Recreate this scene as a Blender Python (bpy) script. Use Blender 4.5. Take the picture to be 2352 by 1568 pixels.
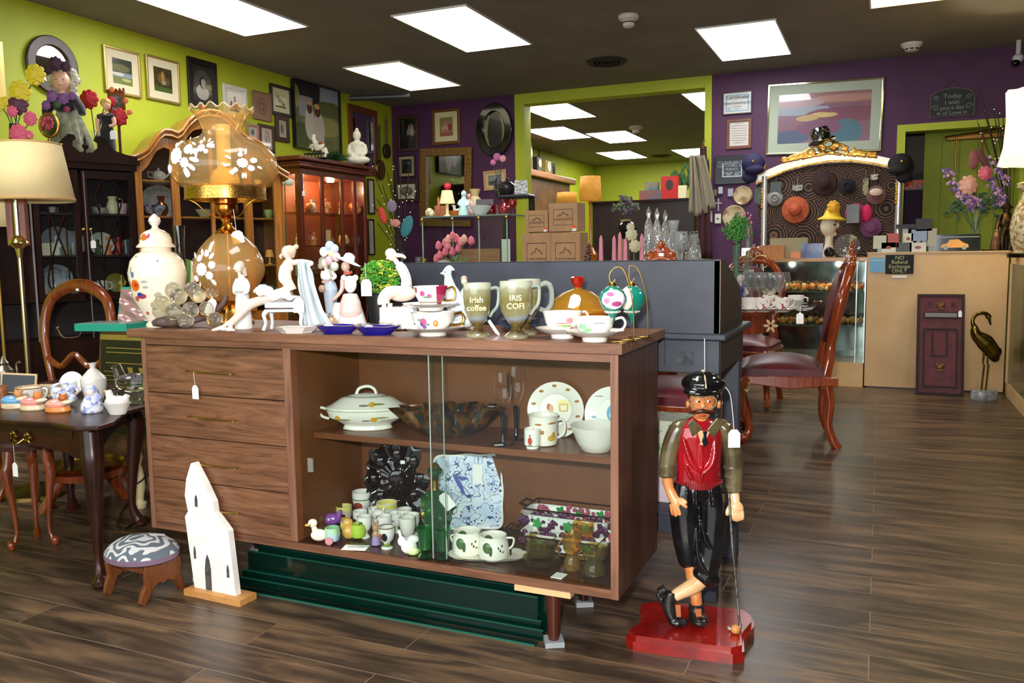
import bpy,bmesh,math,random
from mathutils import Vector,Matrix,Euler,noise as mnoise
random.seed(7)
for o in list(bpy.data.objects):bpy.data.objects.remove(o)
S=bpy.context.scene;COL=S.collection
# ------------------------------------------------------------------ camera
F=1923.65;YAW,PITCH,ROLL=-.41474,-.10281,-.014452;CH=1.12
cy,sy,cp,sp=math.cos(YAW),math.sin(YAW),math.cos(PITCH),math.sin(PITCH)
FW=Vector((sy*cp,cy*cp,sp));RT=Vector((cy,-sy,0));UP=RT.cross(FW)
cr,sr=math.cos(ROLL),math.sin(ROLL)
RT,UP=cr*RT+sr*UP,-sr*RT+cr*UP
CAM=Vector((0,0,CH))
cd=bpy.data.cameras.new('camera');cam=bpy.data.objects.new('camera',cd);COL.objects.link(cam)
mw=Matrix((RT,UP,-FW)).transposed().to_4x4();mw.translation=CAM;cam.matrix_world=mw
cd.sensor_fit='HORIZONTAL';cd.sensor_width=36;cd.lens=F/2352*36;cd.clip_start=.02;cd.clip_end=100
S.camera=cam
# ------------------------------------------------------------------ world, large lights, exposure
S.view_settings.view_transform='Standard';S.view_settings.look='None';S.view_settings.gamma=1
S.view_settings.use_curve_mapping=False;S.view_settings.exposure=0.38
W=bpy.data.worlds.new('world');S.world=W;W.use_nodes=True
W.node_tree.nodes['Background'].inputs[0].default_value=(.75,.85,1,1);W.node_tree.nodes['Background'].inputs[1].default_value=.6
def area(name,loc,rot,sx,syy,power,col=(1,1,1)):
    l=bpy.data.lights.new(name,'AREA');l.shape='RECTANGLE';l.size=sx;l.size_y=syy;l.energy=power;l.color=col
    o=bpy.data.objects.new(name,l);o.location=loc;o.rotation_euler=rot;COL.objects.link(o);return o
def point(name,loc,power,col=(1,1,1),r=.02):
    l=bpy.data.lights.new(name,'POINT');l.energy=power;l.color=col;l.shadow_soft_size=r
    o=bpy.data.objects.new(name,l);o.location=loc;COL.objects.link(o);return o
# daylight through the shop windows behind the camera, and the photographer's flash
area('shop_window_daylight',(-1.6,-2.9,1.55),(math.radians(90),0,0),5.2,2.2,110,(.93,.97,1))
fl=area('camera_flash',(-.06,-.06,1.27),(0,0,0),.07,.05,56,(1,.97,.93))
fl.rotation_euler=(FW+Vector((0,0,-.02))).to_track_quat('-Z','Y').to_euler()
PANEL_E=13.0 # strength of the ceiling light panels
# ------------------------------------------------------------------ geometry of the view
def ray(px,py):return FW+RT*((px-1176)/F)+UP*(-(py-784)/F)
def at(px,py,X=None,Y=None,Z=None):
    r=ray(px,py)
    t=X/r.x if X is not None else (Y/r.y if Y is not None else (Z-CH)/r.z)
    return CAM+r*t
def col_at(px,Y,Z): # point in the vertical plane of picture column px, at depth Y and height Z
    q=(px-1176)/F;b=RT-FW*q # b.(P-CAM)=0
    return Vector((-(b.y*Y+b.z*(Z-CH))/b.x,Y,Z))
def depth(p):return (Vector(p)-CAM).dot(FW)
# ------------------------------------------------------------------ materials
def nt(name):
    m=bpy.data.materials.new(name);m.use_nodes=True;n=m.node_tree;b=n.nodes['Principled BSDF'];return m,n,b
def c4(c):return (c[0],c[1],c[2],1)
def hx(s): # sRGB hex to linear
    v=[int(s[i:i+2],16)/255 for i in (0,2,4)]
    return tuple(x/12.92 if x<=.04045 else ((x+.055)/1.055)**2.4 for x in v)
def C(c):return hx(c) if isinstance(c,str) else c
MC={}
def mat(c,rough=.5,metal=0,trans=0,ior=1.5,coat=0,emis=0,alpha=1,sheen=0,sub=0,name=None):
    key=(c,rough,metal,trans,ior,coat,emis,alpha,sheen,sub)
    if key in MC:return MC[key]
    m,n,b=nt(name or 'surface_%s'%(c if isinstance(c,str) else 'tone'));c=C(c);i=b.inputs
    i['Base Color'].default_value=c4(c);i['Roughness'].default_value=rough;i['Metallic'].default_value=metal
    i['Transmission Weight'].default_value=trans;i['IOR'].default_value=ior;i['Coat Weight'].default_value=coat;i['Coat Roughness'].default_value=.05
    if emis:i['Emission Color'].default_value=c4(c);i['Emission Strength'].default_value=emis
    i['Alpha'].default_value=alpha;i['Sheen Weight'].default_value=sheen
    MC[key]=m;return m
def coords(n,sc=(1,1,1),rot=(0,0,0),kind='Object'):
    tc=n.nodes.new('ShaderNodeTexCoord');mp=n.nodes.new('ShaderNodeMapping')
    mp.inputs['Scale'].default_value=sc;mp.inputs['Rotation'].default_value=rot
    n.links.new(tc.outputs[kind],mp.inputs[0]);return mp.outputs[0]
def noise(n,vec,scale=5,detail=4,rough=.55,dist=0):
    t=n.nodes.new('ShaderNodeTexNoise');t.inputs['Scale'].default_value=scale;t.inputs['Detail'].default_value=detail
    t.inputs['Roughness'].default_value=rough;t.inputs['Distortion'].default_value=dist;n.links.new(vec,t.inputs['Vector']);return t.outputs[0]
def ramp(n,fac,stops):
    r=n.nodes.new('ShaderNodeValToRGB');e=r.color_ramp.elements
    while len(e)<len(stops):e.new(.5)
    for x,(p,c) in zip(e,stops):x.position=p;x.color=c4(C(c))
    n.links.new(fac,r.inputs[0]);return r.outputs[0]
def bump(n,b,h,st=.3,d=.01):
    u=n.nodes.new('ShaderNodeBump');u.inputs['Strength'].default_value=st;u.inputs['Distance'].default_value=d
    n.links.new(h,u.inputs['Height']);n.links.new(u.outputs[0],b.inputs['Normal'])
def wood(name,c1,c2,c3=None,axis='x',scale=1.,rough=.35,fig=.6,coat=0):
    m,n,b=nt(name);s={'x':(1.2,14,14),'y':(14,1.2,14),'z':(14,14,1.2)}[axis]
    v=coords(n,tuple(q*scale for q in s))
    f=noise(n,v,2.2,8,.62,fig)
    col=ramp(n,f,[(.3,c1),(.52,c2),(.68,c3 or c1)])
    n.links.new(col,b.inputs['Base Color']);b.inputs['Roughness'].default_value=rough;b.inputs['Coat Weight'].default_value=coat;b.inputs['Coat Roughness'].default_value=.08
    bump(n,b,f,.08,.003);return m
def mottle(name,c1,c2,scale=8,rough=.5,metal=0,coat=0,bm=0,c3=None,lo=.38,hi=.62,detail=4):
    m,n,b=nt(name);f=noise(n,coords(n),scale,detail)
    n.links.new(ramp(n,f,[(lo,c1),(hi,c2)]+([(min(.98,hi+.15),c3)] if c3 else [])),b.inputs['Base Color'])
    b.inputs['Roughness'].default_value=rough;b.inputs['Metallic'].default_value=metal;b.inputs['Coat Weight'].default_value=coat;b.inputs['Coat Roughness'].default_value=.05
    if bm:bump(n,b,f,bm,.01)
    return m
def paint(name,base,shapes,k=1.,wob=.0,wsc=30,rough=.35,coat=0,second=None,nsc=8):
    """picture or decoration: flat shapes in the object's own x-z plane; shape = (kind e|b, x, z, rx, rz, colour)"""
    m,n,b=nt(name);L=n.links.new
    v=coords(n)
    if wob:
        t=n.nodes.new('ShaderNodeTexNoise');t.inputs['Scale'].default_value=wsc;t.inputs['Detail'].default_value=3;L(v,t.inputs['Vector'])
        a=n.nodes.new('ShaderNodeVectorMath');a.operation='SUBTRACT';L(t.outputs['Color'],a.inputs[0]);a.inputs[1].default_value=(.5,.5,.5)
        a2=n.nodes.new('ShaderNodeVectorMath');a2.operation='MULTIPLY_ADD';L(a.outputs[0],a2.inputs[0]);a2.inputs[1].default_value=(wob*k,)*3;L(v,a2.inputs[2]);v2=a2.outputs[0]
    else:v2=v
    if second:cur=ramp(n,noise(n,v,nsc,4),[(.4,base),(.6,second)])
    else:
        q=n.nodes.new('ShaderNodeRGB');q.outputs[0].default_value=c4(C(base));cur=q.outputs[0]
    for kd,x,z,rx,rz,col in shapes:
        a=n.nodes.new('ShaderNodeVectorMath');a.operation='MULTIPLY_ADD';L(v2,a.inputs[0])
        sx,sz=1/(rx*k),1/(rz*k)
        a.inputs[1].default_value=(sx,0,sz);a.inputs[2].default_value=(-x*k*sx,0,-z*k*sz)
        if kd=='e':l=n.nodes.new('ShaderNodeVectorMath');l.operation='LENGTH';L(a.outputs[0],l.inputs[0]);val=l.outputs['Value']
        else:
            l=n.nodes.new('ShaderNodeVectorMath');l.operation='ABSOLUTE';L(a.outputs[0],l.inputs[0])
            s_=n.nodes.new('ShaderNodeSeparateXYZ');L(l.outputs[0],s_.inputs[0])
            mx=n.nodes.new('ShaderNodeMath');mx.operation='MAXIMUM';L(s_.outputs[0],mx.inputs[0]);L(s_.outputs[2],mx.inputs[1]);val=mx.outputs[0]
        lt=n.nodes.new('ShaderNodeMath');lt.operation='LESS_THAN';L(val,lt.inputs[0]);lt.inputs[1].default_value=1
        mix=n.nodes.new('ShaderNodeMix');mix.data_type='RGBA';L(lt.outputs[0],mix.inputs[0]);L(cur,mix.inputs[6]);mix.inputs[7].default_value=c4(C(col));cur=mix.outputs[2]
    L(cur,b.inputs['Base Color']);b.inputs['Roughness'].default_value=rough;b.inputs['Coat Weight'].default_value=coat;b.inputs['Coat Roughness'].default_value=.04
    return m
def pane_mat(name='clear_pane',tint=(.93,.97,.95),refl=1.0):
    m=bpy.data.materials.new(name);m.use_nodes=True;n=m.node_tree;n.nodes.clear()
    o=n.nodes.new('ShaderNodeOutputMaterial');mx=n.nodes.new('ShaderNodeMixShader');t=n.nodes.new('ShaderNodeBsdfTransparent');g=n.nodes.new('ShaderNodeBsdfGlossy')
    fr=n.nodes.new('ShaderNodeFresnel');ge=n.nodes.new('ShaderNodeNewGeometry');mr=n.nodes.new('ShaderNodeMapRange');mr.inputs[3].default_value=1.45;mr.inputs[4].default_value=1/1.45;n.links.new(ge.outputs['Backfacing'],mr.inputs[0]);n.links.new(mr.outputs[0],fr.inputs[0]);t.inputs[0].default_value=c4(tint);g.inputs['Roughness'].default_value=.02;g.inputs[0].default_value=(refl,)*3+(1,)
    n.links.new(fr.outputs[0],mx.inputs[0]);n.links.new(t.outputs[0],mx.inputs[1]);n.links.new(g.outputs[0],mx.inputs[2]);n.links.new(mx.outputs[0],o.inputs[0]);return m
PANE=pane_mat(refl=.5)
def thin(name,c,refl=1.,add=0.): # thin coloured blown glass
    m=pane_mat(name,C(c),refl);n=m.node_tree
    if add:
        o=n.nodes['Material Output'];mx=[x for x in n.nodes if x.type=='MIX_SHADER'][0];d=n.nodes.new('ShaderNodeBsdfPrincipled');d.inputs['Base Color'].default_value=c4(C(c));d.inputs['Roughness'].default_value=.2
        m2=n.nodes.new('ShaderNodeMixShader');m2.inputs[0].default_value=add;n.links.new(mx.outputs[0],m2.inputs[1]);n.links.new(d.outputs[0],m2.inputs[2]);n.links.new(m2.outputs[0],o.inputs[0])
    return m
def dull(m,s=.2):m.node_tree.nodes['Principled BSDF'].inputs['Specular IOR Level'].default_value=s;return m
def glass(c,ior=1.45,rough=.0):return mat(c,rough,0,1,ior)
# ------------------------------------------------------------------ mesh builder
class MB:
    def __init__(s,k=1.,rf=1.):s.v=[];s.f=[];s.m=[];s.k=k;s.rf=rf;s.xf=None
    def add(s,vs,fs,m=0):
        o=len(s.v);k=s.k
        for p in vs:
            p=Vector(p)
            if s.xf is not None:p=s.xf@p
            s.v.append((p[0]*k,p[1]*k,p[2]*k))
        s.f+=[tuple(i+o for i in f) for f in fs];s.m+=[m]*len(fs);return s
    def box(s,x,y,z,w,d,h,rot=0,m=0,rx=0,ry=0,taper=1): # centre, size
        R=Euler((rx,ry,rot)).to_matrix();vs=[]
        for dz in (-1,1):
            t=taper if dz>0 else 1
            for dx,dy in ((-1,-1),(1,-1),(1,1),(-1,1)):vs.append(Vector((x,y,z))+R@Vector((dx*w/2*t,dy*d/2*t,dz*h/2)))
        return s.add(vs,[(3,2,1,0),(4,5,6,7),(0,1,5,4),(1,2,6,5),(2,3,7,6),(3,0,4,7)],m)
    def bb(s,x0,y0,z0,x1,y1,z1,m=0):return s.box((x0+x1)/2,(y0+y1)/2,(z0+z1)/2,x1-x0,y1-y0,z1-z0,m=m)
    def lathe(s,prof,x=0,y=0,z=0,seg=24,m=0,sx=1,sy=1,lobes=0,amp=0,wave=None,sq=0):
        vs=[];fs=[];n=len(prof)
        for j,(r,zz) in enumerate(prof):
            for i in range(seg):
                a=2*math.pi*i/seg;q=r
                if lobes:q*=1+amp*math.cos(lobes*a)*(1 if wave is None else wave[j])
                dz=0
                if wave is not None and lobes:dz=amp*math.cos(lobes*a)*wave[j]*prof[-1][0]*.5
                ca,sa=math.cos(a),math.sin(a)
                if sq:ca,sa=math.copysign(abs(ca)**(1-sq),ca),math.copysign(abs(sa)**(1-sq),sa)
                vs.append((x+q*ca*sx*s.rf,y+q*sa*sy*s.rf,z+zz+dz))
        for j in range(n-1):
            for i in range(seg):
                i2=(i+1)%seg;fs.append((j*seg+i,j*seg+i2,(j+1)*seg+i2,(j+1)*seg+i))
        if prof[0][0]>1e-6 and not getattr(s,'open',0):fs.append(tuple(reversed(range(seg))))
        if prof[-1][0]>1e-6 and prof[-1][1]>=max(p[1] for p in prof)-1e-9 and not getattr(s,'open',0):fs.append(tuple((n-1)*seg+i for i in range(seg)))
        return s.add(vs,fs,m)
    def cup(s,prof,t,**kw): # open vessel with wall thickness t
        inner=[(max(r-t,.001),z+(t if j==0 else 0)) for j,(r,z) in enumerate(prof)][::-1]
        pr=[(.0001,prof[0][1])]+list(prof)+inner+[(.0001,inner[-1][1])]
        if 'wave' in kw and kw['wave'] is not None:w=kw['wave'];kw['wave']=[0]+list(w)+list(w)[::-1]+[0]
        return s.lathe(pr,**kw)
    def tube(s,pts,r,seg=8,m=0,closed=False,flat=1):
        pts=[Vector(p) for p in pts];n=len(pts);vs=[];fs=[]
        rr=r if isinstance(r,(list,tuple)) else [r]*n
        up=None
        for i,p in enumerate(pts):
            a=pts[(i-1)%n] if (closed or i>0) else p;b=pts[(i+1)%n] if (closed or i<n-1) else p
            t=(b-a)
            t=t.normalized() if t.length>1e-9 else Vector((0,0,1))
            if up is None:
                ref=Vector((0,1,0)) if abs(t.y)<.9 else Vector((1,0,0));up=t.cross(ref).normalized()
            up=(up-t*up.dot(t));up=up.normalized() if up.length>1e-6 else t.orthogonal().normalized()
            w=t.cross(up)
            for j in range(seg):
                a2=2*math.pi*j/seg;vs.append(p+(up*math.cos(a2)+w*math.sin(a2)*flat)*rr[i])
        for i in range(n if closed else n-1):
            for j in range(seg):i2=(i+1)%n;j2=(j+1)%seg;fs.append((i*seg+j,i*seg+j2,i2*seg+j2,i2*seg+j))
        if not closed:fs.append(tuple(reversed(range(seg))));fs.append(tuple((n-1)*seg+j for j in range(seg)))
        return s.add(vs,fs,m)
    def ell(s,x,y,z,rx,ry,rz,seg=16,m=0,rot=None):
        vs=[];fs=[];nr=max(4,seg//2);R=Euler(rot).to_matrix() if rot else None
        for j in range(nr+1):
            ph=math.pi*j/nr
            for i in range(seg):
                a=2*math.pi*i/seg;p=Vector((rx*math.sin(ph)*math.cos(a),ry*math.sin(ph)*math.sin(a),-rz*math.cos(ph)))
                if R:p=R@p
                vs.append((p.x+x,p.y+y,p.z+z))
        for j in range(nr):
            for i in range(seg):i2=(i+1)%seg;fs.append((j*seg+i,j*seg+i2,(j+1)*seg+i2,(j+1)*seg+i))
        return s.add(vs,fs,m)
    def prism(s,poly,y0,y1,m=0,plane='xz'):
        n=len(poly);T={'xz':lambda a,b,t:(a,t,b),'xy':lambda a,b,t:(a,b,t),'yz':lambda a,b,t:(t,a,b)}[plane]
        vs=[T(a,b,y0) for a,b in poly]+[T(a,b,y1) for a,b in poly]
        fs=[tuple(range(n)),tuple(reversed(range(n,2*n)))]+[(i,i+n,(i+1)%n+n,(i+1)%n) for i in range(n)]
        return s.add(vs,fs,m)
    def ring(s,outer,inner,y0,y1,m=0): # flat frame between two outlines of equal count in xz
        n=len(outer);vs=[(a,y0,b) for a,b in outer]+[(a,y0,b) for a,b in inner]+[(a,y1,b) for a,b in outer]+[(a,y1,b) for a,b in inner];fs=[]
        for i in range(n):
            j=(i+1)%n;fs+=[(i,j,n+j,n+i),(2*n+j,2*n+i,3*n+i,3*n+j),(i,2*n+i,2*n+j,j),(n+i,n+j,3*n+j,3*n+i)]
        return s.add(vs,fs,m)
    def surf(s,fn,nu,nv,m=0,th=0):
        vs=[fn(i/nu,j/nv) for j in range(nv+1) for i in range(nu+1)];w=nu+1
        fs=[(j*w+i,j*w+i+1,(j+1)*w+i+1,(j+1)*w+i) for j in range(nv) for i in range(nu)]
        return s.add(vs,fs,m)
    def build(s,name,mats,parent=None,smooth=35,bevel=0,seg=2,solid=0,loc=None):
        me=bpy.data.meshes.new(name);me.from_pydata(s.v,[],s.f);mats=mats if isinstance(mats,(list,tuple)) else [mats]
        for q in mats:me.materials.append(q)
        if len(mats)>1:me.polygons.foreach_set('material_index',s.m)
        bm=bmesh.new();bm.from_mesh(me);bmesh.ops.remove_doubles(bm,verts=bm.verts,dist=1e-6);bmesh.ops.recalc_face_normals(bm,faces=bm.faces)
        if smooth:
            lim=math.radians(smooth)
            for e in bm.edges:e.smooth=not (len(e.link_faces)==2 and e.calc_face_angle(0)>lim)
            for f in bm.faces:f.smooth=True
        bm.to_mesh(me);bm.free();me.update()
        o=bpy.data.objects.new(name,me);COL.objects.link(o)
        if parent is not None:o.parent=parent
        if solid:q=o.modifiers.new('thickness','SOLIDIFY');q.thickness=solid
        if bevel:q=o.modifiers.new('bevel','BEVEL');q.width=bevel;q.segments=seg;q.limit_method='ANGLE';q.angle_limit=math.radians(40)
        if loc:o.location=loc
        return o
def tag(o,label=None,cat=None,group=None,kind=None):
    if label:o['label']=label
    if cat:o['category']=cat
    if group:o['group']=group
    if kind:o['kind']=kind
    return o
def thing(name,label,cat,loc=(0,0,0),rot=0,group=None):
    o=bpy.data.objects.new(name,None);o.empty_display_size=.05;COL.objects.link(o);o.location=loc;o.rotation_euler=(0,0,rot)
    return tag(o,label,cat,group)
def dup(root,loc=None,rot=None,label=None,group=None):
    r=root.copy();COL.objects.link(r)
    if loc is not None:r.location=loc
    if rot is not None:r.rotation_euler=(0,0,rot)
    if label:r['label']=label
    if group:r['group']=group
    for ch in list(root.children):
        c=ch.copy();COL.objects.link(c);c.parent=r
        for g in list(ch.children):d=g.copy();COL.objects.link(d);d.parent=c
    return r
CR=-YAW
class Item: # a thing whose parts are measured in photo pixels at its own distance
    def __init__(s,name,label,cat,px,Y,Z,rot=CR,group=None,py=None,loc=None):
        p=Vector(loc) if loc is not None else (at(px,py,Z=Z) if py is not None else col_at(px,Y,Z));s.p=p
        s.k=depth(p)/F;s.o=thing(name,label,cat,p,rot,group);s.rf=math.cos(math.atan((px-1176)/F)) if px is not None else 1
    def mb(s):return MB(s.k,s.rf)
    def text(s,body,size,x,y,z,m,name='lettering',rx=90,align='CENTER',ext=.15,rz=0):return text(body,size*s.k,(x*s.k,y*s.k,z*s.k),m,s.o,name,rx,align,ext*s.k,rz)
def text(body,size,loc,m,parent=None,name='lettering',rx=90,align='CENTER',ext=.0005,rz=0):
    cu=bpy.data.curves.new(name,'FONT');cu.body=body;cu.size=size;cu.align_x=align;cu.align_y='CENTER';cu.extrude=ext;cu.resolution_u=3
    o=bpy.data.objects.new('t',cu);COL.objects.link(o);dg=bpy.context.evaluated_depsgraph_get();me=bpy.data.meshes.new_from_object(o.evaluated_get(dg));bpy.data.objects.remove(o)
    me.materials.clear();me.materials.append(m);o=bpy.data.objects.new(name,me);COL.objects.link(o);o.location=loc;o.rotation_euler=(math.radians(rx),0,math.radians(rz))
    if parent is not None:o.parent=parent
    return o
def melt(mb,name,m,parent=None,voxel=.004,smooth=6,loc=None): # fuse overlapping shapes into one continuous surface
    me=bpy.data.meshes.new(name);me.from_pydata(mb.v,[],mb.f);bm=bmesh.new();bm.from_mesh(me);bmesh.ops.recalc_face_normals(bm,faces=bm.faces);bm.to_mesh(me);bm.free()
    o=bpy.data.objects.new('t',me);COL.objects.link(o)
    r=o.modifiers.new('r','REMESH');r.mode='VOXEL';r.voxel_size=voxel;r.use_smooth_shade=True
    if smooth:q=o.modifiers.new('s','SMOOTH');q.iterations=smooth;q.factor=.5
    dg=bpy.context.evaluated_depsgraph_get();me2=bpy.data.meshes.new_from_object(o.evaluated_get(dg));bpy.data.objects.remove(o)
    for p in me2.polygons:p.use_smooth=True
    me2.materials.clear();me2.materials.append(m);me2.name=name
    o=bpy.data.objects.new(name,me2);COL.objects.link(o)
    if parent is not None:o.parent=parent
    if loc:o.location=loc
    return o
def arc(cx,cz,rx,rz,a0,a1,n,y=None):
    r=[(cx+rx*math.cos(math.radians(a0+(a1-a0)*i/n)),cz+rz*math.sin(math.radians(a0+(a1-a0)*i/n))) for i in range(n+1)]
    return r if y is None else [(a,y,b) for a,b in r]
def oval(cx,cz,rx,rz,n=32):return [(cx+rx*math.cos(2*math.pi*i/n),cz+rz*math.sin(2*math.pi*i/n)) for i in range(n)]
def spline(pts,n=8): # smooth curve through points
    P=[Vector(p) for p in pts];out=[]
    for i in range(len(P)-1):
        a,b,c,d=P[max(i-1,0)],P[i],P[i+1],P[min(i+2,len(P)-1)]
        for j in range(n):
            t=j/n;out.append(.5*((2*b)+(c-a)*t+(2*a-5*b+4*c-d)*t*t+(3*b-a-3*c+d)*t**3))
    out.append(P[-1]);return out
def scroll(cx,cz,r0,turns,a0,n=24,y=0,sgn=1): # spiral in xz
    return [(cx+(r0*(1-.85*i/n))*math.cos(a0+sgn*turns*2*math.pi*i/n),y,cz+(r0*(1-.85*i/n))*math.sin(a0+sgn*turns*2*math.pi*i/n)) for i in range(n+1)]
def price_tag(item,x,z,y,h=30,w=None,tx=None,tz=None,name='price_tag',tilt=0,parent=None): # white swing tag with a string, in item's pixels
    w=w or h*.72;mb=item.mb();pl=[(-w/2,-h),(w/2,-h),(w/2,-h*.22),(w*.25,0),(-w*.25,0),(-w/2,-h*.22)]
    ct,st=math.cos(math.radians(tilt)),math.sin(math.radians(tilt));pl=[(x+a*ct-b*st,z+a*st+b*ct) for a,b in pl]
    mb.prism(pl,y-.6,y+.6)
    if tx is not None:mb.tube([(tx,y+.3,tz),((tx+x)/2+.5,y,(tz+z)/2),(x,y,z)],.6,5)
    return mb.build(name,WHITE_CARD,parent or item.o,smooth=0)
WHITE_CARD=mat('f4f2ee',.7)
# ------------------------------------------------------------------ room
CEIL=2.88;XL=-5.35;YB=8.71;XR=3.4;YF=-3.0;Y2=16.5
LIME=mottle('lime_paint','a9b41f','b0bb24',3,.55);PURPLE=mottle('purple_paint','441640','4b1a48',3,.6)
DARKCEIL=mottle('brown_ceiling','7a746c','837d74',2,.8)
def struct(name,mb,m,**kw):o=mb.build(name,m,smooth=0,**kw);o['kind']='structure';return o
def floor_mat():
    m,n,b=nt('floor_planks');L=n.links.new;v=coords(n)
    br=n.nodes.new('ShaderNodeTexBrick');br.offset=.37;br.inputs['Scale'].default_value=1;br.inputs['Brick Width'].default_value=1.22;br.inputs['Row Height'].default_value=.152
    br.inputs['Mortar Size'].default_value=.0014;br.inputs['Mortar Smooth'].default_value=.3
    br.inputs['Color1'].default_value=(0,0,0,1);br.inputs['Color2'].default_value=(1,1,1,1);br.inputs['Mortar'].default_value=(.5,.5,.5,1);L(v,br.inputs['Vector'])
    tone=br.outputs['Color']
    v2=coords(n,(1.3,9,1));off=n.nodes.new('ShaderNodeVectorMath');off.operation='ADD';L(v2,off.inputs[0])
    mu=n.nodes.new('ShaderNodeVectorMath');mu.operation='SCALE';L(tone,mu.inputs[0]);mu.inputs['Scale'].default_value=13;L(mu.outputs[0],off.inputs[1])
    g=noise(n,off.outputs[0],1.6,9,.6,.8);col=ramp(n,g,[(.3,'2d241d'),(.46,'4b3c2f'),(.56,'69533e'),(.72,'8c6e4d')])
    fine=noise(n,coords(n,(5,90,1)),6,5);mx=n.nodes.new('ShaderNodeMix');mx.data_type='RGBA';mx.blend_type='MULTIPLY';mx.inputs[0].default_value=.55
    L(col,mx.inputs[6]);L(ramp(n,fine,[(.3,'a09a94'),(.7,'ffffff')]),mx.inputs[7])
    mj=n.nodes.new('ShaderNodeMix');mj.data_type='RGBA';L(br.outputs['Fac'],mj.inputs[0]);L(mx.outputs[2],mj.inputs[6]);mj.inputs[7].default_value=c4(hx('8a745c'));L(mj.outputs[2],b.inputs['Base Color'])
    L(ramp(n,g,[(.3,(.3,)*3),(.7,(.42,)*3)]),b.inputs['Roughness']);bump(n,b,fine,.05,.002);return m
struct('floor',MB().bb(XL-.1,YF-.1,-.1,XR+.1,Y2+.1,0),floor_mat())
struct('ceiling',MB().bb(XL-.1,YF-.1,CEIL,XR+.1,Y2+.1,CEIL+.1),DARKCEIL)
struct('wall_left',MB().bb(XL-.1,YF,0,XL,Y2,CEIL),LIME)
struct('wall_right',MB().bb(XR,YF,0,XR+.1,Y2,CEIL),PURPLE)
struct('wall_far',MB().bb(XL,Y2,0,XR,Y2+.1,CEIL),LIME)
mb=MB();OX0,OX1,DX0,DX1=-3.69,-1.63,.14,1.12
mb.bb(XL,YB,0,OX0,YB+.14,CEIL).bb(OX1,YB,0,DX0,YB+.14,CEIL).bb(DX0,YB,2.225,DX1,YB+.14,CEIL).bb(DX1,YB,0,XR,YB+.14,CEIL)
struct('wall_back',mb,PURPLE)
mb=MB();mb.bb(-3.755,YB-.02,0,-3.637,YB+.16,2.765).bb(-1.669,YB-.02,0,-1.6,YB+.16,2.765).bb(-3.755,YB-.02,2.765,-1.6,YB+.16,CEIL-.001)
struct('trim_1',mb,LIME)
mb=MB();mb.bb(.103,YB-.02,0,.174,YB+.16,2.2).bb(1.1,YB-.02,0,1.17,YB+.16,2.2).bb(.103,YB-.02,2.2,1.17,YB+.16,2.264)
struct('trim_2',mb,LIME)
struct('wall_divider',MB().bb(-.35,YB+.14,0,-.25,Y2,CEIL),PURPLE)
GREIGE=mat('8d8577',.7)
struct('wall_hall',MB().bb(-.25,10.6,0,3.4,10.7,CEIL),[GREIGE])
struct('wall_hall_lower',MB().bb(-.25,10.57,0,.9,10.6,1.93),[PURPLE])
mb=MB()
for i in range(9):mb.bb(.36+i*.155,9.3,0,.36+i*.155+.15,9.34,2.27)
mb.bb(.36,9.32,0,1.75,9.35,2.26)
struct('door_1',mb,mottle('lime_board','98a61f','a4b026',5,.6))
# shop front behind the camera: low wall, lintel, posts and door-height openings for the daylight
mb=MB().bb(XL,YF-.1,0,XR,YF,.42).bb(XL,YF-.1,2.7,XR,YF,CEIL)
for x in (XL,-4.3,-1.7,1.0,XR-.3):mb.bb(x,YF-.1,.42,x+.12 if x>XL else x+.12,YF,2.7)
mb.bb(1.3,YF-.1,.42,XR,YF,2.7)
struct('wall_front',mb,LIME)
mb=MB();mb.bb(XL+.001,YF+.2,0,XL+.014,8.7,.11);struct('baseboard_left',mb,LIME)
# ceiling lights
TRIMW=mat('d8d4c8',.5);DIFF=mat('ffffff',.5,emis=PANEL_E,name='lit_diffuser');DIFFY=mat('fff0a8',.5,emis=2.2,name='lit_diffuser_yellowed')
def streak():
    m,n,b=nt('uneven_diffuser');f=noise(n,coords(n,(3,.6,1)),1.4,2);c=ramp(n,f,[(.3,'fff2a0'),(.5,'fffbe0'),(.7,'fff0b0')]);n.links.new(c,b.inputs['Emission Color']);b.inputs['Emission Strength'].default_value=1.6;return m
SK=streak()
LIGHTS=[(-3.03,6.08,'white lit ceiling panel above the gap between wall and oval mirror of the middle row',DIFF),(-4.35,4.81,'large lit ceiling panel cut off by the top edge, nearest the left green wall',DIFF),
 (-4.33,7.33,'yellowish uneven lit ceiling panel in front of the purple corner',SK),(-1.09,7.46,'white lit ceiling panel above the two framed certificates',DIFF),(.18,6.25,'yellow tinted ceiling panel cut off at the top right',DIFFY),
 (-3.7,9.9,'lit ceiling panel just inside the green opening, touching its left side',DIFF),(-4.36,11.7,'lit ceiling panel second behind the opening by its left jamb',DIFF),(-3.71,12.5,'lit ceiling panel in the middle of the back room',DIFF),
 (-4.3,14.8,'farthest lit ceiling panel of the back room',DIFF),(-3.05,15.1,'lit ceiling panel behind the hanging coats',DIFF),(-1.78,10.1,'lit ceiling panel by the right jamb of the opening',DIFF),
 (-1.0,2.0,'added unseen ceiling panel overhead near the shop front',DIFF),(-3.5,1.5,'added unseen ceiling panel overhead left of the shop front',DIFF),(1.6,3.6,'added unseen ceiling panel overhead by the right wall',DIFF)]  # three unseen panels overhead, added to even out the room's lighting
LIGHTS[0]=(-3.03,6.08,'white lit ceiling panel in the middle, nearest the viewer of the white ones',DIFF)
cl=None
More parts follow.
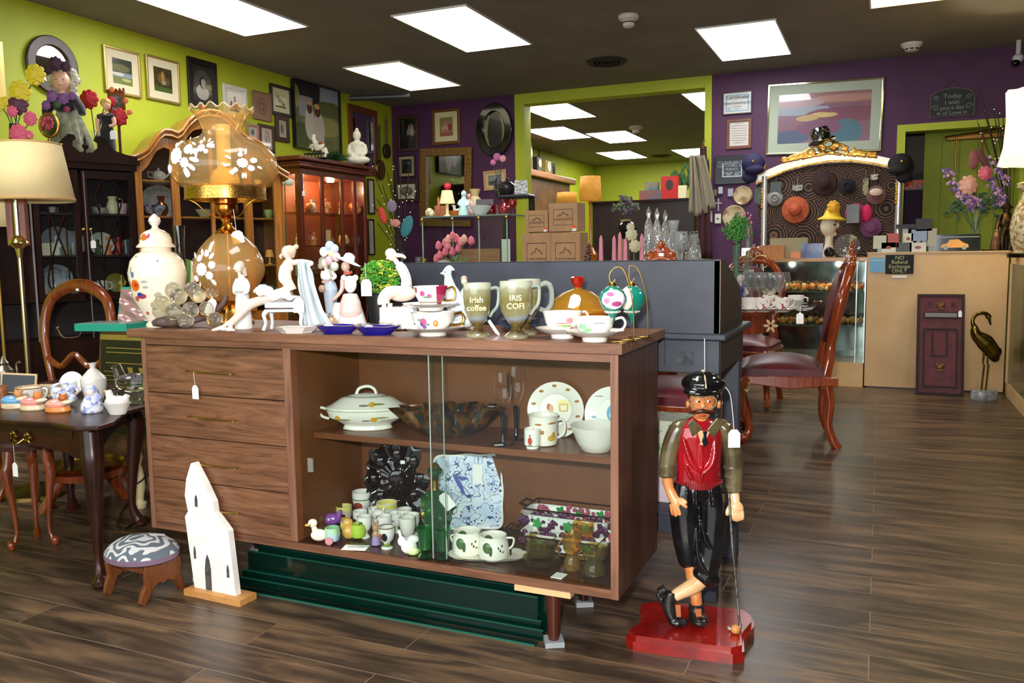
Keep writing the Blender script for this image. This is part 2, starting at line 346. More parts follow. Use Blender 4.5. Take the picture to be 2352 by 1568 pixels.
for i,(x,y,lab,dm) in enumerate(LIGHTS):
    t=thing('ceiling_light',lab,'ceiling light',(x,y,CEIL-.0125),0,'fluorescent panels in the ceiling')
    mb=MB();mb.ring([(-.31,-.615),(.31,-.615),(.31,.615),(-.31,.615)],[(-.297,-.602),(.297,-.602),(.297,.602),(-.297,.602)],0,.012)
    o=mb.build('frame',TRIMW,t,smooth=0);o.rotation_euler.x=math.radians(90);o.location.z=0
    for v in o.data.vertices:pass
    MB().bb(-.297,-.602,.002,.297,.602,.01).build('diffuser',dm,t,smooth=0)
for (x0,x1,y,lab) in ((-3.95,-3.3,8.93,'thin lit strip at the top left inside the opening'),(-2.0,-1.62,8.93,'thin lit strip at the top right inside the opening')):
    t=thing('strip_light',lab,'ceiling light',((x0+x1)/2,y,CEIL-.03));MB().bb(-(x1-x0)/2,-.03,-.0,(x1-x0)/2,.03,.012).build('tube',DIFF,t,smooth=0);MB().bb(-(x1-x0)/2,-.04,.012,(x1-x0)/2,.04,.03).build('housing',TRIMW,t,smooth=0)
# smoke detectors, vents, hanging bracket, camera
SMK=mat('cfc6b4',.5);SLOT=mat('1c1a18',.7)
t=thing('smoke_detector','beige domed smoke detector with stepped neck on the ceiling','smoke detector',(-1.77,6.26,CEIL))
MB().lathe([(.075,0),(.08,-.012),(.072,-.03),(.045,-.045),(.04,-.08),(.03,-.088),(0.0001,-.09)][::-1],seg=28).build('housing',SMK,t);MB().lathe([(.046,-.05),(.046,-.058)][::-1],seg=24).build('slot_ring',SLOT,t)
t=thing('smoke_detector','flat white smoke detector with dark slots above the chalk sign','smoke detector',(.19,8.2,CEIL))
MB().lathe([(.09,0),(.085,-.02),(.06,-.04),(.05,-.062),(0.0001,-.066)][::-1],seg=28).build('housing',mat('dcd8d0',.5),t)
for a in range(8):MB().box(.056*math.cos(a*.785),.056*math.sin(a*.785),-.05,.004,.03,.012,rot=a*.785).build('slot',SLOT,t,smooth=0)
t=thing('smoke_detector','beige smoke detector on the back room ceiling','smoke detector',(-3.18,11.63,CEIL));MB().lathe([(.1,0),(.1,-.03),(.05,-.05),(.045,-.09),(0.0001,-.1)][::-1],seg=24).build('housing',SMK,t)
for (x,y,lab) in ((-2.36,7.61,'dark round air vent in the main ceiling'),(-3.72,15.3,'dark round air vent in the back room ceiling')):
    t=thing('ceiling_vent',lab,'air vent',(x,y,CEIL));mb=MB()
    for r in (.04,.08,.12,.16):mb.lathe([(r,-.012),(r+.012,-.02),(r+.03,-.004)],seg=32)
    mb.build('louvre_ring',mat('2a2725',.6),t)
t=thing('conduit_bracket','grey metal pipe hanging just under the ceiling near the purple corner','pipe',(-4.93,7.8,CEIL-.07),.3)
MB().tube([(-.33,0,0),(.33,0,0)],.028,12).build('pipe',mat('55585c',.4,.6),t)
mb=MB();
for x in (-.2,.05,.28):mb.tube([(x,0,0),(x,0,.07)],.006,6).tube([(x,0,-.03),(x,0,.03)],.008,6)
mb.build('hanger',mat('3a3a3a',.5,.5),t)
p=at(2338,142,Y=8.5);t=thing('security_camera','small black and white dome security camera in the top right corner','camera',p)
MB().ell(0,0,.03,.045,.045,.04).build('housing',mat('c9c9c9',.3),t);MB().ell(-.02,-.03,-.015,.035,.035,.03).build('lens_dome',mat('0c0c0e',.1),t);MB().tube([(0,0,.04),(0,0,CEIL-p.z)],.02,10).build('stem',mat('c9c9c9',.3),t)
# exit sign in the hallway
p=at(2094,425,Y=10.55);t=thing('exit_sign','white exit sign with red letters on the wall beyond the doorway','sign',p)
MB().bb(-.14,-.02,-.055,.14,.02,.055).build('plate',mat('d9c9b6',.5),t,smooth=0);text('EXIT',.115,(.0,-.023,0),mat('d0311c',.5,emis=.3),t)
MB().bb(-.2,-.03,.06,.25,.02,.13).build('header_bar',mat('2a2a2c',.5),t,smooth=0)
# brass door track with hanging rods in front of the green boards
t=thing('sliding_door_track','brass ceiling track with two hanging rods above the green board door','door track',at(2230,305,Y=9.15));mb=MB();mb.tube([(-.22,0,-.03),(.4,0,.03)],.012,8).build('rail',mat('c79a4a',.3,1),t)
MB().tube([(-.12,0,0),(-.12,.0,-.36)],.007,6).build('rod',mat('9a6b3a',.35,1),t);MB().tube([(.1,0,0),(.1,0,-.2)],.009,6).build('rod',mat('8a5a30',.4,.6),t);MB().bb(-.2,0,-.05,.4,.152,-.02).build('wall_bracket',mat('9a6b3a',.35,1),t,smooth=0)
# panelled look of the second room's left wall: a column where its paint meets
struct('trim_3',MB().bb(XL,13.36,0,XL+.02,13.4,CEIL),mat('6f7a18',.6))
# ------------------------------------------------------------------ walnut sideboard with sliding glass doors
WAL=wood('walnut_laminate','563624','785038','8a6045','x',1.3,.42);WALV=wood('walnut_side','3a2019','4d2f24','583628','z',1.5,.4);INN=mottle('brown_interior','6a3d20','7a4827',4,.5)
WALD=wood('walnut_drawer_figure','4a2f1f','785036','8a6044','x',.8,.4,3.0);EDGE=wood('walnut_edge','654331','855c45','946a50','z',1.4,.45)
SB=thing('sideboard','long walnut sideboard with four drawers and sliding glass doors, its top covered with porcelain','sideboard',(-1.46,2.3,0))
def sb(x0,y0,z0,x1,y1,z1,mb=None):return (mb or MB()).bb(x0+1.46,y0-2.3,z0,x1+1.46,y1-2.3,z1)
sb(-2.355,2.08,.859,-.606,2.545,.887).build('top',WAL,SB,bevel=.0015,smooth=0)
m=sb(-2.31,2.1,.191,-2.292,2.525,.8585);m.build('side_panel',[WALV],SB,smooth=0)
sb(-.642,2.102,.191,-.622,2.525,.8585).build('side_panel',WALV,SB,smooth=0)
for a_ in ((-.643,2.098,.191,-.6215,2.102,.8585),(-2.3105,2.098,.191,-2.291,2.102,.8585),(-1.71,2.098,.218,-1.682,2.102,.84)):sb(*a_).build('edge_strip',EDGE,SB,smooth=0)
m=MB();sb(-1.708,2.102,.218,-1.684,2.49,.84,m);m.build('divider',INN,SB,smooth=0)
sb(-2.291,2.1,.836,-.6435,2.14,.8585).build('top_rail',WAL,SB,smooth=0)
sb(-2.291,2.1,.191,-.6435,2.5,.2145).build('bottom_panel',[WAL],SB,smooth=0)
sb(-1.683,2.105,.2147,-.6435,2.47,.216).build('bottom_lining',mottle('dark_shelf_wood','3c2116','48291b',5,.25),SB,smooth=0)
sb(-2.291,2.476,.2145,-.6435,2.49,.836).build('back_panel',INN,SB,smooth=0)
m=MB();sb(-1.681,2.2,.536,-.643,2.475,.555,m);m.build('shelf',[wood('shelf_wood','6a3a20','7a4628',None,'x',1,.35)],SB,smooth=0)
sb(-.6445,2.12,.218,-.6435,2.47,.835).build('side_lining',INN,SB,smooth=0)
BR=mat('c8a455',.25,1)
for i,(z0,z1) in enumerate(((.6735,.8335),(.526,.6705),(.3745,.523),(.2165,.3715))):
    d=sb(-2.289,2.098,z0,-1.712,2.118,z1).build('drawer',WALD,SB,smooth=0,bevel=.0015)
    zc=(.752,.599,.442,.29)[i];x0,x1=-2.077+1.46,-1.908+1.46
    MB().tube(spline([(x0-.012,-.232,zc+.004),(x0,-.212,zc+.003),(x0+.03,-.218,zc-.001),((x0+x1)/2,-.222,zc),(x1-.03,-.218,zc-.001),(x1,-.212,zc),(x1+.008,-.23,zc)],5),[.002]*2+[.0034]*26+[.002]*3 if False else .003,8).build('handle',BR,d)
    if i==0:
        mb=MB();mb.prism([(-.0135,-.046),(.0135,-.046),(.0135,-.01),(.006,0),(-.006,0),(-.0135,-.01)],-.0005,.0005);t=mb.build('price_tag',WHITE_CARD,d,smooth=0,loc=(x0+.012,-.215,zc-.045));MB().tube([(0,.0,0),(0,-.004,.045)],.0006,5).build('string',WHITE_CARD,t)
# sliding panes
for (xa,xb,y) in ((-1.68,-1.16,2.128),(-1.2,-.645,2.118)):
    g=sb(xa,y,.222,xb,y+.004,.838).build('glass_door',PANE,SB,smooth=0)
    m=MB();e=.0007;x=xb if y>2.12 else xa;sb(x-e,y-.0005,.222,x+e,y+.0045,.838,m);m.build('polished_edge',mat('b9c9c0',.2,coat=1),g,smooth=0)
for i,(x,y,z) in enumerate(((-1.66,2.135,.44),(-.71,2.47,.465))):sb(x,y,z,x+.02,y+.006,z+.045).build('shelf_clip',mat('a08c88',.4),SB,smooth=0)
m=MB();sb(-.935,2.115,.166,-.765,2.24,.19,m);m.build('leg_block',wood('pine','d9a069','e8bd8a',None,'x',1,.5),SB,smooth=0)
for (x,y) in ((-.835,2.165),(-.845,2.46),(-2.16,2.17),(-2.16,2.46)):
    l=MB().lathe([(.0155,.014),(.017,.03),(.0245,.166 if y<2.2 and x>-1 else .19)],x+1.46,y-2.3,seg=20).build('leg',mat('4a2215',.3,coat=.3),SB)
    f=MB().box(x+1.46,y-2.3,.009,.055,.055,.016,rot=.5).build('glass_coaster',mat('dfe6ea',.25,trans=.6,ior=1.3),l,smooth=0)
# plate glass stored beneath
GG=mat('1f6b5a',.08,0,.0,coat=.6,name='green_plate_glass');
def greenglass():
    m=pane_mat('green_pane',hx('5f9c88'));n=m.node_tree;o=n.nodes['Material Output'];mx=[q for q in n.nodes if q.type=='MIX_SHADER'][0]
    d=n.nodes.new('ShaderNodeBsdfPrincipled');d.inputs['Base Color'].default_value=c4(hx('082e26'));d.inputs['Roughness'].default_value=.1
    m2=n.nodes.new('ShaderNodeMixShader');m2.inputs[0].default_value=.5;n.links.new(mx.outputs[0],m2.inputs[1]);n.links.new(d.outputs[0],m2.inputs[2]);n.links.new(m2.outputs[0],o.inputs[0]);return m
GR=greenglass();GE=mat('1f5f4e',.3)
for i,(x0,x1,y,z0,hgt,lean,lab) in enumerate(((-1.98,-.9,2.2,.002,.112,4,'tall pane of green plate glass standing on edge under the sideboard'),(-2.0,-.885,2.19,.002,.045,0,'low strip of green plate glass in front of the tall panes'),(-2.02,-.87,2.168,.002,.028,0,'lowest strip of green plate glass, foremost under the sideboard'),(-1.96,-.875,2.23,.002,.125,3,'rear tall pane of green plate glass under the sideboard'),(-2.0,-.88,2.15,.0,.006,0,'green plate glass strip lying flat on the floor under the sideboard'))):
    t=thing('glass_sheet',lab,'glass sheet',(0,0,0),0,'sheets of plate glass under the sideboard')
    if hgt<.01:mb=MB().bb(x0,y-.02,.0005,x1,y+.004,.0065);mb.build('pane',GR,t,smooth=0);MB().bb(x0,y-.0215,.0005,x1,y-.0202,.0065).build('edge',GE,t,smooth=0);continue
    MB().bb(x0,y,z0,x1,y+.009,z0+hgt).build('pane',GR,t,smooth=0);MB().bb(x0,y-.0002,z0+hgt+.0002,x1,y+.0092,z0+hgt+.0016).build('edge',GE,t,smooth=0)
# ------------------------------------------------------------------ porcelain helpers
PW=mat('e6e1d8',.16,coat=.6,name='white_porcelain');PB=mat('e0ded8',.35,name='bisque');GOLD=mat('c79a3e',.25,1,name='gilding');BLACKG=mat('0c0c0f',.08,coat=1)
ZT=.887
def handle(it,pts,r,m,parent,name='handle'):return it.mb().tube(spline(pts,6),r,8).build(name,m,parent)
def cupset(px,Y,lab,body,rc,hc,rs,hs,grp='teacups on the sideboard',hang=0,hm=None,Z=ZT,sauc=PW,prof=None,cat='teacup',name='teacup_and_saucer',parent_cup=False,hw=None):
    it=Item(name,lab,cat,px,Y,Z,group=grp)
    it.mb().cup([(rs*.42,0),(rs*.44,hs*.35),(rs*.75,hs*.6),(rs,hs)],1.6,seg=36).build('saucer',sauc,it.o)
    z0=hs*.38+1.6;pr=prof or [(rc*.45,0),(rc*.48,hc*.06),(rc*.62,hc*.16),(rc*.85,hc*.5),(rc*.93,hc*.8),(rc,hc)]
    c=it.mb().cup([(r,z0+z) for r,z in pr],1.8,seg=36).build('cup',body,it.o)
    a=math.radians(hang);hw=hw or rc*.42;ca,sa=math.cos(a),math.sin(a)
    P=[(rc*.92,hc*.82),(rc+hw*.7,hc*.92),(rc+hw,hc*.6),(rc+hw*.6,hc*.3),(rc*.72,hc*.28)]
    handle(it,[(q*ca,q*sa,z0+z) for q,z in P],rc*.065,hm or PW,c);return it
def body(it,prims,name,m,voxel=1.6,smooth=4,parent=None,mb=None):
    """one continuous modelled form from limbs ('t', points, radii) and masses ('e', x,y,z,rx,ry,rz[,rot])"""
    mb=mb or it.mb()
    for p in prims:
        if p[0]=='t':mb.tube(spline(p[1],4),[p[2]]*99 if not isinstance(p[2],(list,tuple)) else interp(p[2],4),12)
        elif p[0]=='e':mb.ell(*p[1:7],seg=18,rot=p[7] if len(p)>7 else None)
        elif p[0]=='b':mb.box(*p[1:7],rot=p[7] if len(p)>7 else 0)
        elif p[0]=='l':mb.lathe(p[1],*p[2:])
    for i,v in enumerate(mb.v):pass
    return melt(mb,name,m,parent or it.o,voxel*it.k,smooth)
def interp(r,n):
    out=[]
    for i in range(len(r)-1):
        for j in range(n):out.append(r[i]+(r[i+1]-r[i])*j/n)
    return out+[r[-1]]
def face(it,x,y,z,s,turn=0,eye='2c2622',lip='b5564a',parent=None,blush=None):
    """eyes, brows and mouth on a small modelled head; centre of the head, radius s, turned by degrees"""
    a=math.radians(turn);R=Matrix.Rotation(a,3,'Z')
    def pt(dx,dz,dy):v=R@Vector((dx*s,-dy*s,dz*s));return (x+v.x,y+v.y,z+v.z)
    mb=it.mb()
    for q in (-.34,.34):mb.ell(*pt(q,.05,.84),s*.11,s*.06,s*.08,8)
    mb.build('eye',mat(eye,.3),parent or it.o)
    mb=it.mb();mb.ell(*pt(0,-.48,.82),s*.18,s*.07,s*.06,8);mb.build('mouth',mat(lip,.4),parent or it.o)
# ------------------------------------------------------------------ objects on the sideboard's top (Y is how far back each stands)
# lidded urn
it=Item('lidded_urn','tall white porcelain urn with domed lid and orange flower bouquet','urn',369,2.2,ZT)
k=it.k;UR=[('e',-30,96,12,13,'e8682a'),('e',-28,97,5,5,'b0361c'),('e',-50,97,6,10,'a03448'),('e',-16,72,12,6,'b43a50'),('e',-20,76,7,5,'3b4a9a'),('e',-30,66,6,6,'c95a50'),('e',-34,120,5,7,'5a78b8'),('e',-40,130,3,8,'97a0a0'),('e',-6,104,8,3,'a9b4ae'),('e',-4,92,7,3,'a9b4ae'),('e',-52,116,4,7,'8c96a8'),('e',-12,33,4,4,'c06060'),('e',-14,203,9,8,'e8682a'),('e',-4,206,5,6,'b8506a'),('e',-26,200,4,4,'6a9a6a'),('e',24,150,3,3,'8a909a'),('e',-30,160,3,2,'8a909a')]
UP_=paint('floral_porcelain','f3ead2',UR,k,5,60/k*.02,.14,.6)
it.mb().cup([(33,0),(34,5),(29,12),(33,18),(44,37),(60,68),(68,112),(69,122),(62,150),(48,166),(36,171),(34,182)],2,seg=48).build('body',UP_,it.o)
l=it.mb().lathe([(45,180),(46,183),(38,190),(37,200),(33,210),(22,218),(12,221),(8,224),(7,229),(10,232)],seg=48).build('lid',UP_,it.o)
it.mb().lathe([(8,229),(12,233),(15,240),(13,246),(6,253),(.01,257)],seg=10).build('finial',PW,l)
# black vase
it=Item('vase','tall slender black glass vase with flared rim behind the glass grapes','vase',424,2.27,ZT)
it.mb().cup([(17,0),(16,30),(12,80),(10,130),(11,190),(14,226)],2,seg=28).build('body',BLACKG,it.o)
# decorative plate behind the vase
it=Item('display_plate','round plate with red and green border half hidden behind the black vase','plate',412,2.38,ZT);it.o.location.x+=.03
m=it.mb();m.lathe([(40,0),(38,2),(26,4),(.01,4)],seg=32);o=m.build('plate',paint('bordered_plate','7b2a1c',[('e',0,0,28,28,'d9c9a0'),('e',8,6,12,8,'4f7a3a')],it.k),it.o);o.rotation_euler.x=math.radians(80);o.location.z=108*it.k
m=it.mb();m.tube([(-18,6,0),(-18,0,72)],2,6).tube([(18,6,0),(18,0,72)],2,6).tube([(0,30,0),(0,4,80)],2,6);m.build('wire_stand',GOLD,it.o)
# glass grapes
it=Item('glass_grape_cluster','cluster of clear glass grapes on a piece of driftwood','ornament',425,2.165,ZT);GL=mat('fbf8e4',.02,0,.93,1.42)
for i,(x,z,r) in enumerate(((366,678,16),(398,670,17),(419,684,17.5),(441,670,17),(462,682,16),(482,678,14),(384,699,16),(362,700,15),(366,719,16),(409,718,17),(444,715,17.5),(479,713,16.5),(396,734,16),(433,739,16.5),(494,738,16.5))):
    it.mb().ell((x-425)*1.06-4,(-6 if i in (2,6,9,10,11,13,4,14) else 22)+(i%3)*2,755-z+2,r*1.1,r*1.1,r*1.1,24).build('glass_ball',GL,it.o)
body(it,[('t',[(-84,22,10),(-60,24,14),(-30,30,12),(10,38,16),(50,40,30),(80,44,62),(86,44,90)],[6,14,10,8,7,7,3]),('t',[(-30,30,12),(-10,10,8),(20,0,6)],[7,6,3])],'driftwood',mottle('driftwood','4a3433','6a5550',30/1,.6),2,3)
price_tag(it,70,66,-4,34,20,62,78,tilt=-20)
# ------------------------------------------------------------------ parlour lamp
it=Item('parlour_lamp','large amber glass parlour lamp with ruffled shade and raised white roses','table lamp',533,2.33,ZT);L0=755
AMB=thin('amber_glass','f5d693',.8,.2);BRS=mottle('pierced_brass','8a5a1c','e2b45c',260,.3,1)
def prof(pts):return [(r,L0-y) for r,y in pts]
sh=it.mb();sh.open=1
P_=prof([(90,447),(104,440),(119,424),(124,399),(119,374),(102,354),(72,340),(52,332),(45,324),(46,312),(54,296),(62,285),(70,272)])
sh.lathe(P_,seg=128,lobes=16,amp=.045,wave=[0]*9+[.1,.3,.6,1]);SHD=sh.build('shade',AMB,it.o)
m=it.mb();m.tube([(71*it.rf*(1+.05*math.cos(8*a))*math.cos(a),71*it.rf*(1+.05*math.cos(8*a))*math.sin(a),L0-272+4.5*math.cos(16*a)) for a in [i*math.pi/96 for i in range(192)]],1.9,6,closed=True);m.build('ruffled_rim',thin('clear_rim','f4e4c0',1,.35),SHD)
def rose(it,cx,cz,s,R_,zc,parent,m): # raised rose spray following the glass
    rnd=random.Random(int(cx*7+cz));mb=it.mb()
    def on(x,z,out=1.5):
        rr=R_(z);y=-math.sqrt(max(rr*rr-x*x,1));l=math.hypot(x,y);return Vector((x/l*(rr+out),y/l*(rr+out),z))
    def petal(x,z,a,l,w):
        d=Vector((math.cos(a),math.sin(a)))
        for t in (.0,):
            c=on(x+d.x*l*.5,z+d.y*l*.5);mb.ell(c.x,c.y,c.z,l*.8,1.8,w*.8,8,rot=(0,-a,math.atan2(c.x,-c.y)))
    for (fx,fz,fs) in ((0,0,1),(.95,.35,.6),(.7,-.5,.62),(-.2,.9,.5),(-.7,-.75,.5)):
        for q in range(4):
            for j in range(4+q*2):a=j*2*math.pi/(4+q*2)+q;rr=s*fs*(.08+.17*q);petal(cx+s*fx*1.3+rr*math.cos(a)*.7,cz+s*fz*1.3+rr*math.sin(a)*.7,a+1.2,s*fs*.36,s*fs*.2)
    for j in range(9):a=rnd.random()*6.28;petal(cx+s*1.6*math.cos(a),cz+s*1.4*math.sin(a),a,s*.6,s*.26)
    mb.build('raised_roses',m,parent)
RW=mat('fbfaf6',.4);SR=lambda z:next((a[0]+(b[0]-a[0])*(z-a[1])/(b[1]-a[1])) for a,b in zip(P_,P_[1:]) if a[1]<=z<=b[1] or b is P_[-1])*it.rf
rose(it,-72,372,26,SR,0,SHD,RW);rose(it,70,354,15,SR,0,SHD,RW);rose(it,-10,385,12,SR,0,SHD,RW)
it.mb().lathe(prof([(15,434),(17,400),(16,340),(17,306)]),seg=20).build('chimney',mat('f2dfae',.3,coat=.5),it.o);it.mb().lathe(prof([(32,441),(34,425),(26,408),(14,400)]),seg=24).build('inner_glow_globe',mat('f4dca0',.4),it.o)
m=it.mb();m.open=1;m.lathe(prof([(92,472),(93,464),(92,442)]),seg=48);m.lathe(prof([(94,473),(94,469),(91,468)]),seg=48);m.build('gallery_ring',BRS,it.o)
m=it.mb()
for s_ in (-1,1):m.tube(spline([(s_*82,-20,L0-470),(s_*60,-20,L0-480),(s_*40,-12,L0-502),(s_*24,-4,L0-510),(0,0,L0-510)],5),1.6,6)
m.build('gallery_arm',mat('b98d3c',.25,1),it.o)
it.mb().lathe(prof([(10,512),(22,507),(27,498),(26,484),(24,483),(27,480),(27,463),(20,458)]),seg=32).build('burner',mat('b06a2c',.2,1),it.o)
it.mb().lathe(prof([(33,547),(26,543),(13,532),(11,524),(17,514),(12,510)]),seg=32).build('neck_cap',mat('d39b45',.2,1),it.o)
BP=prof([(30,699),(44,688),(66,668),(80,645),(83,630),(80,606),(66,580),(48,561),(32,548)]);bs=it.mb();bs.open=1;bs.lathe(BP,seg=56);BS=bs.build('glass_globe',thin('deep_amber_glass','e9bf74',.9,.28),it.o)
SR2=lambda z:next((a[0]+(b[0]-a[0])*(z-a[1])/(b[1]-a[1])) for a,b in zip(BP,BP[1:]) if a[1]<=z<=b[1] or b is BP[-1])*it.rf
rose(it,-38,128,21,SR2,0,BS,RW)
it.mb().tube([(0,0,L0-700),(0,0,L0-548)],3,10).build('inner_rod',mat('e6b45a',.2,1),it.o)
it.mb().lathe(prof([(50,755),(52,748),(46,742),(44,730),(34,716),(28,708),(32,702),(26,698)]),seg=40,lobes=20,amp=.03).build('foot',mat('b5813a',.3,1),it.o)
price_tag(it,30,L0-543,-32,28,26,26,L0-495,tilt=12)
# ------------------------------------------------------------------ small standing girl with a book
it=Item('girl_figurine','small white porcelain girl standing with an open book in front of the amber lamp','figurine',560,2.2,ZT,group='porcelain figurines on the sideboard');H=757
SKB=mat('f3ddc9',.3,coat=.3);HRB=mat('c3b09c',.3,coat=.3);PWB=mat('e2e1df',.25,coat=.4)
body(it,[('l',[(21,0),(21,8),(18,50),(15,84),(12,105),(9,116),(4,124)]),('t',[(-8,-2,114),(-14,-6,98),(-13,-10,84),(-4,-13,83)],[5,5,5,3]),('t',[(8,-2,114),(16,-5,98),(13,-10,84),(3,-13,83)],[5,5,5,3]),('e',0,0,110,12,8,10)],'robe',PWB,1.3,4)
body(it,[('t',[(-3,0,118),(-4,-2,130)],[4,4]),('e',-6,-3,140,9,10,12),('e',-14,-8,138,2,2,2)],'head',SKB,1,3);body(it,[('e',-2,2,143,11,11,13),('t',[(4,4,138),(8,6,120)],[7,5])],'hair',HRB,1,3);face(it,-7,-4,139,9,-30)
it.mb().box(-2,-15,86,20,8,2,rx=.5).build('book',mat('a8a39b',.5),it.o,smooth=0)
# ------------------------------------------------------------------ resting ballerina on a draped chair
it=Item('ballerina_figurine','large white porcelain ballerina reclining on a draped chair, legs stretched out','figurine',680,2.18,ZT,group='porcelain figurines on the sideboard');X0=680;B0=760
def q(x,y,dy=0):return (x-X0,dy,B0-y)
SK=mat('e9d3c2',.28,coat=.4);DRP=mat('c6d2d6',.28,coat=.4)
fig=body(it,[('t',[q(672,668),q(664,645),q(662,625),q(668,606),q(672,596)],[15,12,13,12,6]),('e',*q(664,616,0),16,10,12),
 ('t',[q(668,606),q(673,592)],[6,6]),('e',*q(667,580),13,12,15),('t',[q(656,584),q(650,588),q(654,594)],[3,2.2,3]),
 ('t',[q(676,604,4),q(700,602,6),q(722,606,2),q(714,612,-4)],[7,6,5,3]),('t',[q(656,612,-4),q(652,640,-10),q(668,656,-12)],[6,5,4]),
 ('t',[q(672,668,-3),q(640,678,-6),q(600,690,-8),q(575,704,-10),q(548,730,-10),q(530,748,-10)],[14,14,11,9,8,4]),
 ('t',[q(672,672,8),q(640,680,6),q(604,688,4),q(566,700,4),q(540,730,2),q(512,748,0)],[13,13,11,9,7,4]),
 ('t',[q(530,747,-10),q(536,752,-12),q(524,756,-12)],[5,5,3]),('t',[q(514,748),q(500,753),q(486,756)],[5,4.5,2.5])],'body',SK,1.5,4)
for n_,(xx,yy,dd) in enumerate(((512,757,0),(530,757,-12))):it.mb().ell(*q(xx,yy-4,dd),15,5,4,rot=(0,.18,0)).build('ballet_shoe',mat('eef0f2',.3,coat=.5),fig)
body(it,[('e',*q(674,577),14,13,13,(0,.4,0)),('e',*q(688,568),6,6,6),('t',[q(680,578),q(678,592,4)],[8,4])],'hair',mat('d8bfa4',.3,coat=.3),1.2,3,fig);face(it,-14,0,B0-581,12,-75)
tut=it.mb();R_=random.Random(3)
def tf(u,v):
    a=u*2*math.pi;rr=12+v*36;ruf=math.sin(a*9)*3.5*v;return (-38+rr*math.cos(a)*1.15,-2+rr*math.sin(a)*.8,86-v*10+ruf+(18*v if math.cos(a)<-.2 else 0)*abs(math.cos(a)))
tut.surf(tf,90,6);tut.build('tutu',PWB,fig,solid=1.2*it.k);tb=it.mb();tb.surf(lambda u,v:(-62-22*v*math.cos(u*3.1-.4)*.9+6*math.sin(u*25)*v*.3,-12+30*(u-.5)*v,70+38*v*(.5+.5*math.sin(u*3.1))),30,8);tb.build('tutu_bow',PWB,fig,solid=1.5*it.k)
body(it,[('b',*q(652,699,2),74,40,14),('e',*q(652,695,2),38,21,8)],'chair_cushion',mat('c3c6cb',.3,coat=.4),1.6,3)
ch=body(it,[('b',*q(655,712,2),80,42,7)]+[('t',[q(x,714,y),q(x-6*s_,722,y),q(x-2*s_,740,y),q(x-9*s_,757,y)],[7,5,4,4.5]) for x,y,s_ in ((618,-15,1),(622,20,.4),(694,-15,-.6),(698,20,-.8))],'chair_frame',mat('dbe2e5',.25,coat=.5),1.6,3)
def dr(u,v):
    w=18+v*20+max(0,v-.7)*40;x=702+(u-.5)*w*2*.8+math.sin(u*22)*1.2+v*14+v*v*14;z=610+148*v-10*math.sin(math.pi*u)*(1-v);return (x-X0,-14+10*math.cos(u*9)+math.cos(u*26)*4*(1-.2*v)+(1-math.sin(math.pi*u))*8,B0-z)
m=it.mb();m.surf(dr,60,20);m.build('drapery',DRP,it.o,solid=3*it.k);body(it,[('e',*q(706,650,4),20,8,44)],'chair_back',DRP,2,3)
price_tag(it,17,B0-682,-34,34,24)
# ------------------------------------------------------------------ balloon seller girl and lady with a wide hat
it=Item('balloon_girl_figurine','porcelain girl in a blue skirt holding a bunch of pastel balloons','figurine',762,2.36,ZT,group='porcelain figurines on the sideboard');X0=762;B0=748
fig=body(it,[('l',[(.01,30),(12,30),(15,60),(17,85),(13,98),(8,105),(.01,106)]),('t',[q(752,718),q(750,740,-4)],[5,4]),('t',[q(764,718),q(762,736,-4)],[5,4])],'skirt',mat('b8c8da',.3,coat=.4),1.3,3)
body(it,[('e',*q(757,630),12,9,14),('t',[q(748,622,-4),q(748,636,-9),q(764,638,-12)],[5,5,4]),('t',[q(766,622,-4),q(776,634,-8),q(768,640,-12)],[5,4,4])],'blouse',mat('f3ece4',.3,coat=.4),1.2,3)
body(it,[('e',*q(755,646,0),13,10,6)],'sash',mat('d6b7b4',.3,coat=.4),1.2,2)
h_=body(it,[('t',[q(754,618),q(752,612)],[4,4]),('e',*q(752,603,-2),9,9,11)],'head',SKB,1,3);body(it,[('e',*q(748,601,3),12,10,13),('t',[q(742,606),q(741,616)],[7,5])],'hair',mat('a9a49c',.35),1,3,h_);face(it,-9,-2,B0-604,9,15,parent=h_)
body(it,[('e',*q(746,661,-14),8,5,9)],'satchel',mat('a98f7c',.35),1,2);body(it,[('e',*q(749,744,-6),8,10,4),('e',*q(762,741,-6),8,10,4)],'shoe',mat('e8e4de',.3),1,2)
for (x,y,r,c_) in ((752,578,10,'f4f3f0'),(766,566,11,'b6cdf0'),(776,572,10,'c6d2f0'),(770,580,10,'f2e6b8'),(780,590,9.5,'ecd2d4'),(763,597,9,'e4c2cf'),(775,611,9.5,'d4e4cf')):
    it.mb().ell(*q(x,y,-8),r,r,r*1.15,20).build('balloon',mat(c_,.2,coat=.5),it.o)
m=it.mb()
for x,y in ((752,578),(766,566),(770,580),(775,611)):m.tube([q(x,y+9,-8),q(766,634,-10)],.7,5)
m.build('balloon_string',mat('b0a898',.4),it.o)
it=Item('lady_figurine','porcelain lady in a wide white hat and pink apron resting by a jug','figurine',808,2.3,ZT,group='porcelain figurines on the sideboard');X0=808;B0=750
body(it,[('l',[(34,0),(36,8),(30,30),(24,52),(16,72),(10,80)]),('e',*q(832,744,8),16,16,6),('e',*q(785,742,-4),14,16,6)],'skirt',PWB,1.5,3)
body(it,[('l',[(.01,26),(25,26),(27,40),(24,60),(16,80),(.01,82)],0,-6)],'apron',mat('e4c4bd',.3,coat=.4),1.5,3)
body(it,[('e',*q(808,648),15,10,20),('e',*q(794,634,-2),7,7,8),('e',*q(820,634,2),7,7,8)],'blouse',mat('eef0f4',.3,coat=.4),1.3,3)
SKD=mat('cfae9e',.3,coat=.4);h_=body(it,[('t',[q(804,624),q(801,616)],[5,5]),('e',*q(799,608,-2),10,10,12)],'head',SKD,1.1,3);face(it,-10,-2,B0-608,10,-20,parent=h_)
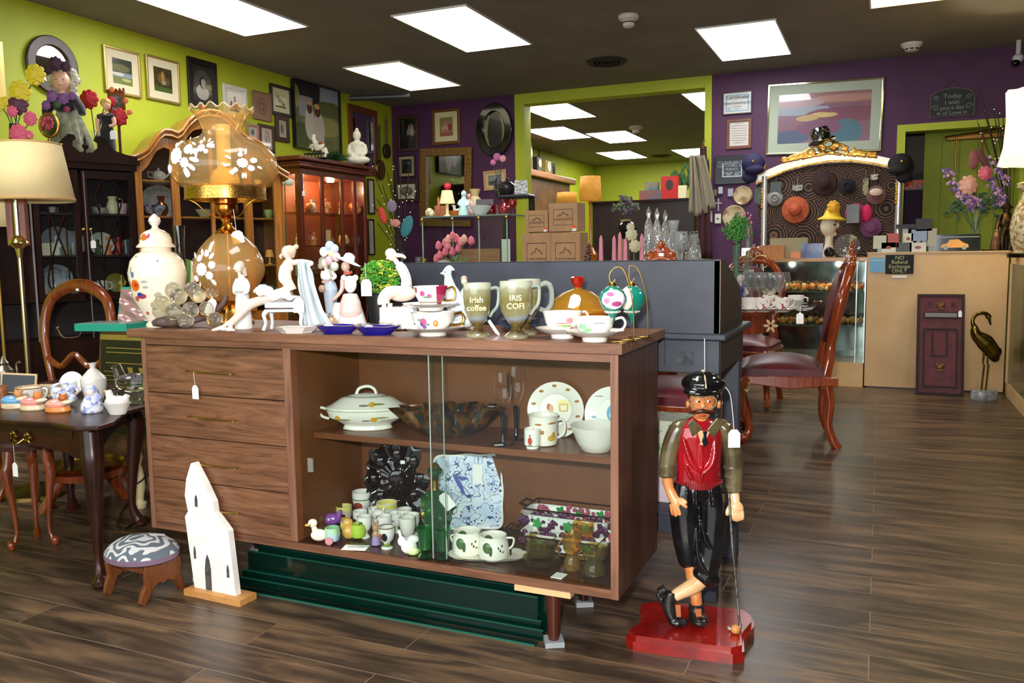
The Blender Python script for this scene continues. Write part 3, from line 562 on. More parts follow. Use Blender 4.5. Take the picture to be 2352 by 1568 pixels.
body(it,[('t',[q(792,638,-6),q(790,660,-10),q(778,676,-12),q(768,684,-12)],[6,5,4,3])],'arm',SKD,1.2,3)
body(it,[('t',[q(796,622,-8),q(806,624,-9),q(814,620,-4)],[4,3,3])],'neckerchief',mat('c45648',.4),1,2)
m=it.mb();m.xf=Matrix.Translation(Vector(q(804,597)))@Matrix.Rotation(math.radians(24),4,'Y');m.lathe([(31,0),(32,1.5),(14,5),(12,16),(6,20),(.01,21)],seg=32,sy=.9);m.build('wide_hat',mat('eceeec',.35),it.o)
m=it.mb();m.lathe([(14,0),(15,4),(16,30),(13,50),(8,60)],-30,2,seg=14);m.build('stone_pillar',mat('ececea',.3),it.o)
it2=it;it.mb().lathe([(7,0),(14,8),(16,17),(12,26),(6,30),(8,33)],*q(766,750,-26)[:2],0,seg=20).build('jug',mat('a5896e',.3,coat=.4),it.o)
price_tag(it,40,B0-637,-20,38,24,38,B0-600)
# ------------------------------------------------------------------ dishes along the front edge
it=Item('serving_dish','shallow cream hexagonal dish with gilt rim at the front of the sideboard','dish',681,2.125,ZT)
it.mb().cup([(36,0),(38,3),(54,14)],1.5,seg=6,sx=1,sy=.6).build('dish',PW,it.o,smooth=20);m=it.mb();m.open=1;m.lathe([(54,14.4),(55,15.2),(53,15.2)],seg=6,sy=.6);m.build('gilt_rim',mat('cfb070',.3,.8),it.o)
for px,lab in ((776,'cobalt blue ashtray with gilt rim, the left one of two'),(866,'cobalt blue ashtray with gilt rim, the right one beside the teacups')):
    it=Item('ashtray',lab,'ashtray',px,2.135 if px<800 else 2.14,ZT,group='cobalt blue ashtrays')
    it.mb().cup([(32,0),(36,4),(54,20)],2,seg=36,sy=.55,lobes=3,amp=.06,wave=[0,.2,1]).build('dish',mat('17127a',.08,coat=1),it.o)
    m=it.mb();m.open=1;m.lathe([(54,20.2),(55.5,21.5),(52.5,21.5)],seg=36,sy=.55,lobes=3,amp=.06,wave=[1,1,1]);m.build('gilt_rim',mat('d9cfc0',.25,.6),it.o)
# ------------------------------------------------------------------ potted plant
it=Item('potted_plant','bushy bright green artificial plant with yellow tips in a black pot','plant',876,2.42,ZT);R_=random.Random(5)
it.mb().cup([(26,0),(30,40),(34,72)],3,seg=28).build('pot',mat('141416',.5),it.o)
m=it.mb();m2=it.mb()
for i in range(520):
    a=R_.random()*6.28;ph=R_.random()**.8;zz=78+70*ph;rr=(46*math.sqrt(max(0,1-((zz-98)/54)**2)))*(.5+.5*R_.random());x,y=rr*math.cos(a),rr*math.sin(a)
    t=(m if R_.random()>.18 else m2)
    for j in range(3):
        b=a+j*2.1;l=6+R_.random()*3;t.ell(x+l*.4*math.cos(b),y+l*.4*math.sin(b),zz,l*.42,l*.3,1.2,6,rot=(R_.random()*3,R_.random()*3,b))
m.build('foliage',mottle('bright_leaf','357f1c','58a82a',60,.5),it.o);m2.build('yellow_tips',mat('c9c83a',.5),it.o)
m=it.mb();m.tube([(0,0,40),(0,0,90)],4,8);m.build('stem',mat('4a5a20',.6),it.o);it.mb().lathe([(.01,68),(32,68),(31,70),(.01,71)][1:],seg=24).build('soil',mat('241a12',.9),it.o)
# ------------------------------------------------------------------ seated shepherd girl
it=Item('seated_girl_figurine','white porcelain girl seated on a block with bowed head, cream skirt','figurine',915,2.28,ZT,group='porcelain figurines on the sideboard');X0=915;B0=764
body(it,[('b',*q(914,735,6),78,40,52),('e',*q(884,748,0),12,20,12),('e',*q(940,720,4),20,20,20)],'rock_seat',PWB,2,4)
body(it,[('e',*q(925,680,0),34,20,18),('t',[q(930,676,-4),q(900,676,-12),q(886,690,-14),q(886,702,-14)],[14,15,14,15])],'skirt',mat('f6e3cf',.3,coat=.4),1.6,3)
body(it,[('t',[q(936,668),q(936,645),q(926,622),q(918,612)],[14,12,12,9]),('t',[q(928,616,-8),q(938,640,-12),q(946,660,-12)],[6,5,4])],'torso',PWB,1.4,3)
h_=body(it,[('t',[q(918,612),q(912,602)],[6,6]),('e',*q(904,593,-2),11,11,13,(0,-.5,0)),('t',[q(898,598,-6),q(893,600,-8)],[3,2])],'head',mat('f3e2d4',.3,coat=.4),1.1,3);body(it,[('e',*q(902,588,2),13,12,12),('t',[q(912,592),q(930,594),q(936,600)],[6,4,3])],'hair',mat('dbcbb8',.35),1.1,3,h_);face(it,-13,-3,B0-596,10,-55,parent=h_)
body(it,[('t',[q(886,700,-12),q(884,735,-14)],[6,5]),('t',[q(900,700,-14),q(898,738,-16)],[6,5]),('e',*q(882,742,-18),8,12,4),('e',*q(898,744,-20),8,12,4)],'legs',mat('f6ece2',.3),1.3,3)
# ------------------------------------------------------------------ stacked cups
FL1=lambda k:paint('floral_cup','f3efe9',[('e',-18,34,8,8,'c8508a'),('e',-22,28,4,5,'6c3a86'),('e',-16,22,5,5,'7a5ab0'),('e',-26,38,6,2,'5a8a5a'),('e',10,30,6,8,'d9783a'),('e',10,30,2,3,'f0d060'),('e',-8,28,5,2,'5a8a5a')],k,3,300,.14,.6)
it=cupset(995,2.17,'white teacup with pink rose and orange flower, at the bottom of the stack',FL1(depth(col_at(995,2.17,ZT))/F),52,44,73,20,hang=20,hm=GOLD)
it=cupset(990,2.19,'crimson panelled teacup with gilt handle, stacked on another teacup',paint('crimson_panel_cup','f3efe9',[('b',28,36,12,24,'a3224f'),('b',-36,48,7,6,'a3224f'),('e',-16,40,6,6,'c85090'),('e',0,34,6,5,'c85090'),('e',-6,32,9,2,'4d8a50'),('b',0,20,60,1.2,'8a6a3a')],it.k,3,260,.14,.6),40,48,66,17,hang=14,hm=GOLD,Z=ZT+56*it.k)
# bird figurines behind the cups
it=Item('bird_figurine','pale blue and white porcelain bird with raised crest behind the stacked cups','figurine',1040,2.34,ZT);X0=1040;B0=762
body(it,[('t',[q(1060,735),q(1048,700),q(1036,665),q(1032,640),q(1030,630)],[26,24,14,9,9]),('e',*q(1030,630),11,10,10),('t',[q(1022,632),q(1013,632)],[4,1]),('t',[q(1026,622),q(1036,617),q(1047,626)],[3,4,2]),('e',*q(1062,745),32,26,14),('t',[q(1066,700),q(1078,735),q(1084,752)],[14,14,10])],'bird',mottle('pale_blue_glaze','b9cdd6','eef0ec',60,.15,0,.6),1.8,4)
it.mb().ell(*q(1026,629,-9),1.6,1,1.6).build('eye',mat('40464a',.2),it.o)
it=Item('shepherd_figurine','small white porcelain figure with curly hair behind the green mug','figurine',1072,2.42,ZT,group='porcelain figurines on the sideboard');X0=1072;B0=750
body(it,[('l',[(26,0),(24,20),(18,60),(12,85),(7,92),(4,96)])],'robe',mat('e9ead9',.3,coat=.4),1.6,3);h_=body(it,[('e',*q(1068,643,-1),7,7,9),('t',[q(1069,650),q(1070,658)],[3,4])],'head',SKB,1,2);body(it,[('e',*q(1068,638,1),8,8,8),('e',*q(1073,645,4),4,5,6)],'hair',mat('b9a794',.4),.9,2,h_);face(it,-4,-1,B0-643,7,-10,parent=h_)
# ------------------------------------------------------------------ coffee mugs
def glaze(name,k,H):
    m,n,b=nt(name);tc=n.nodes.new('ShaderNodeTexCoord');s_=n.nodes.new('ShaderNodeSeparateXYZ');n.links.new(tc.outputs['Object'],s_.inputs[0]);mp=n.nodes.new('ShaderNodeMapRange');mp.inputs[2].default_value=H*k;n.links.new(s_.outputs[2],mp.inputs[0])
    ad=n.nodes.new('ShaderNodeMath');ad.operation='MULTIPLY_ADD';n.links.new(noise(n,coords(n),30,3),ad.inputs[0]);ad.inputs[1].default_value=.16;n.links.new(mp.outputs[0],ad.inputs[2])
    n.links.new(ramp(n,ad.outputs[0],[(.06,'a9a987'),(.2,'4e3a18'),(.32,'6c5a2a'),(.42,'8e9aa2'),(.5,'8b8a62'),(.75,'7c7440'),(.95,'9a9a78'),(1,'bfc3ae')]),b.inputs['Base Color']);b.inputs['Roughness'].default_value=.12;b.inputs['Coat Weight'].default_value=.7;return m
GH=mat('93a096',.12,coat=.8);GT=mat('e8cf7a',.3,.7)
for px,Y,r,Hh,lab,txt,g2 in ((1098,2.17,32,123,'green brown glazed footed coffee mug, smaller one on the left',('Irish','coffee'),0),(1186,2.17,37,130,'green brown glazed footed coffee mug, larger one in front of another mug',('IRIS','COFI'),0),(1206,2.27,37,126,'mug of the same green glaze hidden behind the larger coffee mug, thick handle showing',None,1)):
    it=Item('coffee_mug',lab,'mug',px,Y,ZT,group='green glazed coffee mugs')
    b_=it.mb().cup([(28,0),(29,4),(26,8),(12,17),(10,24),(20,36),(r*.92,60),(r,85),(r,Hh)],2.2,seg=36).build('cup',glaze('olive_glaze',it.k,Hh),it.o)
    hh=[(r-2,0,Hh-14),(r+12,0,Hh-12),(r+17,0,Hh-22),(r+14,0,Hh-52),(r+2,0,Hh-68),(r-4,0,Hh-78)] if not g2 else [(r-2,0,Hh-14),(r+14,0,Hh-10),(r+24,0,Hh-24),(r+24,0,Hh-56),(r+12,0,Hh-72),(r-3,0,Hh-68)]
    handle(it,hh,4 if not g2 else 6,GH,b_)
    if txt:
        for t_,zz in zip(txt,(Hh-38,Hh-56)):it.text(t_,18,-1,-r*1.0-.4,zz,GT,ext=.3)
# stacked saucers
it=Item('saucer_stack','stack of blue and brown banded saucers behind the coffee mugs','saucers',1192,2.36,ZT)
for i,c_ in enumerate(('8a5a3a','6a86b8','2c3e78','54606a')):it.mb().cup([(26,i*7),(30,i*7+1),(44,i*7+7)],1.5,seg=32).build('saucer',mat(c_,.2,coat=.6),it.o)
it=Item('cake_knife','small white handled cake knife leaning beside the coffee mug','knife',1134,2.2,ZT);m=it.mb();m.prism([(-14,34),(-8,38),(14,4),(12,0),(4,6)],-1,1);m.build('blade',mat('e9e6dc',.2,coat=.5),it.o,smooth=0)
# ------------------------------------------------------------------ amber covered dish
it=Item('covered_candy_dish','amber pressed glass covered dish with a red orange knob and price tag','covered dish',1328,2.36,ZT);AG=thin('amber_pressed_glass','e8b23c',1.,.25)
it.mb().cup([(40,0),(44,3),(56,26),(70,44)],3,seg=12).build('bowl',AG,it.o,smooth=20);m=it.mb();m.open=1;m.lathe([(70,46),(72,50),(58,76),(36,92),(12,100),(8,104)],seg=12);m.build('lid',AG,it.o,smooth=20)
it.mb().lathe([(7,102),(9,106),(14,114),(16,126),(12,128),(.01,124)],seg=8).build('knob',mat('b8200c',.1,trans=.4,coat=.6),it.o,smooth=20);price_tag(it,-8,90,-62,32,24,tilt=-14)
# ------------------------------------------------------------------ two flowered teacups
for px,Y,lab,rc,hc,rs,hs,hg,cs in ((1292,2.2,'white teacup with pink flower on saucer, behind the other flowered one',46,50,62,24,30,[('e',14,42,8,7,'d98a8a'),('e',4,30,16,3,'9ab06a'),('e',-4,36,14,1.6,'c97a7a'),('e',20,22,5,5,'c7708a')]),(1366,2.14,'white teacup with green leaf spray on saucer at the right end of the sideboard',48,44,68,25,12,[('e',-30,36,8,7,'8ec09a'),('e',-18,28,9,4,'7fb88a'),('e',-24,22,6,5,'9ac8a0'),('e',-16,34,4,3,'e8dc9a'),('e',6,44,16,1.2,'8a8a9a')])):
    k_=depth(col_at(px,Y,ZT))/F;cupset(px,Y,lab,paint('leaf_sprig_cup','f4f1ea',cs,k_,4,260,.14,.6),rc,hc,rs,hs,hang=hg,hw=26)
# ------------------------------------------------------------------ hanging ornaments
for px,Y,ox,oz,H_,lab,shp in ((1455,2.16,-48,112,170,'teal and white bauble with pink roses hanging from a brass hook, the front one',[('e',0,-2,26,22,'f2e9ee'),('e',-8,10,8,5,'c56a9a'),('e',6,-12,12,6,'b64a86'),('e',-16,-4,6,7,'d08ab0')]),(1487,2.25,-36,105,166,'plain teal and gold bauble on a brass hook, the rear one',[('e',-16,0,14,26,'efe6d8'),('e',-22,-4,8,8,'9ac0dc')])):
    it=Item('hanging_ornament',lab,'ornament',px,Y,ZT,group='ornaments on brass hooks');m=it.mb()
    m.tube(spline([(0,0,4),(0,0,60),(-6,0,110),(-22,0,H_-8),(-40+abs(ox)*0,0,H_),(ox-6,0,H_-14),(ox-6,0,H_-30),(ox,0,H_-36),(ox+6,0,H_-28)],6),1.3,6)
    st=m.build('hook_stand',BR,it.o);m=it.mb();m.tube([(ox*.5+38*math.cos(a*.42)*.8,18*math.sin(a*.42),2) for a in range(15)],1.3,6,closed=True)
    for xx in (-46,-8):m.lathe([(6,0),(6,2)],xx,-8,seg=10)
    m.build('foot_ring',BR,st)
    o=it.mb();o.lathe([(.01,-62),(3,-56),(7,-42),(14,-33),(15,-30),(24,-22),(31,-6),(32,4),(26,16),(14,25),(8,28)],seg=32);ob=o.build('bauble',paint('bauble_glaze','147a66',shp,it.k,3,200,.12,.9),it.o);ob.location=(ox*it.k,0,(oz-12)*it.k)
    c_=it.mb().lathe([(8,27),(9,34),(7,36)],seg=12).build('gilt_cap',GOLD,ob);r_=it.mb().lathe([(14,-34),(19,-31),(14,-28)],seg=24,lobes=12,amp=.08).build('white_collar',PW,ob)
# ------------------------------------------------------------------ objects inside the sideboard
ZS=.555;ZB=.2165
it=Item('soup_tureen','white oval lidded tureen with yellow flower sprigs on the upper shelf','tureen',845,2.31,ZS)
TF=paint('sprigged_porcelain','f1eee2',[('e',-62,30,7,7,'d8a83a'),('e',22,28,8,6,'e0b030'),('e',-44,28,14,2,'8a8a5a'),('e',40,32,16,2,'9a9a6a'),('e',4,26,10,2,'8a7a7a'),('e',18,62,8,5,'e0b030'),('e',32,62,14,2,'8a8a5a'),('e',0,60,12,2,'8a7a6a'),('b',0,47,96,1.2,'b9bfa8'),('b',0,76,60,1,'a8ae98')],it.k,3,250,.15,.6)
it.mb().cup([(54,0),(58,2),(54,10),(64,16),(88,28),(94,42),(96,50)],2,seg=48,sy=.55).build('bowl',TF,it.o)
m=it.mb();m.lathe([(97,50),(96,52),(82,58),(60,72),(34,80),(.01,83)],seg=48,sy=.55);l=m.build('lid',TF,it.o)
handle(it,[(-24,0,80),(-18,0,92),(-6,0,97),(8,0,97),(18,0,90),(22,0,80)],3.6,TF,l)
for s_ in (-1,1):handle(it,[(s_*88,0,24),(s_*104,0,30),(s_*112,0,44),(s_*106,0,50),(s_*92,0,46)],3.2,TF,it.o)
CARN=mat('4a2c10',.08,.55,coat=1,name='carnival_glass')
def carnival(n_='carnival_amber'):
    m,n,b=nt(n_);f=noise(n,coords(n),18,2);n.links.new(ramp(n,f,[(.3,'160c06'),(.45,'40240a'),(.55,'7a4a12'),(.62,'1f3a2c'),(.7,'38203a')]),b.inputs['Base Color']);b.inputs['Metallic'].default_value=.45;b.inputs['Roughness'].default_value=.12;b.inputs['Coat Weight'].default_value=1;return m
it=Item('carnival_glass_bowl','large dark amber iridescent glass bowl with ruffled edge on the upper shelf','bowl',1028,2.29,ZS);m=it.mb()
m.cup([(44,0),(50,3),(72,16),(92,40),(108,68)],3,seg=96,sy=.62,lobes=12,amp=.1,wave=[0,.2,.7,1.3,2.6]);m.build('bowl',carnival(),it.o)
for px,Y,lab in ((1156,2.25,'champagne flute with clear bowl and blue black stem, the front one'),(1186,2.34,'champagne flute with clear bowl and blue black stem, the rear one')):
    it=Item('champagne_flute',lab,'glass',px,Y,ZS,group='champagne flutes');DS=mat('0a0d1c',.08,coat=1)
    it.mb().lathe([(27,0),(26,2),(6,6),(4,12),(5,60),(7,72),(5,76)],seg=24).build('stem',DS,it.o);m=it.mb();m.open=1;m.lathe([(4,76),(12,88),(20,110),(21,135),(18,168)],seg=28);m.build('bowl',thin('clear_flute','fefefe',1.2),it.o)
    if px<1170:it.mb().box(-10,-22,4,20,12,.6,rot=.3).build('price_sticker',WHITE_CARD,it.o,smooth=0)
def leaning_plate(px,Y,Z,r,lab,m,tilt=76,name='plate',z=None,extra=None):
    it=Item(name,lab,'plate',px,Y,Z);mb=it.mb();mb.xf=Matrix.Translation((0,0,r*math.sin(math.radians(tilt))))@Matrix.Rotation(math.radians(tilt),4,'X');mb.lathe([(r*.55,3),(r*.6,0),(r,-5),(r,-7),(r*.6,-3),(.01,-2)][::-1],seg=48);mb.build('plate',m,it.o)
    MB(it.k).box(0,14,3,r*.8,8,6).build('stand',mat('5a3a22',.5),it.o);return it
k_=depth(col_at(1277,2.4,ZS))/F;AN=[]
for i in range(10):
    a=math.radians(20+i*36);AN+=[('e',52*math.cos(a),62+54*math.sin(a),5.5,3,'b98250')]
leaning_plate(1277,2.4,ZS,65,'round white nursery plate with small brown animals around the rim',paint('nursery_plate','f6f2ea',AN+[('e',-16,70,5,8,'c2492f'),('e',-10,66,5,9,'d9a878'),('e',18,72,16,14,'f2e4a0'),('b',18,68,10,9,'d9b070'),('b',18,68,7,6,'efe4c4'),('e',-14,56,14,2.5,'9ab0b8')],k_,2,300,.15,.6))
k_=depth(col_at(1400,2.38,ZS))/F
leaning_plate(1408,2.4,ZS,65,'white plate with a blue figure, half cut off by the right edge of the opening',paint('nursery_plate_blue','f6f4f0',[('e',-2,66,13,18,'6db4d8'),('e',0,62,8,10,'f4f4f4'),('e',-44,58,6,3,'7a9aa8'),('e',-30,104,10,1,'8a8a8a')],k_,2,300,.15,.6))
it=Item('nursery_mug','white nursery mug with brown and yellow animal pictures in front of the round plate','mug',1248,2.29,ZS);MU=paint('nursery_mug','f6f0e4',[('e',18,20,9,7,'d8ac4a'),('e',22,26,4,8,'d0a040'),('e',-4,34,5,5,'b98250'),('e',-12,52,8,2.5,'b07a4a'),('e',20,54,10,2.5,'b07a4a'),('e',-20,34,5,3,'9ac0d0')],it.k,2,300,.15,.6)
b_=it.mb().cup([(26,0),(31,3),(33,12),(33,50),(34,66),(36,70)],2,seg=36).build('cup',MU,it.o);handle(it,[(31,0,56),(44,0,58),(50,0,44),(46,0,24),(31,0,14)],3,PW,b_)
it=Item('egg_cup','small white egg cup with a red figure beside the nursery mug','egg cup',1223,2.235,ZS);it.mb().cup([(14,0),(15,2),(14,4),(19,9),(19,46)],2,seg=28).build('cup',paint('egg_cup_print','f6f4ee',[('e',-6,20,5,9,'c8402c'),('e',-6,32,3,3,'c09060'),('e',-6,9,6,2,'6aa05a')],it.k,2,300,.15,.6),it.o)
it=Item('serving_bowl','wide plain white bowl at the right end of the upper shelf','bowl',1370,2.27,ZS);it.mb().cup([(30,0),(34,2),(46,22),(57,50),(61,60)],2.2,seg=48).build('bowl',PW,it.o)
# lower shelf: dark glass egg platter and birds tray
it=Item('glass_platter','large dark purple brown carnival glass platter with embossed medallions, leaning at the back','platter',915,2.43,ZB);m=it.mb();R_=random.Random(2)
def pf(u,v):
    a=u*2*math.pi;r=v;sq=1/max(abs(math.cos(a)),abs(math.sin(a)))**.45;w=1+.035*math.cos(16*a)*v
    x,z=74*r*math.cos(a)*sq*w,82*r*math.sin(a)*sq*w;y=-math.sin(min(1,v)*8)*3+(-4*math.cos(a*8) if v>.55 else 2*math.cos(a*12))*v;return (x,y+(z+82)*.12,z+88)
m.surf(pf,120,28);m.build('platter',mat('170c10',.1,.3,coat=1),it.o,solid=3*it.k,smooth=60);m=it.mb()
for a in range(8):m.ell(52*math.cos(a*.785)*1.05,-3+(52*math.sin(a*.785)+86)*.12,88+56*math.sin(a*.785),13,4,15,14)
m.ell(0,5,88,22,5,26,18);m.build('embossed_medallions',mat('1d0f14',.06,.3,coat=1),it.o);it.mb().box(14,-4,132,10,1,8).build('price_sticker',WHITE_CARD,it.o,smooth=0)
it=Item('bird_tray','rectangular blue and white tray painted with a swallow and flowers, leaning at the back','tray',1077,2.43,ZB);k=it.k
def bluetray():
    shp=[('e',-26,108,8,22,'2c4aa8')];m=paint('swallow_tray','c3d3ee',[],k,second='dfe8f6',nsc=25);n=m.node_tree;b=n.nodes['Principled BSDF'];L=n.links.new;cur=b.inputs['Base Color'].links[0].from_socket
    for sc,th,c_ in ((55,.16,'24377e'),(38,.13,'b0445a'),(46,.12,'d9c868')):
        vo=n.nodes.new('ShaderNodeTexVoronoi');vo.inputs['Scale'].default_value=sc;mp=n.nodes.new('ShaderNodeMapping');mp.inputs['Location'].default_value=(sc,3,sc*.3);mp.inputs['Scale'].default_value=(1,0,1);tc=n.nodes.new('ShaderNodeTexCoord');L(tc.outputs['Object'],mp.inputs[0]);L(mp.outputs[0],vo.inputs['Vector'])
        lt=n.nodes.new('ShaderNodeMath');lt.operation='LESS_THAN';lt.inputs[1].default_value=th;L(vo.outputs['Distance'],lt.inputs[0]);mx=n.nodes.new('ShaderNodeMix');mx.data_type='RGBA';L(lt.outputs[0],mx.inputs[0]);L(cur,mx.inputs[6]);mx.inputs[7].default_value=c4(hx(c_));cur=mx.outputs[2]
    ns=noise(n,coords(n,(1,0,1)),28,1);e=n.nodes.new('ShaderNodeMath');e.operation='COMPARE';e.inputs[1].default_value=.5;e.inputs[2].default_value=.012;L(ns,e.inputs[0]);mx=n.nodes.new('ShaderNodeMix');mx.data_type='RGBA';L(e.outputs[0],mx.inputs[0]);L(cur,mx.inputs[6]);mx.inputs[7].default_value=c4(hx('3a4a80'));L(mx.outputs[2],b.inputs['Base Color']);b.inputs['Roughness'].default_value=.2;return m
def rt(w,h_,n=40,wav=.015):
    P=[]
    for i in range(n*4):
        a=2*math.pi*i/(n*4);c_,s_=math.cos(a),math.sin(a);q_=(abs(c_)**8+abs(s_)**8)**(-1/8);ww=1+wav*math.cos(8*a);P.append((w*c_*q_*ww,h_*s_*q_*ww))
    return P
TL=lambda mb:setattr(mb,'xf',Matrix.Translation((0,0,84))@Matrix.Rotation(math.radians(-8),4,'X')) or mb
TL(it.mb()).prism(rt(76,82),-1,2).build('tray',bluetray(),it.o,smooth=0);TL(it.mb()).ring(rt(80,86),rt(76,82),-5,1).build('rim',mat('e9e6dc',.2,coat=.5),it.o,smooth=0)
m=TL(it.mb());m.prism([(-36,42),(-28,40),(-14,18),(-6,-6),(-8,-8),(-20,8),(-30,26)],-2.4,-1.1);m.prism([(-28,36),(-4,34),(2,28),(-16,26)],-2.6,-1.2);m.prism([(-20,22),(14,-18),(2,-2),(-8,10)],-2.6,-1.2);m.build('painted_swallow',mat('2c46a0',.3),it.o,smooth=0)
TL(it.mb()).box(22,-2.5,40,22,.8,44).build('price_label',WHITE_CARD,it.o,smooth=0)
# green decanter and glasses
GRN=thin('green_glass','6cc880',1,.1)
it=Item('decanter','green glass decanter with gilt neck and pointed green stopper','decanter',1003,2.3,ZB)
m=it.mb();m.open=1;m.lathe([(24,0),(26,4),(22,12),(34,44),(37,74),(34,96),(18,110),(9,114)],seg=8);m.build('body',GRN,it.o,smooth=20);it.mb().lathe([(9,114),(8,120),(8,136),(12,140)],seg=20).build('neck',GOLD,it.o)
l=it.mb().lathe([(7,140),(12,146),(18,154),(18,160),(12,165)],seg=24).build('stopper',mat('0e5a2a',.1,trans=.4,coat=1),it.o);it.mb().lathe([(12,165),(8,172),(.01,178)],seg=20).build('gilt_tip',mat('9a7434',.3,.7),l)
price_tag(it,16,112,-34,40,24,tilt=35)
m=it.mb()
for i in range(5):m.ell(-26+i*13,-30+abs(i-2)*3,60+8*math.sin(i*2),6,1,8,8)
m.build('gilt_flowers',GOLD,it.o)
for px,Y,lab in ((977,2.13,'green shot glass with flared foot, left of the front pair'),(1018,2.14,'green shot glass with flared foot, right of the front pair'),(1008,2.2,'green shot glass behind the front pair')):
    it=Item('shot_glass',lab,'glass',px,Y,ZB,group='green shot glasses');it.mb().lathe([(16,0),(18,3),(11,12),(14,22)],seg=8).build('foot',mat('0c3a1c',.1,trans=.5,coat=1),it.o,smooth=20);m=it.mb();m.open=1;m.lathe([(14,22),(15,40),(17,58),(20,72)],seg=20);m.build('bowl',GRN,it.o)
# egg cups: (px, Y, r, h, kind, colour, label, marks)
EC=[(833,2.4,23,60,'tall','large white egg cup with a red barn picture, leftmost of the tall ones',[('e',-6,30,10,9,'a8443a'),('b',0,44,30,1.5,'7a8a5a'),('e',4,16,14,2,'a09a8a')]),(890,2.385,25,46,'cup','large white egg cup with yellow band and rooster, at the back',[('b',0,40,30,5,'e8dc7a'),('e',0,20,12,7,'1c6a5a'),('e',-14,24,5,6,'9a5a3a')]),
 (791,2.33,19,38,'cup','yellow checked egg cup with a small brown motif, left of the tall ones',[('b',0,40,30,14,'e6e08a'),('b',0,16,30,12,'d8c4b4'),('e',-2,18,9,5,'3a2c1c'),('b',-2,14,8,2,'e0b030')]),(828,2.31,17,36,'cup','white egg cup with a small dark owl like mark',[('e',-12,16,6,5,'3a2c24'),('e',-12,10,7,2,'d0a040')]),
 (838,2.22,17,50,'foot','white footed egg cup with a strawberry',[('e',-6,30,7,7,'c83a2a'),('e',-6,38,6,3,'4a8a3a')]),(884,2.24,17,52,'foot','white footed egg cup with a lilac sprig behind the rooster cup',[('e',6,30,6,4,'9a8ab8')]),(889,2.16,19,52,'foot','white footed egg cup with a black and red rooster at the very front',[('e',-3,30,7,10,'26262c'),('e',-12,30,3,9,'b83a30'),('b',0,8,16,3,'5a9a3a'),('e',2,11,3,3,'e07a3a'),('b',0,50,22,1.4,'7a5a48')]),
 (908,2.3,17,46,'foot','white egg cup with a violet, in the middle row',[('e',-2,30,4,3,'a89ac8')]),(946,2.3,19,48,'foot','white egg cup with a tiny flower, right of the middle row',[('e',6,30,3,3,'b07a8a')]),(930,2.33,18,50,'foot','plain white egg cup at the back right',[]),(937,2.22,19,62,'foot','tall plain white goblet egg cup before the decanter',[]),(862,2.34,16,40,'foot','plain white egg cup behind the white cat',[])]
for px,Y,r,h_,kd,lab,mk in EC:
    it=Item('egg_cup',lab,'egg cup',px,Y,ZB,group='collection of egg cups');M_=paint('egg_cup_picture','f4f1ec',mk,it.k,2,300,.15,.6) if mk else PW
    pr=[(r*.7,0),(r*.75,3),(r,h_*.5),(r,h_)] if kd=='cup' else ([(r*.72,0),(r*.7,3),(r*.4,h_*.16),(r*.42,h_*.26),(r*.85,h_*.42),(r,h_*.7),(r,h_)])
    it.mb().cup(pr,2,seg=28).build('cup',M_,it.o)
def duckcup(px,Y,lab,bodyc,cupc,prims,wheels=0,extra=None):
    it=Item('animal_egg_cup',lab,'egg cup',px,Y,ZB,group='animal shaped egg cups');body(it,prims,'animal',bodyc,1,3);it.mb().cup([(9,10),(15,14),(18,26),(17,40)],2,16,0,seg=24) if False else None
    if cupc:m=it.mb();m.cup([(10,2),(16,6),(19,20),(17,36)],2,x=18,seg=24);m.build('cup',cupc,it.o)
    return it
it=duckcup(746,2.13,'white and green duck shaped egg cup on wheels with yellow beak',mat('f2ecd6',.2,coat=.5),mottle('pastel_rainbow_glaze','a8d8a0','a8c8e8',30,.2,0,.5),[('e',-12,0,18,20,13,14),('t',[(-20,0,24),(-24,0,38),(-25,0,44)],[8,6,9]),('e',-26,0,46,11,10,10)])
it.mb().ell(-38,-2,42,6,4,3).build('beak',mat('e8b030',.3),it.o);it.mb().ell(-30,-9,44,1.8,1,2).build('eye',mat('202020',.2),it.o);m=it.mb();m.lathe([(9,-4),(10,0),(9,4)],seg=16);w=m.build('wheel',mat('c88a90',.3),it.o);w.rotation_euler.x=1.57;w.location=(14*it.k,-16*it.k,9*it.k)
it=duckcup(762,2.27,'bright purple whale shaped egg cup',mat('9a58b8',.2,coat=.5),None,[('e',0,0,18,22,14,14),('t',[(-18,0,22),(-20,0,34),(-18,0,44)],[6,5,1.5]),('t',[(16,0,22),(20,0,32),(22,0,38)],[7,5,4])]);it.mb().ell(-4,-13,20,2.6,1,3).build('eye',mat('f4f4f4',.2),it.o)
it=duckcup(806,2.19,'orange hen shaped egg cup with a lime green cup',mottle('orange_glaze','e8a040','f0c878',60,.2,0,.5),mat('b9d84a',.2,coat=.5),[('e',-4,0,18,17,14,18),('e',-6,0,38,12,11,12),('e',-18,0,30,6,5,9)])
it=duckcup(870,2.3,'white cat shaped egg cup with pointed ears',mat('f4f0ec',.2,coat=.5),None,[('e',0,0,16,18,14,17),('e',2,-3,36,17,12,14),('t',[(-10,0,46),(-13,0,54)],[4,1]),('t',[(12,0,46),(15,0,54)],[4,1])]);it.mb().ell(-2,-15,34,1.5,1,2).build('eye',mat('3a3a3a',.2),it.o)
it=duckcup(864,2.17,'small brown rabbit shaped egg cup in a violet dress',mat('b88a6a',.3,coat=.4),None,[('e',0,0,40,8,7,9),('e',0,0,24,9,8,12),('t',[(-3,0,46),(-5,0,58)],[3,2]),('t',[(3,0,46),(5,0,58)],[3,2]),('e',0,0,8,10,8,9)]);it.mb().lathe([(11,2),(10,12),(7,26)],seg=16).build('dress',mat('a08ac0',.35),it.o)
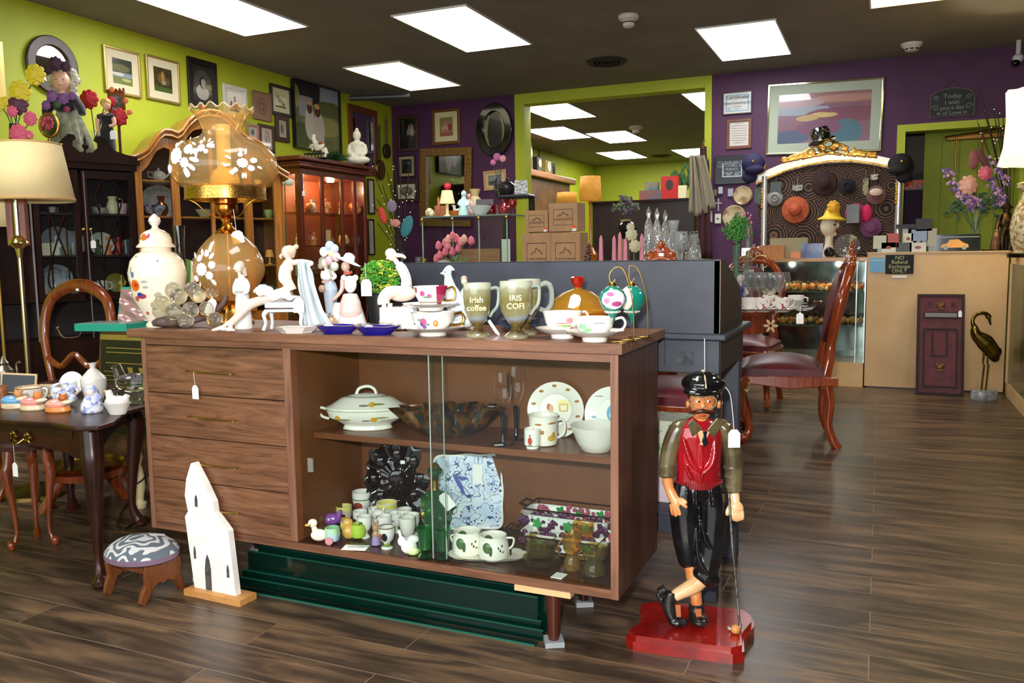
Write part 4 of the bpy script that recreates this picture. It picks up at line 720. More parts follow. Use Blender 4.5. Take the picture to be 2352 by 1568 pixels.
it=duckcup(940,2.14,'white bunny shaped egg cup sitting on a pale green leaf cup',mat('f6f4f2',.2,coat=.5),None,[('e',0,0,16,19,14,16),('e',-16,0,30,10,9,12),('t',[(-18,0,38),(-22,0,56)],[4,3]),('e',10,2,34,14,10,10)]);it.mb().ell(10,-10,10,15,8,10,14).build('leaf_base',mat('d0e8a0',.25,coat=.5),it.o)
it=Item('price_card','white price card lying in front of the egg cups','card',817,2.125,ZB);MB(it.k).box(0,-2,1,58,34,.8,rot=-.15).build('card',WHITE_CARD,it.o,smooth=0);t_=text('EGG CUPS',.011,(0,0,1.6*it.k),mat('6a6a6a',.7),it.o,rx=0,ext=.0001,rz=-8)
# creamer and sugar on tray
CRM=lambda it,s_=1:paint('leaf_painted_cream','f6f2e6',[('e',-14*s_,34,10,12,'4a6a3a'),('e',-6*s_,28,4,12,'3a5a30'),('e',12*s_,34,2,3,'5a4a48'),('e',16*s_,28,2,3,'5a4a48'),('e',20*s_,38,2,3,'5a4a48'),('e',22*s_,24,3,2,'6a7a48')],it.k,2,300,.15,.6)
it=Item('sandwich_tray','cream scalloped tray with dark green edge under the creamer and sugar bowl','tray',1120,2.2,ZB);m=it.mb();m.xf=Matrix.Rotation(-.1,4,'Z');m.cup([(66,2),(72,4),(88,9)],1.6,seg=64,sy=.46,lobes=6,amp=.025,wave=[1,1,2],sq=.5);m.build('tray',mat('f2ecdc',.2,coat=.5),it.o);m=it.mb();m.xf=Matrix.Rotation(-.1,4,'Z');m.open=1;m.lathe([(88,9),(89,10),(87.5,10)],seg=64,sy=.46,lobes=6,amp=.025,wave=[2,2,2],sq=.5);m.build('dark_edge',mat('4a4a30',.3),it.o)
for px,Y,nm,lab,sp in ((1074,2.195,'sugar_bowl','cream sugar bowl with painted green leaves, left on its tray',0),(1134,2.19,'creamer','cream milk jug with painted green leaves and handle, right on its tray',1)):
    it=Item(nm,lab,'bowl' if not sp else 'jug',px,Y,ZB+.0045);b_=it.mb().cup([(26,0),(33,6),(36,20),(34,40),(30,50),(31,56)],2,seg=36).build('body',CRM(it),it.o)
    if sp:handle(it,[(30,0,48),(46,0,46),(44,0,30),(33,0,20)],2.5,PW,b_)
    else:[handle(it,[(q_*30,0,46),(q_*38,0,42),(q_*34,0,28)],2.2,PW,b_) for q_ in (-1,1)]
# casserole dishes with grapes in a wire rack
def grapes(x,y,z,s_,mb,rnd):
    for i in range(16):a=rnd.random()*6.28;r=rnd.random()**.5;mb.ell(x+s_*2.4*r*math.cos(a),y-1,z-s_*1.6*r*math.sin(a),s_*.55,s_*.35,s_*.55,8)
def leaf(mb,x,y,z,s_,m=0,up=0):
    P=[(x+s_*(.55+.45*abs(math.cos(2.5*a)))*math.cos(a),z+s_*(.55+.45*abs(math.cos(2.5*a)))*math.sin(a)) for a in [i*math.pi/12 for i in range(24)]];mb.prism(P,y-.8,y,m)
for i,(Y,Z,lab) in enumerate(((2.39,ZB+.052,'rectangular casserole dish painted with grapes, upper one in the wire rack'),(2.31,ZB+.022,'rectangular casserole dish painted with grapes, lower one in the wire rack'))):
    it=Item('casserole_dish',lab,'casserole dish',1308,Y,Z,rot=.0,group='grape casserole dishes');k=it.k
    m=it.mb();m.cup([(88,0),(92,4),(104,34),(110,38)],4,seg=48,sy=.42,sq=.7);m.build('dish',mat('eef0ea',.15,coat=.6),it.o)
    r_=random.Random(i);m=it.mb();m3=it.mb();m4=it.mb()
    for x in (-78,-44,-8,30,74):grapes(x,-38,24,13,m,r_)
    for x in (-62,12,54):leaf(m3,x,-45,20,13)
    for x in (-36,10,62):leaf(m3,x,40,26,13)
    for x in (-76,-12,26,88):grapes(x,36,26,9,m4,r_)
    m.build('painted_grapes',mat('4a1c40',.25,coat=.6),it.o);m3.build('painted_leaves',mat('3a8a48',.3),it.o,smooth=0);m4.build('inner_painted_grapes',mat('a84a68',.25),it.o)
it=Item('wire_rack','brown wire rack holding the two grape casserole dishes','rack',1300,2.35,ZB,rot=0);BW=mat('3a1f1c',.35,.5)
for zz,dy in ((52,-46),(86,42)):
    x0=-112;it.mb().tube([(-104,dy+44,zz),(-104,dy-44,zz),(104,dy-44,zz),(104,dy+44,zz)],2,6,closed=True).build('hoop',BW,it.o);it.mb().tube([(-104,dy+20,zz),(-124,dy+20,zz+4),(-124,dy-20,zz+4),(-104,dy-20,zz)],2.4,6).build('grip',BW,it.o)
for x in (-100,100):
    for y in (-88,84):it.mb().tube([(x,y,0),(x,y,52 if y<0 else 86)],2,6).build('upright',BW,it.o)
# amber glass
YG=thin('olive_amber_glass','d4c684',1,.06);YG2=thin('yellow_amber_glass','eec468',1,.1)
it=Item('glass_bowl_stack','stack of smoky amber glass dessert bowls on glass saucers','bowls',1243,2.22,ZB)
for i in range(4):m=it.mb();m.open=1;m.lathe([(30,i*3),(44-i,4+i*3),(45-i,6+i*3)],seg=36);m.build('saucer',YG,it.o)
for i in range(4):m=it.mb();m.open=1;m.lathe([(20,16+i*9),(30,20+i*9),(35,30+i*9),(36,34+i*9)],seg=36);m.build('bowl',YG,it.o)
for px,Y,lab,r,h_,gm in ((1314,2.2,'amber yellow glass goblet, the taller one',20,82,YG2),(1365,2.19,'olive amber glass goblet with handle at the right end',26,66,YG),(1340,2.3,'amber glass tumbler behind the goblets',22,84,YG2)):
    it=Item('amber_goblet',lab,'glass',px,Y,ZB,group='amber glasses');m=it.mb();m.open=1;m.lathe([(r*.8,0),(r,3),(r*.95,22),(r*.6,36),(r,h_*.6),(r*1.15,h_)],seg=12);m.build('bowl',gm,it.o);handle(it,[(-r,0,h_*.9),(-r-12,0,h_*.7),(-r-8,0,h_*.45),(-r*.8,0,h_*.4)],1.6,gm,it.o)
it=Item('price_tag','white price tag lying on the bottom shelf beside the amber glasses','tag',1284,2.14,ZB);MB(it.k).box(0,0,1.2,28,34,.8,rot=-.5).build('card',WHITE_CARD,it.o,smooth=0)
# ------------------------------------------------------------------ golfer statue
it=Item('golfer_statue','painted statue of a golfer in black flat cap and red vest leaning on a club','statue',1590,2.36,0);X0=1590;B0=1432;k=it.k;ZT0=.045/k
def q(x,y,dy=0):return (x-X0,dy,B0-y+ZT0)
RED=mottle('red_lacquer','7a120e','9c1a12',12,.25,0,.6)
o6=[]
for (x,y) in ((-.64,2.235),(-.612,2.208),(-.34,2.235),(-.313,2.262),(-.325,2.33),(-.322,2.36),(-.31,2.43),(-.315,2.47),(-.345,2.51),(-.6,2.475),(-.655,2.44),(-.648,2.41),(-.622,2.36),(-.622,2.3)):o6.append((x,y))
inv=Matrix.Rotation(-CR,3,'Z');P=[inv@(Vector((x,y,0))-it.p) for x,y in o6];Pc=sum(P,Vector())/len(P)
m=MB();m.prism([(p.x,p.y) for p in P],0,.03,plane='xy');Q=[Pc+(p-Pc)*.955 for p in P];m.prism([(p.x,p.y) for p in Q],.03,.045,plane='xy');m.build('plinth',RED,it.o,smooth=0)
PANT=mottle('black_trousers','0d0d0f','17181b',20,.22,0,.5);SKG=mottle('tan_skin','cc7238','e6a468',14,.3,0,.4);SKL=mottle('pale_tan_skin','dba066','f0c896',14,.3,0,.4)
pants=body(it,[('t',[q(1572,1105),q(1568,1160),q(1574,1230),q(1580,1280,6),q(1582,1296,8)],[26,33,31,25,20]),('t',[q(1630,1105),q(1634,1160),q(1630,1230,-4),q(1620,1290,-10),q(1614,1325,-12)],[26,34,32,30,22]),('e',*q(1602,1125),54,30,30),('e',*q(1618,1318,-12),34,26,22,(0,.5,0)),('e',*q(1580,1285,8),24,22,22),
 ('t',[q(1600,1180,-30),q(1612,1230,-34),q(1634,1260,-34)],[3,4,3]),('t',[q(1592,1200,-26),q(1596,1270,-32),q(1620,1310,-36)],[3,5,3]),('t',[q(1570,1110,-26),q(1570,1170,-32)],[3,3]),('t',[q(1590,1110,-28),q(1590,1150,-32)],[3,3]),('t',[q(1624,1110,-28),q(1626,1150,-34)],[3,3])],'trousers',PANT,2,4)
body(it,[('t',[q(1610,1322,-10),q(1590,1340,-12),q(1560,1356,-12),q(1545,1365,-12)],[20,19,15,13])],'crossed_shin',SKL,2,3);body(it,[('t',[q(1586,1290,6),q(1592,1330,6),q(1598,1370,4),q(1600,1392,2)],[17,16,14,13])],'standing_shin',SKG,2,3)
SHOE=mottle('black_shoe','131314','2c2a28',40,.25,0,.5)
body(it,[('t',[q(1540,1355,-10),q(1533,1385,-14),q(1541,1412,-20),q(1560,1424,-24)],[15,15,13,11]),('e',*q(1553,1420,-24),22,16,11),('t',[q(1528,1352,0),q(1512,1360,2)],[12,8]),('t',[q(1510,1362,0),q(1522,1385,-6),q(1534,1408,-10)],[7,6,5])],'crossed_shoe',SHOE,2,3)
body(it,[('e',*q(1600,1418,-14),23,34,14),('e',*q(1600,1404,4),19,22,20)],'standing_shoe',SHOE,2,3)
m=it.mb();m.prism([(-4,0),(4,0),(8,26),(-8,26)],-3,0);v=m.build('shoe_tongue',mat('a85a28',.4),it.o,smooth=0);v.location=(8*k,-32*k,(B0-1415+ZT0)*k);v.rotation_euler.x=-.6
m=it.mb();m.prism([(-5,0),(5,0),(6,26),(-6,26)],-3,0);v=m.build('shoe_tongue',mat('a85a28',.4),it.o,smooth=0);v.location=(-38*k,-32*k,(B0-1405+ZT0)*k);v.rotation_euler=(-.5,0,0)
VEST=mottle('red_vest','7c0f16','a8141c',9,.2,0,.6,c3='8e2a30')
vest=body(it,[('l',[(.01,-12),(50,-12),(52,-4),(52,8),(50,40),(52,80),(54,108),(48,130),(34,142),(20,150),(.01,152)],q(1602,0)[0],0,B0-1105+ZT0,28,0,1,.56)]+[('t',[q(1562,1000,-22),q(1578,1050,-30),q(1600,1072,-32)],[4,6,4]),('t',[q(1632,1000,-22),q(1626,1050,-30),q(1604,1076,-32)],[4,6,4]),('t',[q(1600,1010,-27),q(1602,1090,-32)],[4,3]),('t',[q(1566,1060,-26),q(1580,1090,-30)],[4,4])],'vest',VEST,2,4)
m=it.mb()
for i in range(34):
    a=-math.pi*(i+.5)/34;m.box(q(1602,0)[0]+52*math.cos(a),30*math.sin(a),B0-1106+ZT0,3,3,16,rot=a)
m.build('ribbed_hem',mat('8a1a20',.4),vest)
OLV=mottle('olive_sleeve','4a3f28','6d6142',14,.25,0,.5)
body(it,[('t',[q(1582,966,2),q(1556,980,2),q(1542,1010,2),q(1532,1050,0),q(1530,1088,-4)],[9,19,20,19,18]),('e',*q(1530,1065,-2),20,18,9),('e',*q(1530,1085,-4),20,18,8)],'sleeve',OLV,2,3)
body(it,[('t',[q(1632,966,2),q(1658,982,2),q(1672,1012,2),q(1679,1060,-2),q(1679,1125,-8)],[9,20,21,21,18]),('e',*q(1678,1090,-5),21,19,9),('e',*q(1678,1112,-7),20,18,8),('e',*q(1676,1070,-4),21,19,8)],'sleeve',OLV,2,3)
body(it,[('t',[q(1530,1090,-6),q(1534,1115,-10),q(1545,1140,-18)],[13,11,12]),('e',*q(1548,1143,-22),13,9,14,(0,.4,0)),('t',[q(1550,1138,-28),q(1562,1146,-34),q(1568,1152,-32)],[5,4.5,4]),('t',[q(1544,1146,-28),q(1552,1162,-32),q(1553,1170,-30)],[5,4,3.5]),('t',[q(1540,1148,-24),q(1544,1166,-28),q(1546,1174,-26)],[5,4,3.5]),('t',[q(1536,1148,-18),q(1538,1166,-22),q(1540,1172,-20)],[4.5,4,3.5]),('t',[q(1556,1134,-26),q(1564,1138,-32),q(1568,1142,-34)],[4.5,4,3])],'hand',SKG,1.5,3)
body(it,[('t',[q(1679,1128,-10),q(1680,1146,-16)],[12,11]),('e',*q(1681,1160,-22),17,10,18)]+[('t',[q(1672+i*7,1165,-26),q(1673+i*6.5,1178,-30),q(1676+i*5,1186-abs(i-1)*2,-28)],[5,4.6,3.8]) for i in range(4)]+[('t',[q(1668,1152,-24),q(1660,1162,-30),q(1659,1172,-30)],[5.5,5,4])],'hand',SKL,1.5,3)
# head
hd=body(it,[('t',[q(1603,975,0),q(1604,950,-2),q(1606,935,-4)],[17,16,17]),('e',*q(1606,918,-8),29,27,36),('e',*q(1604,945,-20),17,13,11),('e',*q(1600,930,-26),18,12,12),('t',[q(1601,905,-34),q(1599,922,-42),q(1600,925,-41)],[4,6,4]),('e',*q(1644,925,-2),5,6,12),('e',*q(1576,925,4),4,6,10),('e',*q(1618,928,-27),9,7,8),('e',*q(1588,928,-26),8,7,8)],'head',SKG,1.5,3)
m=it.mb();
for x in (1591,1615):m.ell(*q(x,914,-34),4.8,3,2.8,12)
m.build('eye',mat('efe6d8',.2),hd);m=it.mb()
for x in (1592,1616):m.ell(*q(x,914,-36.5),2.4,1.5,2.6,10)
m.build('pupil',mat('2a1408',.15),hd)
body(it,[('t',[q(1574,940,-28),q(1588,936,-38),q(1600,934,-41),q(1614,937,-38),q(1628,941,-28),q(1633,936,-26)],[1.5,5,5,5,3,1.5]),('t',[q(1574,940,-28),q(1570,936,-26)],[2,1])],'moustache',mat('3a1608',.4),1,2,hd)
it.mb().ell(*q(1600,945,-37),10,3,3,10).build('mouth',mat('a8402c',.35),hd);body(it,[('e',*q(1640,908,4),10,20,16),('e',*q(1606,903,12),30,22,20)],'hair',mat('1c120c',.4),2,2,hd)
m=it.mb()
for x in (1589,1617):m.tube([(x-X0+13*math.cos(a/20*6.283),-40,B0-915+ZT0+13*math.sin(a/20*6.283)) for a in range(20)],1.4,6,closed=True)
m.tube([q(1602,914,-41),q(1604,914,-41)],1.2,6).tube([q(1630,914,-40),q(1644,916,-8)],1.1,6).tube([q(1576,914,-40),q(1572,916,-10)],1.1,6);m.build('spectacles',mat('d9cfa8',.3,.8),hd)
CAPM=mottle('black_cap','0c0c0d','141412',20,.14,0,.8,c3='8a7a5c',lo=.6,hi=.66)
body(it,[('e',*q(1611,881,2),50,44,25,(.0,.08,0)),('e',*q(1608,872,2),40,36,21),('e',*q(1600,893,-24),40,26,10,(.15,0,0)),('e',*q(1610,890,4),42,38,15)],'flat_cap',CAPM,2,3,hd)
m=it.mb();m.ell(*q(1609,852,-2),5,5,4,10);m.tube(spline([q(1609,853,-4),q(1607,862,-28),q(1606,884,-44)],6),2,6);m.build('cap_seam',mat('b9a888',.4),hd)
m=it.mb();m.prism([(1569-X0,B0-964+ZT0),(1580-X0,B0-951+ZT0),(1602-X0,B0-976+ZT0),(1580-X0,B0-993+ZT0)],-33,-27);m.prism([(1612-X0,B0-977+ZT0),(1634-X0,B0-951+ZT0),(1650-X0,B0-960+ZT0),(1626-X0,B0-998+ZT0)],-33,-25);m.build('shirt_collar',OLV,it.o,smooth=0,bevel=1.5*k)
it.mb().prism([(1590-X0,B0-978+ZT0),(1618-X0,B0-982+ZT0),(1606-X0,B0-1012+ZT0),(1600-X0,B0-1012+ZT0)],-31,-24).build('shirt_front',mat('d9ae84',.35),it.o,smooth=0);it.mb().prism([(1602-X0,B0-980+ZT0),(1612-X0,B0-981+ZT0),(1610-X0,B0-990+ZT0),(1614-X0,B0-1008+ZT0),(1605-X0,B0-1016+ZT0),(1600-X0,B0-1002+ZT0),(1604-X0,B0-990+ZT0)],-36,-30).build('necktie',mat('14171c',.25,coat=.5),it.o,smooth=0,bevel=1*k)
m=it.mb();m.tube([q(1661,1120,-34),q(1668,1230,-40),q(1678,1330,-44),(97,-42,ZT0+6)],[2.8,2.8,2.6,3],8);m.build('club_shaft',mottle('worn_steel','5a554c','aaa69c',90,.35,.8),it.o)
body(it,[('t',[(97,-42,ZT0+18),(97,-44,ZT0+5),(88,-48,ZT0+4),(74,-48,ZT0+5),(69,-44,ZT0+9)],[3,4.5,4,5,3])],'club_head',mat('a8a49a',.35,.8),1.2,2);it.mb().ell(82,-62,ZT0+10.5,11,11,10.5,20).build('golf_ball',mat('c98a4c',.4),it.o)
m=it.mb();m.tube(spline([q(1650,880,-10),q(1664,900,-20),q(1666,940,-38),q(1667,976,-46)],5),.7,5);m.tube([q(1614,780,10),q(1613,855,0)],.7,5);m.build('tag_string',WHITE_CARD,it.o)
price_tag(it,1668-X0,B0-975+ZT0,-46,40,26)
# ------------------------------------------------------------------ footstool
it=Item('footstool','low wooden footstool with oval grey and white patterned fabric top','footstool',332,2.0,0,rot=1.45);k=it.k
def fabric():
    m,n,b=nt('scroll_fabric');L=n.links.new;v=coords(n,(1,1,1));w=n.nodes.new('ShaderNodeTexWave');w.wave_type='RINGS';w.rings_direction='Z';w.inputs['Scale'].default_value=9;w.inputs['Distortion'].default_value=14;w.inputs['Detail'].default_value=1;w.inputs['Detail Scale'].default_value=1.6;L(v,w.inputs[0])
    L(ramp(n,w.outputs['Fac'],[(.52,'5c6670'),(.6,'c9c9c6')]),b.inputs['Base Color']);b.inputs['Roughness'].default_value=.9;return m
m=it.mb();m.lathe([(96,96),(97,101),(88,112),(66,124),(36,131),(.01,134)],seg=48,sx=.84);c_=m.build('cushion',fabric(),it.o);m=it.mb();m.open=1;m.lathe([(96.5,90),(97.5,96),(97,102)],seg=48,sx=.84);m.build('mauve_piping',mat('7d6478',.9),c_);it.mb().lathe([(90,86),(96,90),(96,96),(.01,96)],seg=48,sx=.84).build('seat_board',mat('4a2614',.5),it.o)
ST=wood('stool_wood','5a2f16','7a4422',None,'z',2,.4)
leg=[(a*.72,b) for a,b in [(-66,0),(-80,8),(-74,24),(-60,44),(-62,70),(-58,88),(58,88),(62,70),(60,44),(74,24),(80,8),(66,0),(52,14),(36,36),(14,44),(0,38),(-14,44),(-36,36),(-52,14)]]
for y in (-56,56):m=it.mb();m.xf=Matrix.Translation((0,y*1.1,0))@Matrix.Rotation(math.radians(6 if y<0 else -6),4,'X');m.prism(leg,-6,6);m.build('leg_board',ST,it.o,smooth=0)
for x in (-52,52):it.mb().box(x*.6,0,76,8,100,22).build('side_rail',ST,it.o,smooth=0)
t_=it.mb();t_.xf=Matrix.Translation((34,-10,129))@Matrix.Rotation(.25,4,'Y');t_.box(0,0,0,34,24,.8,rot=-.5);t_.build('price_tag',WHITE_CARD,it.o,smooth=0)
# ------------------------------------------------------------------ painted wooden church
it=Item('wooden_church','white painted wooden church cutout with dark arched door on a plank base','ornament',500,2.07,0,rot=-.03);k=it.k;X0=500
def cq(x,y):return ((x-X0)*1.06,1380-y)
m=it.mb();m.bb(-78,-26,0,92,26,14);m.build('base_plank',wood('pine_base','b97a3a','d39a58',None,'x',1.5,.5),it.o,smooth=0)
F_=[cq(439,1366),cq(424,1200),cq(434,1186),cq(427,1150),cq(434,1110),cq(450,1072),cq(458,1070),cq(484,1112),cq(508,1156),cq(510,1178),cq(547,1218),cq(558,1370)]
F_[0]=(cq(441,0)[0],14);F_[-1]=(cq(560,0)[0],14)
WP=mottle('chalky_white_paint','efece4','fbfaf7',14,.7);it.mb().prism(F_,-8,8).build('church_board',WP,it.o,smooth=0)
def arch(x,z0,w,h_):return [(x-w,z0),(x+w,z0),(x+w,z0+h_*.6),(x+w*.6,z0+h_*.85),(x,z0+h_),(x-w*.6,z0+h_*.85),(x-w,z0+h_*.6)]
DG=mottle('weathered_dark_paint','3a3838','5c5654',60,.7)
it.mb().prism(arch(cq(484,0)[0],15,9,84),-9,-8.02).build('door',DG,it.o,smooth=0)
for x,y,w,h_ in ((460,1172,4,28),(448,1296,3,30),(541,1326,3.5,30)):a,b_=cq(x,y);it.mb().prism(arch(a,b_,w,h_),-9,-8.02).build('window',DG,it.o,smooth=0)
# ------------------------------------------------------------------ dark end table at the left edge
MAH=dull(mottle('dark_mahogany','240f09','381a10',5,.3),.35);REDW=wood('red_polished_wood','5a240f','7c3818','8e441e','z',2,.2,.6,.6)
def cab_leg(x,y,zt,dx,dy,m,parent,r0=.03,s=1.,name='leg'): # cabriole leg bulging towards (dx, dy)
    P=[(x,y,zt),(x+dx*.25,y+dy*.25,zt*.86),(x+dx*.55,y+dy*.55,zt*.74),(x+dx*.1,y+dy*.1,zt*.45),(x-dx*.15,y-dy*.15,zt*.18),(x+dx*.2,y+dy*.2,zt*.07),(x+dx*.6,y+dy*.6,zt*.03),(x+dx*.75,y+dy*.75,.002)]
    mb=MB();mb.tube(spline(P,5),interp([r0*1.05,r0*1.15,r0*1.1,r0*.7,r0*.42,r0*.6,r0*.95,r0*.6],5),12);mb.ell(x+dx*.62,y+dy*.62,.02,r0*.95,r0*.95,.02,14);return mb.build(name,m,parent)
T=thing('end_table','dark mahogany end table with curved legs and scalloped top crowded with china','table',(-2.9,2.25,0))
o_=Vector((2.9,-2.25));LG=[(-2.445,1.985),(-2.86,2.51),(-3.22,2.0),(-3.3,2.56)]
TOP=[(-2.30,1.90),(-2.36,1.86),(-2.5,1.885),(-2.65,1.862),(-2.85,1.862),(-3.0,1.88),(-3.15,1.86),(-3.3,1.9),(-3.32,2.1),(-3.4,2.3),(-3.4,2.62),(-2.95,2.64),(-2.78,2.6),(-2.66,2.5),(-2.6,2.4),(-2.46,2.24),(-2.44,2.14),(-2.32,1.98)]
mb=MB();mb.prism([(a+o_.x,b+o_.y) for a,b in TOP],.574,.59,plane='xy');mb.build('top',MAH,T,smooth=0,bevel=.005,seg=3)
ap=[(-2.43,1.975),(-3.2,1.975),(-3.28,2.55),(-2.85,2.5)]
for i in range(4):
    a,b=Vector(ap[i]),Vector(ap[(i+1)%4]);d=b-a;n_=Vector((d.y,-d.x)).normalized()*.012;L_=d.length;mb=MB()
    pr=[(0,.574),(L_,.574),(L_,.46),(L_-.06,.45),(L_-.12,.47),(L_*.62,.482),(L_*.38,.482),(.12,.47),(.06,.45),(0,.46)];v=MB();v.prism(pr,-.012,.012);o=v.build('drawer_apron' if i==0 else 'apron',MAH,T,smooth=0);o.location=(a.x+o_.x,a.y+o_.y,0);o.rotation_euler.z=math.atan2(d.y,d.x)
MB().bb(-.28,-.29,.52,.4,-.284,.568).build('drawer_front',MAH,T,smooth=0)
for (x,y),(dx,dy) in zip(LG,((.03,-.02),(.03,.03),(-.03,-.03),(-.03,.03))):cab_leg(x+o_.x,y+o_.y,.574,dx,dy,MAH,T,.033)
p=at(50,1010,Y=1.955);mb=MB();c=(p.x+o_.x,p.y+o_.y-.005,p.z)
mb.tube(spline([(c[0]-.035,c[1],c[2]+.012),(c[0]-.02,c[1]-.02,c[2]-.006),(c[0]+.01,c[1]-.024,c[2]-.008),(c[0]+.035,c[1]-.01,c[2]+.01)],5),.0035,8)
for s_ in (-1,1):
    for j in range(5):mb.ell(c[0]+s_*.036+.012*math.cos(j*1.3),c[1]+.002,c[2]+.012+.014*math.sin(j*1.3),.009,.005,.006,8,rot=(0,j,0))
h_=mb.build('brass_handle',BR,T);mb=MB();mb.prism([(-.013,-.05),(.013,-.05),(.013,-.01),(.006,0),(-.006,0),(-.013,-.01)],-.0005,.0005);t_=mb.build('price_tag',WHITE_CARD,h_,smooth=0,loc=(c[0]-.005,c[1]-.024,c[2]-.075));MB().tube([(0,0,0),(0,0,.07)],.0006,5).build('string',WHITE_CARD,t_)
ZE=.5905
def sleeper(px,Y,lab,bed,quilt,bodyc):
    it=Item('sleeping_figurine',lab,'figurine',px,Y,ZE,group='pottery animals asleep in little beds')
    m=it.mb();m.lathe([(30,0),(33,3),(31,12)],seg=24,sy=.62);m.build('bed',bed,it.o);body(it,[('e',-4,0,18,24,15,12)],'quilt',quilt,1.2,3);it.mb().ell(20,0,22,13,13,6).build('pillow',mat('e9dcc0',.3,coat=.4),it.o)
    h=body(it,[('e',14,-3,32,10,9,9),('e',8,-3,40,3,3,4),('e',20,0,40,3,3,4)],'head',bodyc,1,2);it.mb().ell(10,-11,32,1.6,1,1.6).build('eye',mat('1a1410',.3),h)
WK=mat('e2c9a0',.3,coat=.4);sleeper(32,2.03,'pottery mouse asleep under a blue quilt, at the left end of its row',WK,mat('6aa6d0',.3,coat=.4),mat('c88a50',.3));sleeper(76,2.03,'pottery baby asleep under a pink quilt in a wicker bed, in the middle',WK,mat('e0938c',.3,coat=.4),mat('d9803a',.3));it=sleeper(134,2.035,'pottery bear in an orange bed with pink quilt and turquoise pillow',mat('d9893f',.35),mat('e8a090',.3,coat=.4),mat('b8682a',.3))
it=Item('china_potty','white china cup with gilt rim and printed figures behind the sleeping pottery','cup',70,2.14,ZE);b_=it.mb().cup([(24,0),(28,6),(30,26),(34,36)],2,seg=32).build('cup',paint('printed_cup','f4f0ea',[('e',-12,20,5,8,'9a4a58'),('e',6,18,6,8,'c9ab9a'),('b',0,34,40,1.5,'b98a3a')],it.k,2,300,.15,.6),it.o);handle(it,[(30,0,32),(40,0,28),(36,0,14),(28,0,10)],2.4,PW,b_)
it=Item('slate_box','black panel in a cream wooden frame leaning behind the little cup','frame',40,2.27,ZE);m=it.mb();m.xf=Matrix.Rotation(-.12,4,'X')@Matrix.Rotation(.06,4,'Y');m.bb(-40,0,0,42,4,46);m.build('frame',mat('d6bd8c',.5),it.o,smooth=0);m=it.mb();m.xf=Matrix.Rotation(-.12,4,'X')@Matrix.Rotation(.06,4,'Y');m.bb(-36,-1,2,38,-.2,42);m.build('black_panel',mat('0d0e12',.3),it.o,smooth=0)
it=Item('wooden_tankard','carved brown wooden mug cut off by the left edge','mug',6,2.06,ZE);it.mb().cup([(14,0),(14,45)],3,seg=18).build('cup',mottle('carved_wood','7a4420','a3683a',90,.5,bm=.3),it.o)
it=Item('pewter_teapot','tarnished silver pot with curved spout at the far left of the table','teapot',12,2.33,ZE);SV=mat('8e8470',.25,.9);it.mb().lathe([(16,0),(26,20),(24,44),(12,56),(14,60),(6,70),(.01,78)],seg=24).build('body',SV,it.o);it.mb().tube(spline([(18,0,18),(30,0,34),(30,0,56),(38,0,62)],5),3,8).build('spout',SV,it.o)
it=Item('small_brass_frame','small gilt edged picture standing between the cup and the blue figurines','frame',118,2.25,ZE);m=it.mb();m.bb(-24,0,0,24,3,30);m.build('frame',mat('cdb98c',.4),it.o,smooth=0);it.mb().bb(-20,-.8,3,20,-.1,26).build('picture',paint('small_gilt_print','c9c4b4',[('e',-6,14,8,8,'c89a4a')],it.k),it.o,smooth=0)
k_=depth(col_at(163,2.27,ZE))/F;leaning_plate(163,2.28,ZE,32,'small white plate with green spray and scalloped edge leaning on the end table',paint('green_spray_plate','f4f1ec',[('e',6,26,10,6,'7a9a6a'),('e',4,14,12,3,'c08a5a'),('e',12,32,4,5,'9ab07a')],k_,2,300,.15,.6))
it=Item('ginger_jar','plain white lidded jar with flat knob on the end table','jar',218,2.23,ZE);it.mb().lathe([(18,0),(24,14),(30,36),(31,50),(30,54)],seg=36).build('body',PW,it.o);it.mb().lathe([(31,54),(26,60),(12,74),(6,78),(8,86),(11,90),(.01,91)],seg=36).build('lid',PW,it.o)
BLU=mottle('blue_white_glaze','8a9ad0','eef0f6',50,.15,0,.6,lo=.42,hi=.58)
it=Item('frilly_figurine','blue and white frilled porcelain basket with flowers','figurine',150,2.14,ZE);body(it,[('e',0,0,16,28,18,16),('e',-16,0,34,12,10,8),('e',12,0,36,12,10,9),('t',[(-26,0,20),(-30,0,40),(-10,0,50),(20,0,48),(32,0,30)],[3,3,3,3,3])],'basket',BLU,1.3,2)
it=Item('blue_bonnet_figurine','porcelain lady in a blue bonnet shaped like a bell','figurine',212,2.07,ZE);body(it,[('l',[(24,0),(27,6),(26,20),(16,36),(11,42)]),('e',0,0,50,15,12,14),('t',[(12,0,40),(22,-6,34),(14,-14,24)],[5,4,3])],'lady',BLU,1.3,3);it.mb().ell(2,-10,47,8,5,9,12).build('face',SKB,it.o)
it=Item('hen_dish','small white milk glass hen sitting on a basket dish','dish',271,2.075,ZE);it.mb().cup([(20,0),(22,3),(33,24),(35,26)],2,seg=32,sy=.75).build('basket',PW,it.o);body(it,[('e',0,0,30,28,20,13),('t',[(-14,0,34),(-18,0,50),(-19,0,56)],[10,8,6]),('t',[(18,0,34),(25,0,44)],[9,6])],'hen',PW,1.3,3);it.mb().ell(-26,0,54,4,2,2).build('beak',mat('d9c060',.4),it.o)
it=Item('glass_hen_dish','large clear pressed glass hen on a glass nest beside the sideboard','dish',305,2.27,ZE);CG=glass('eef2f0',1.4,.05);it.mb().cup([(34,0),(38,4),(48,30),(50,32)],3,seg=32,sy=.7).build('nest',CG,it.o);body(it,[('e',4,0,46,42,28,22),('t',[(-24,0,54),(-30,0,78),(-32,0,88)],[14,11,8]),('t',[(34,0,56),(44,0,80)],[14,6]),('t',[(-38,0,84),(-46,0,80)],[4,2])],'hen',CG,1.8,3)
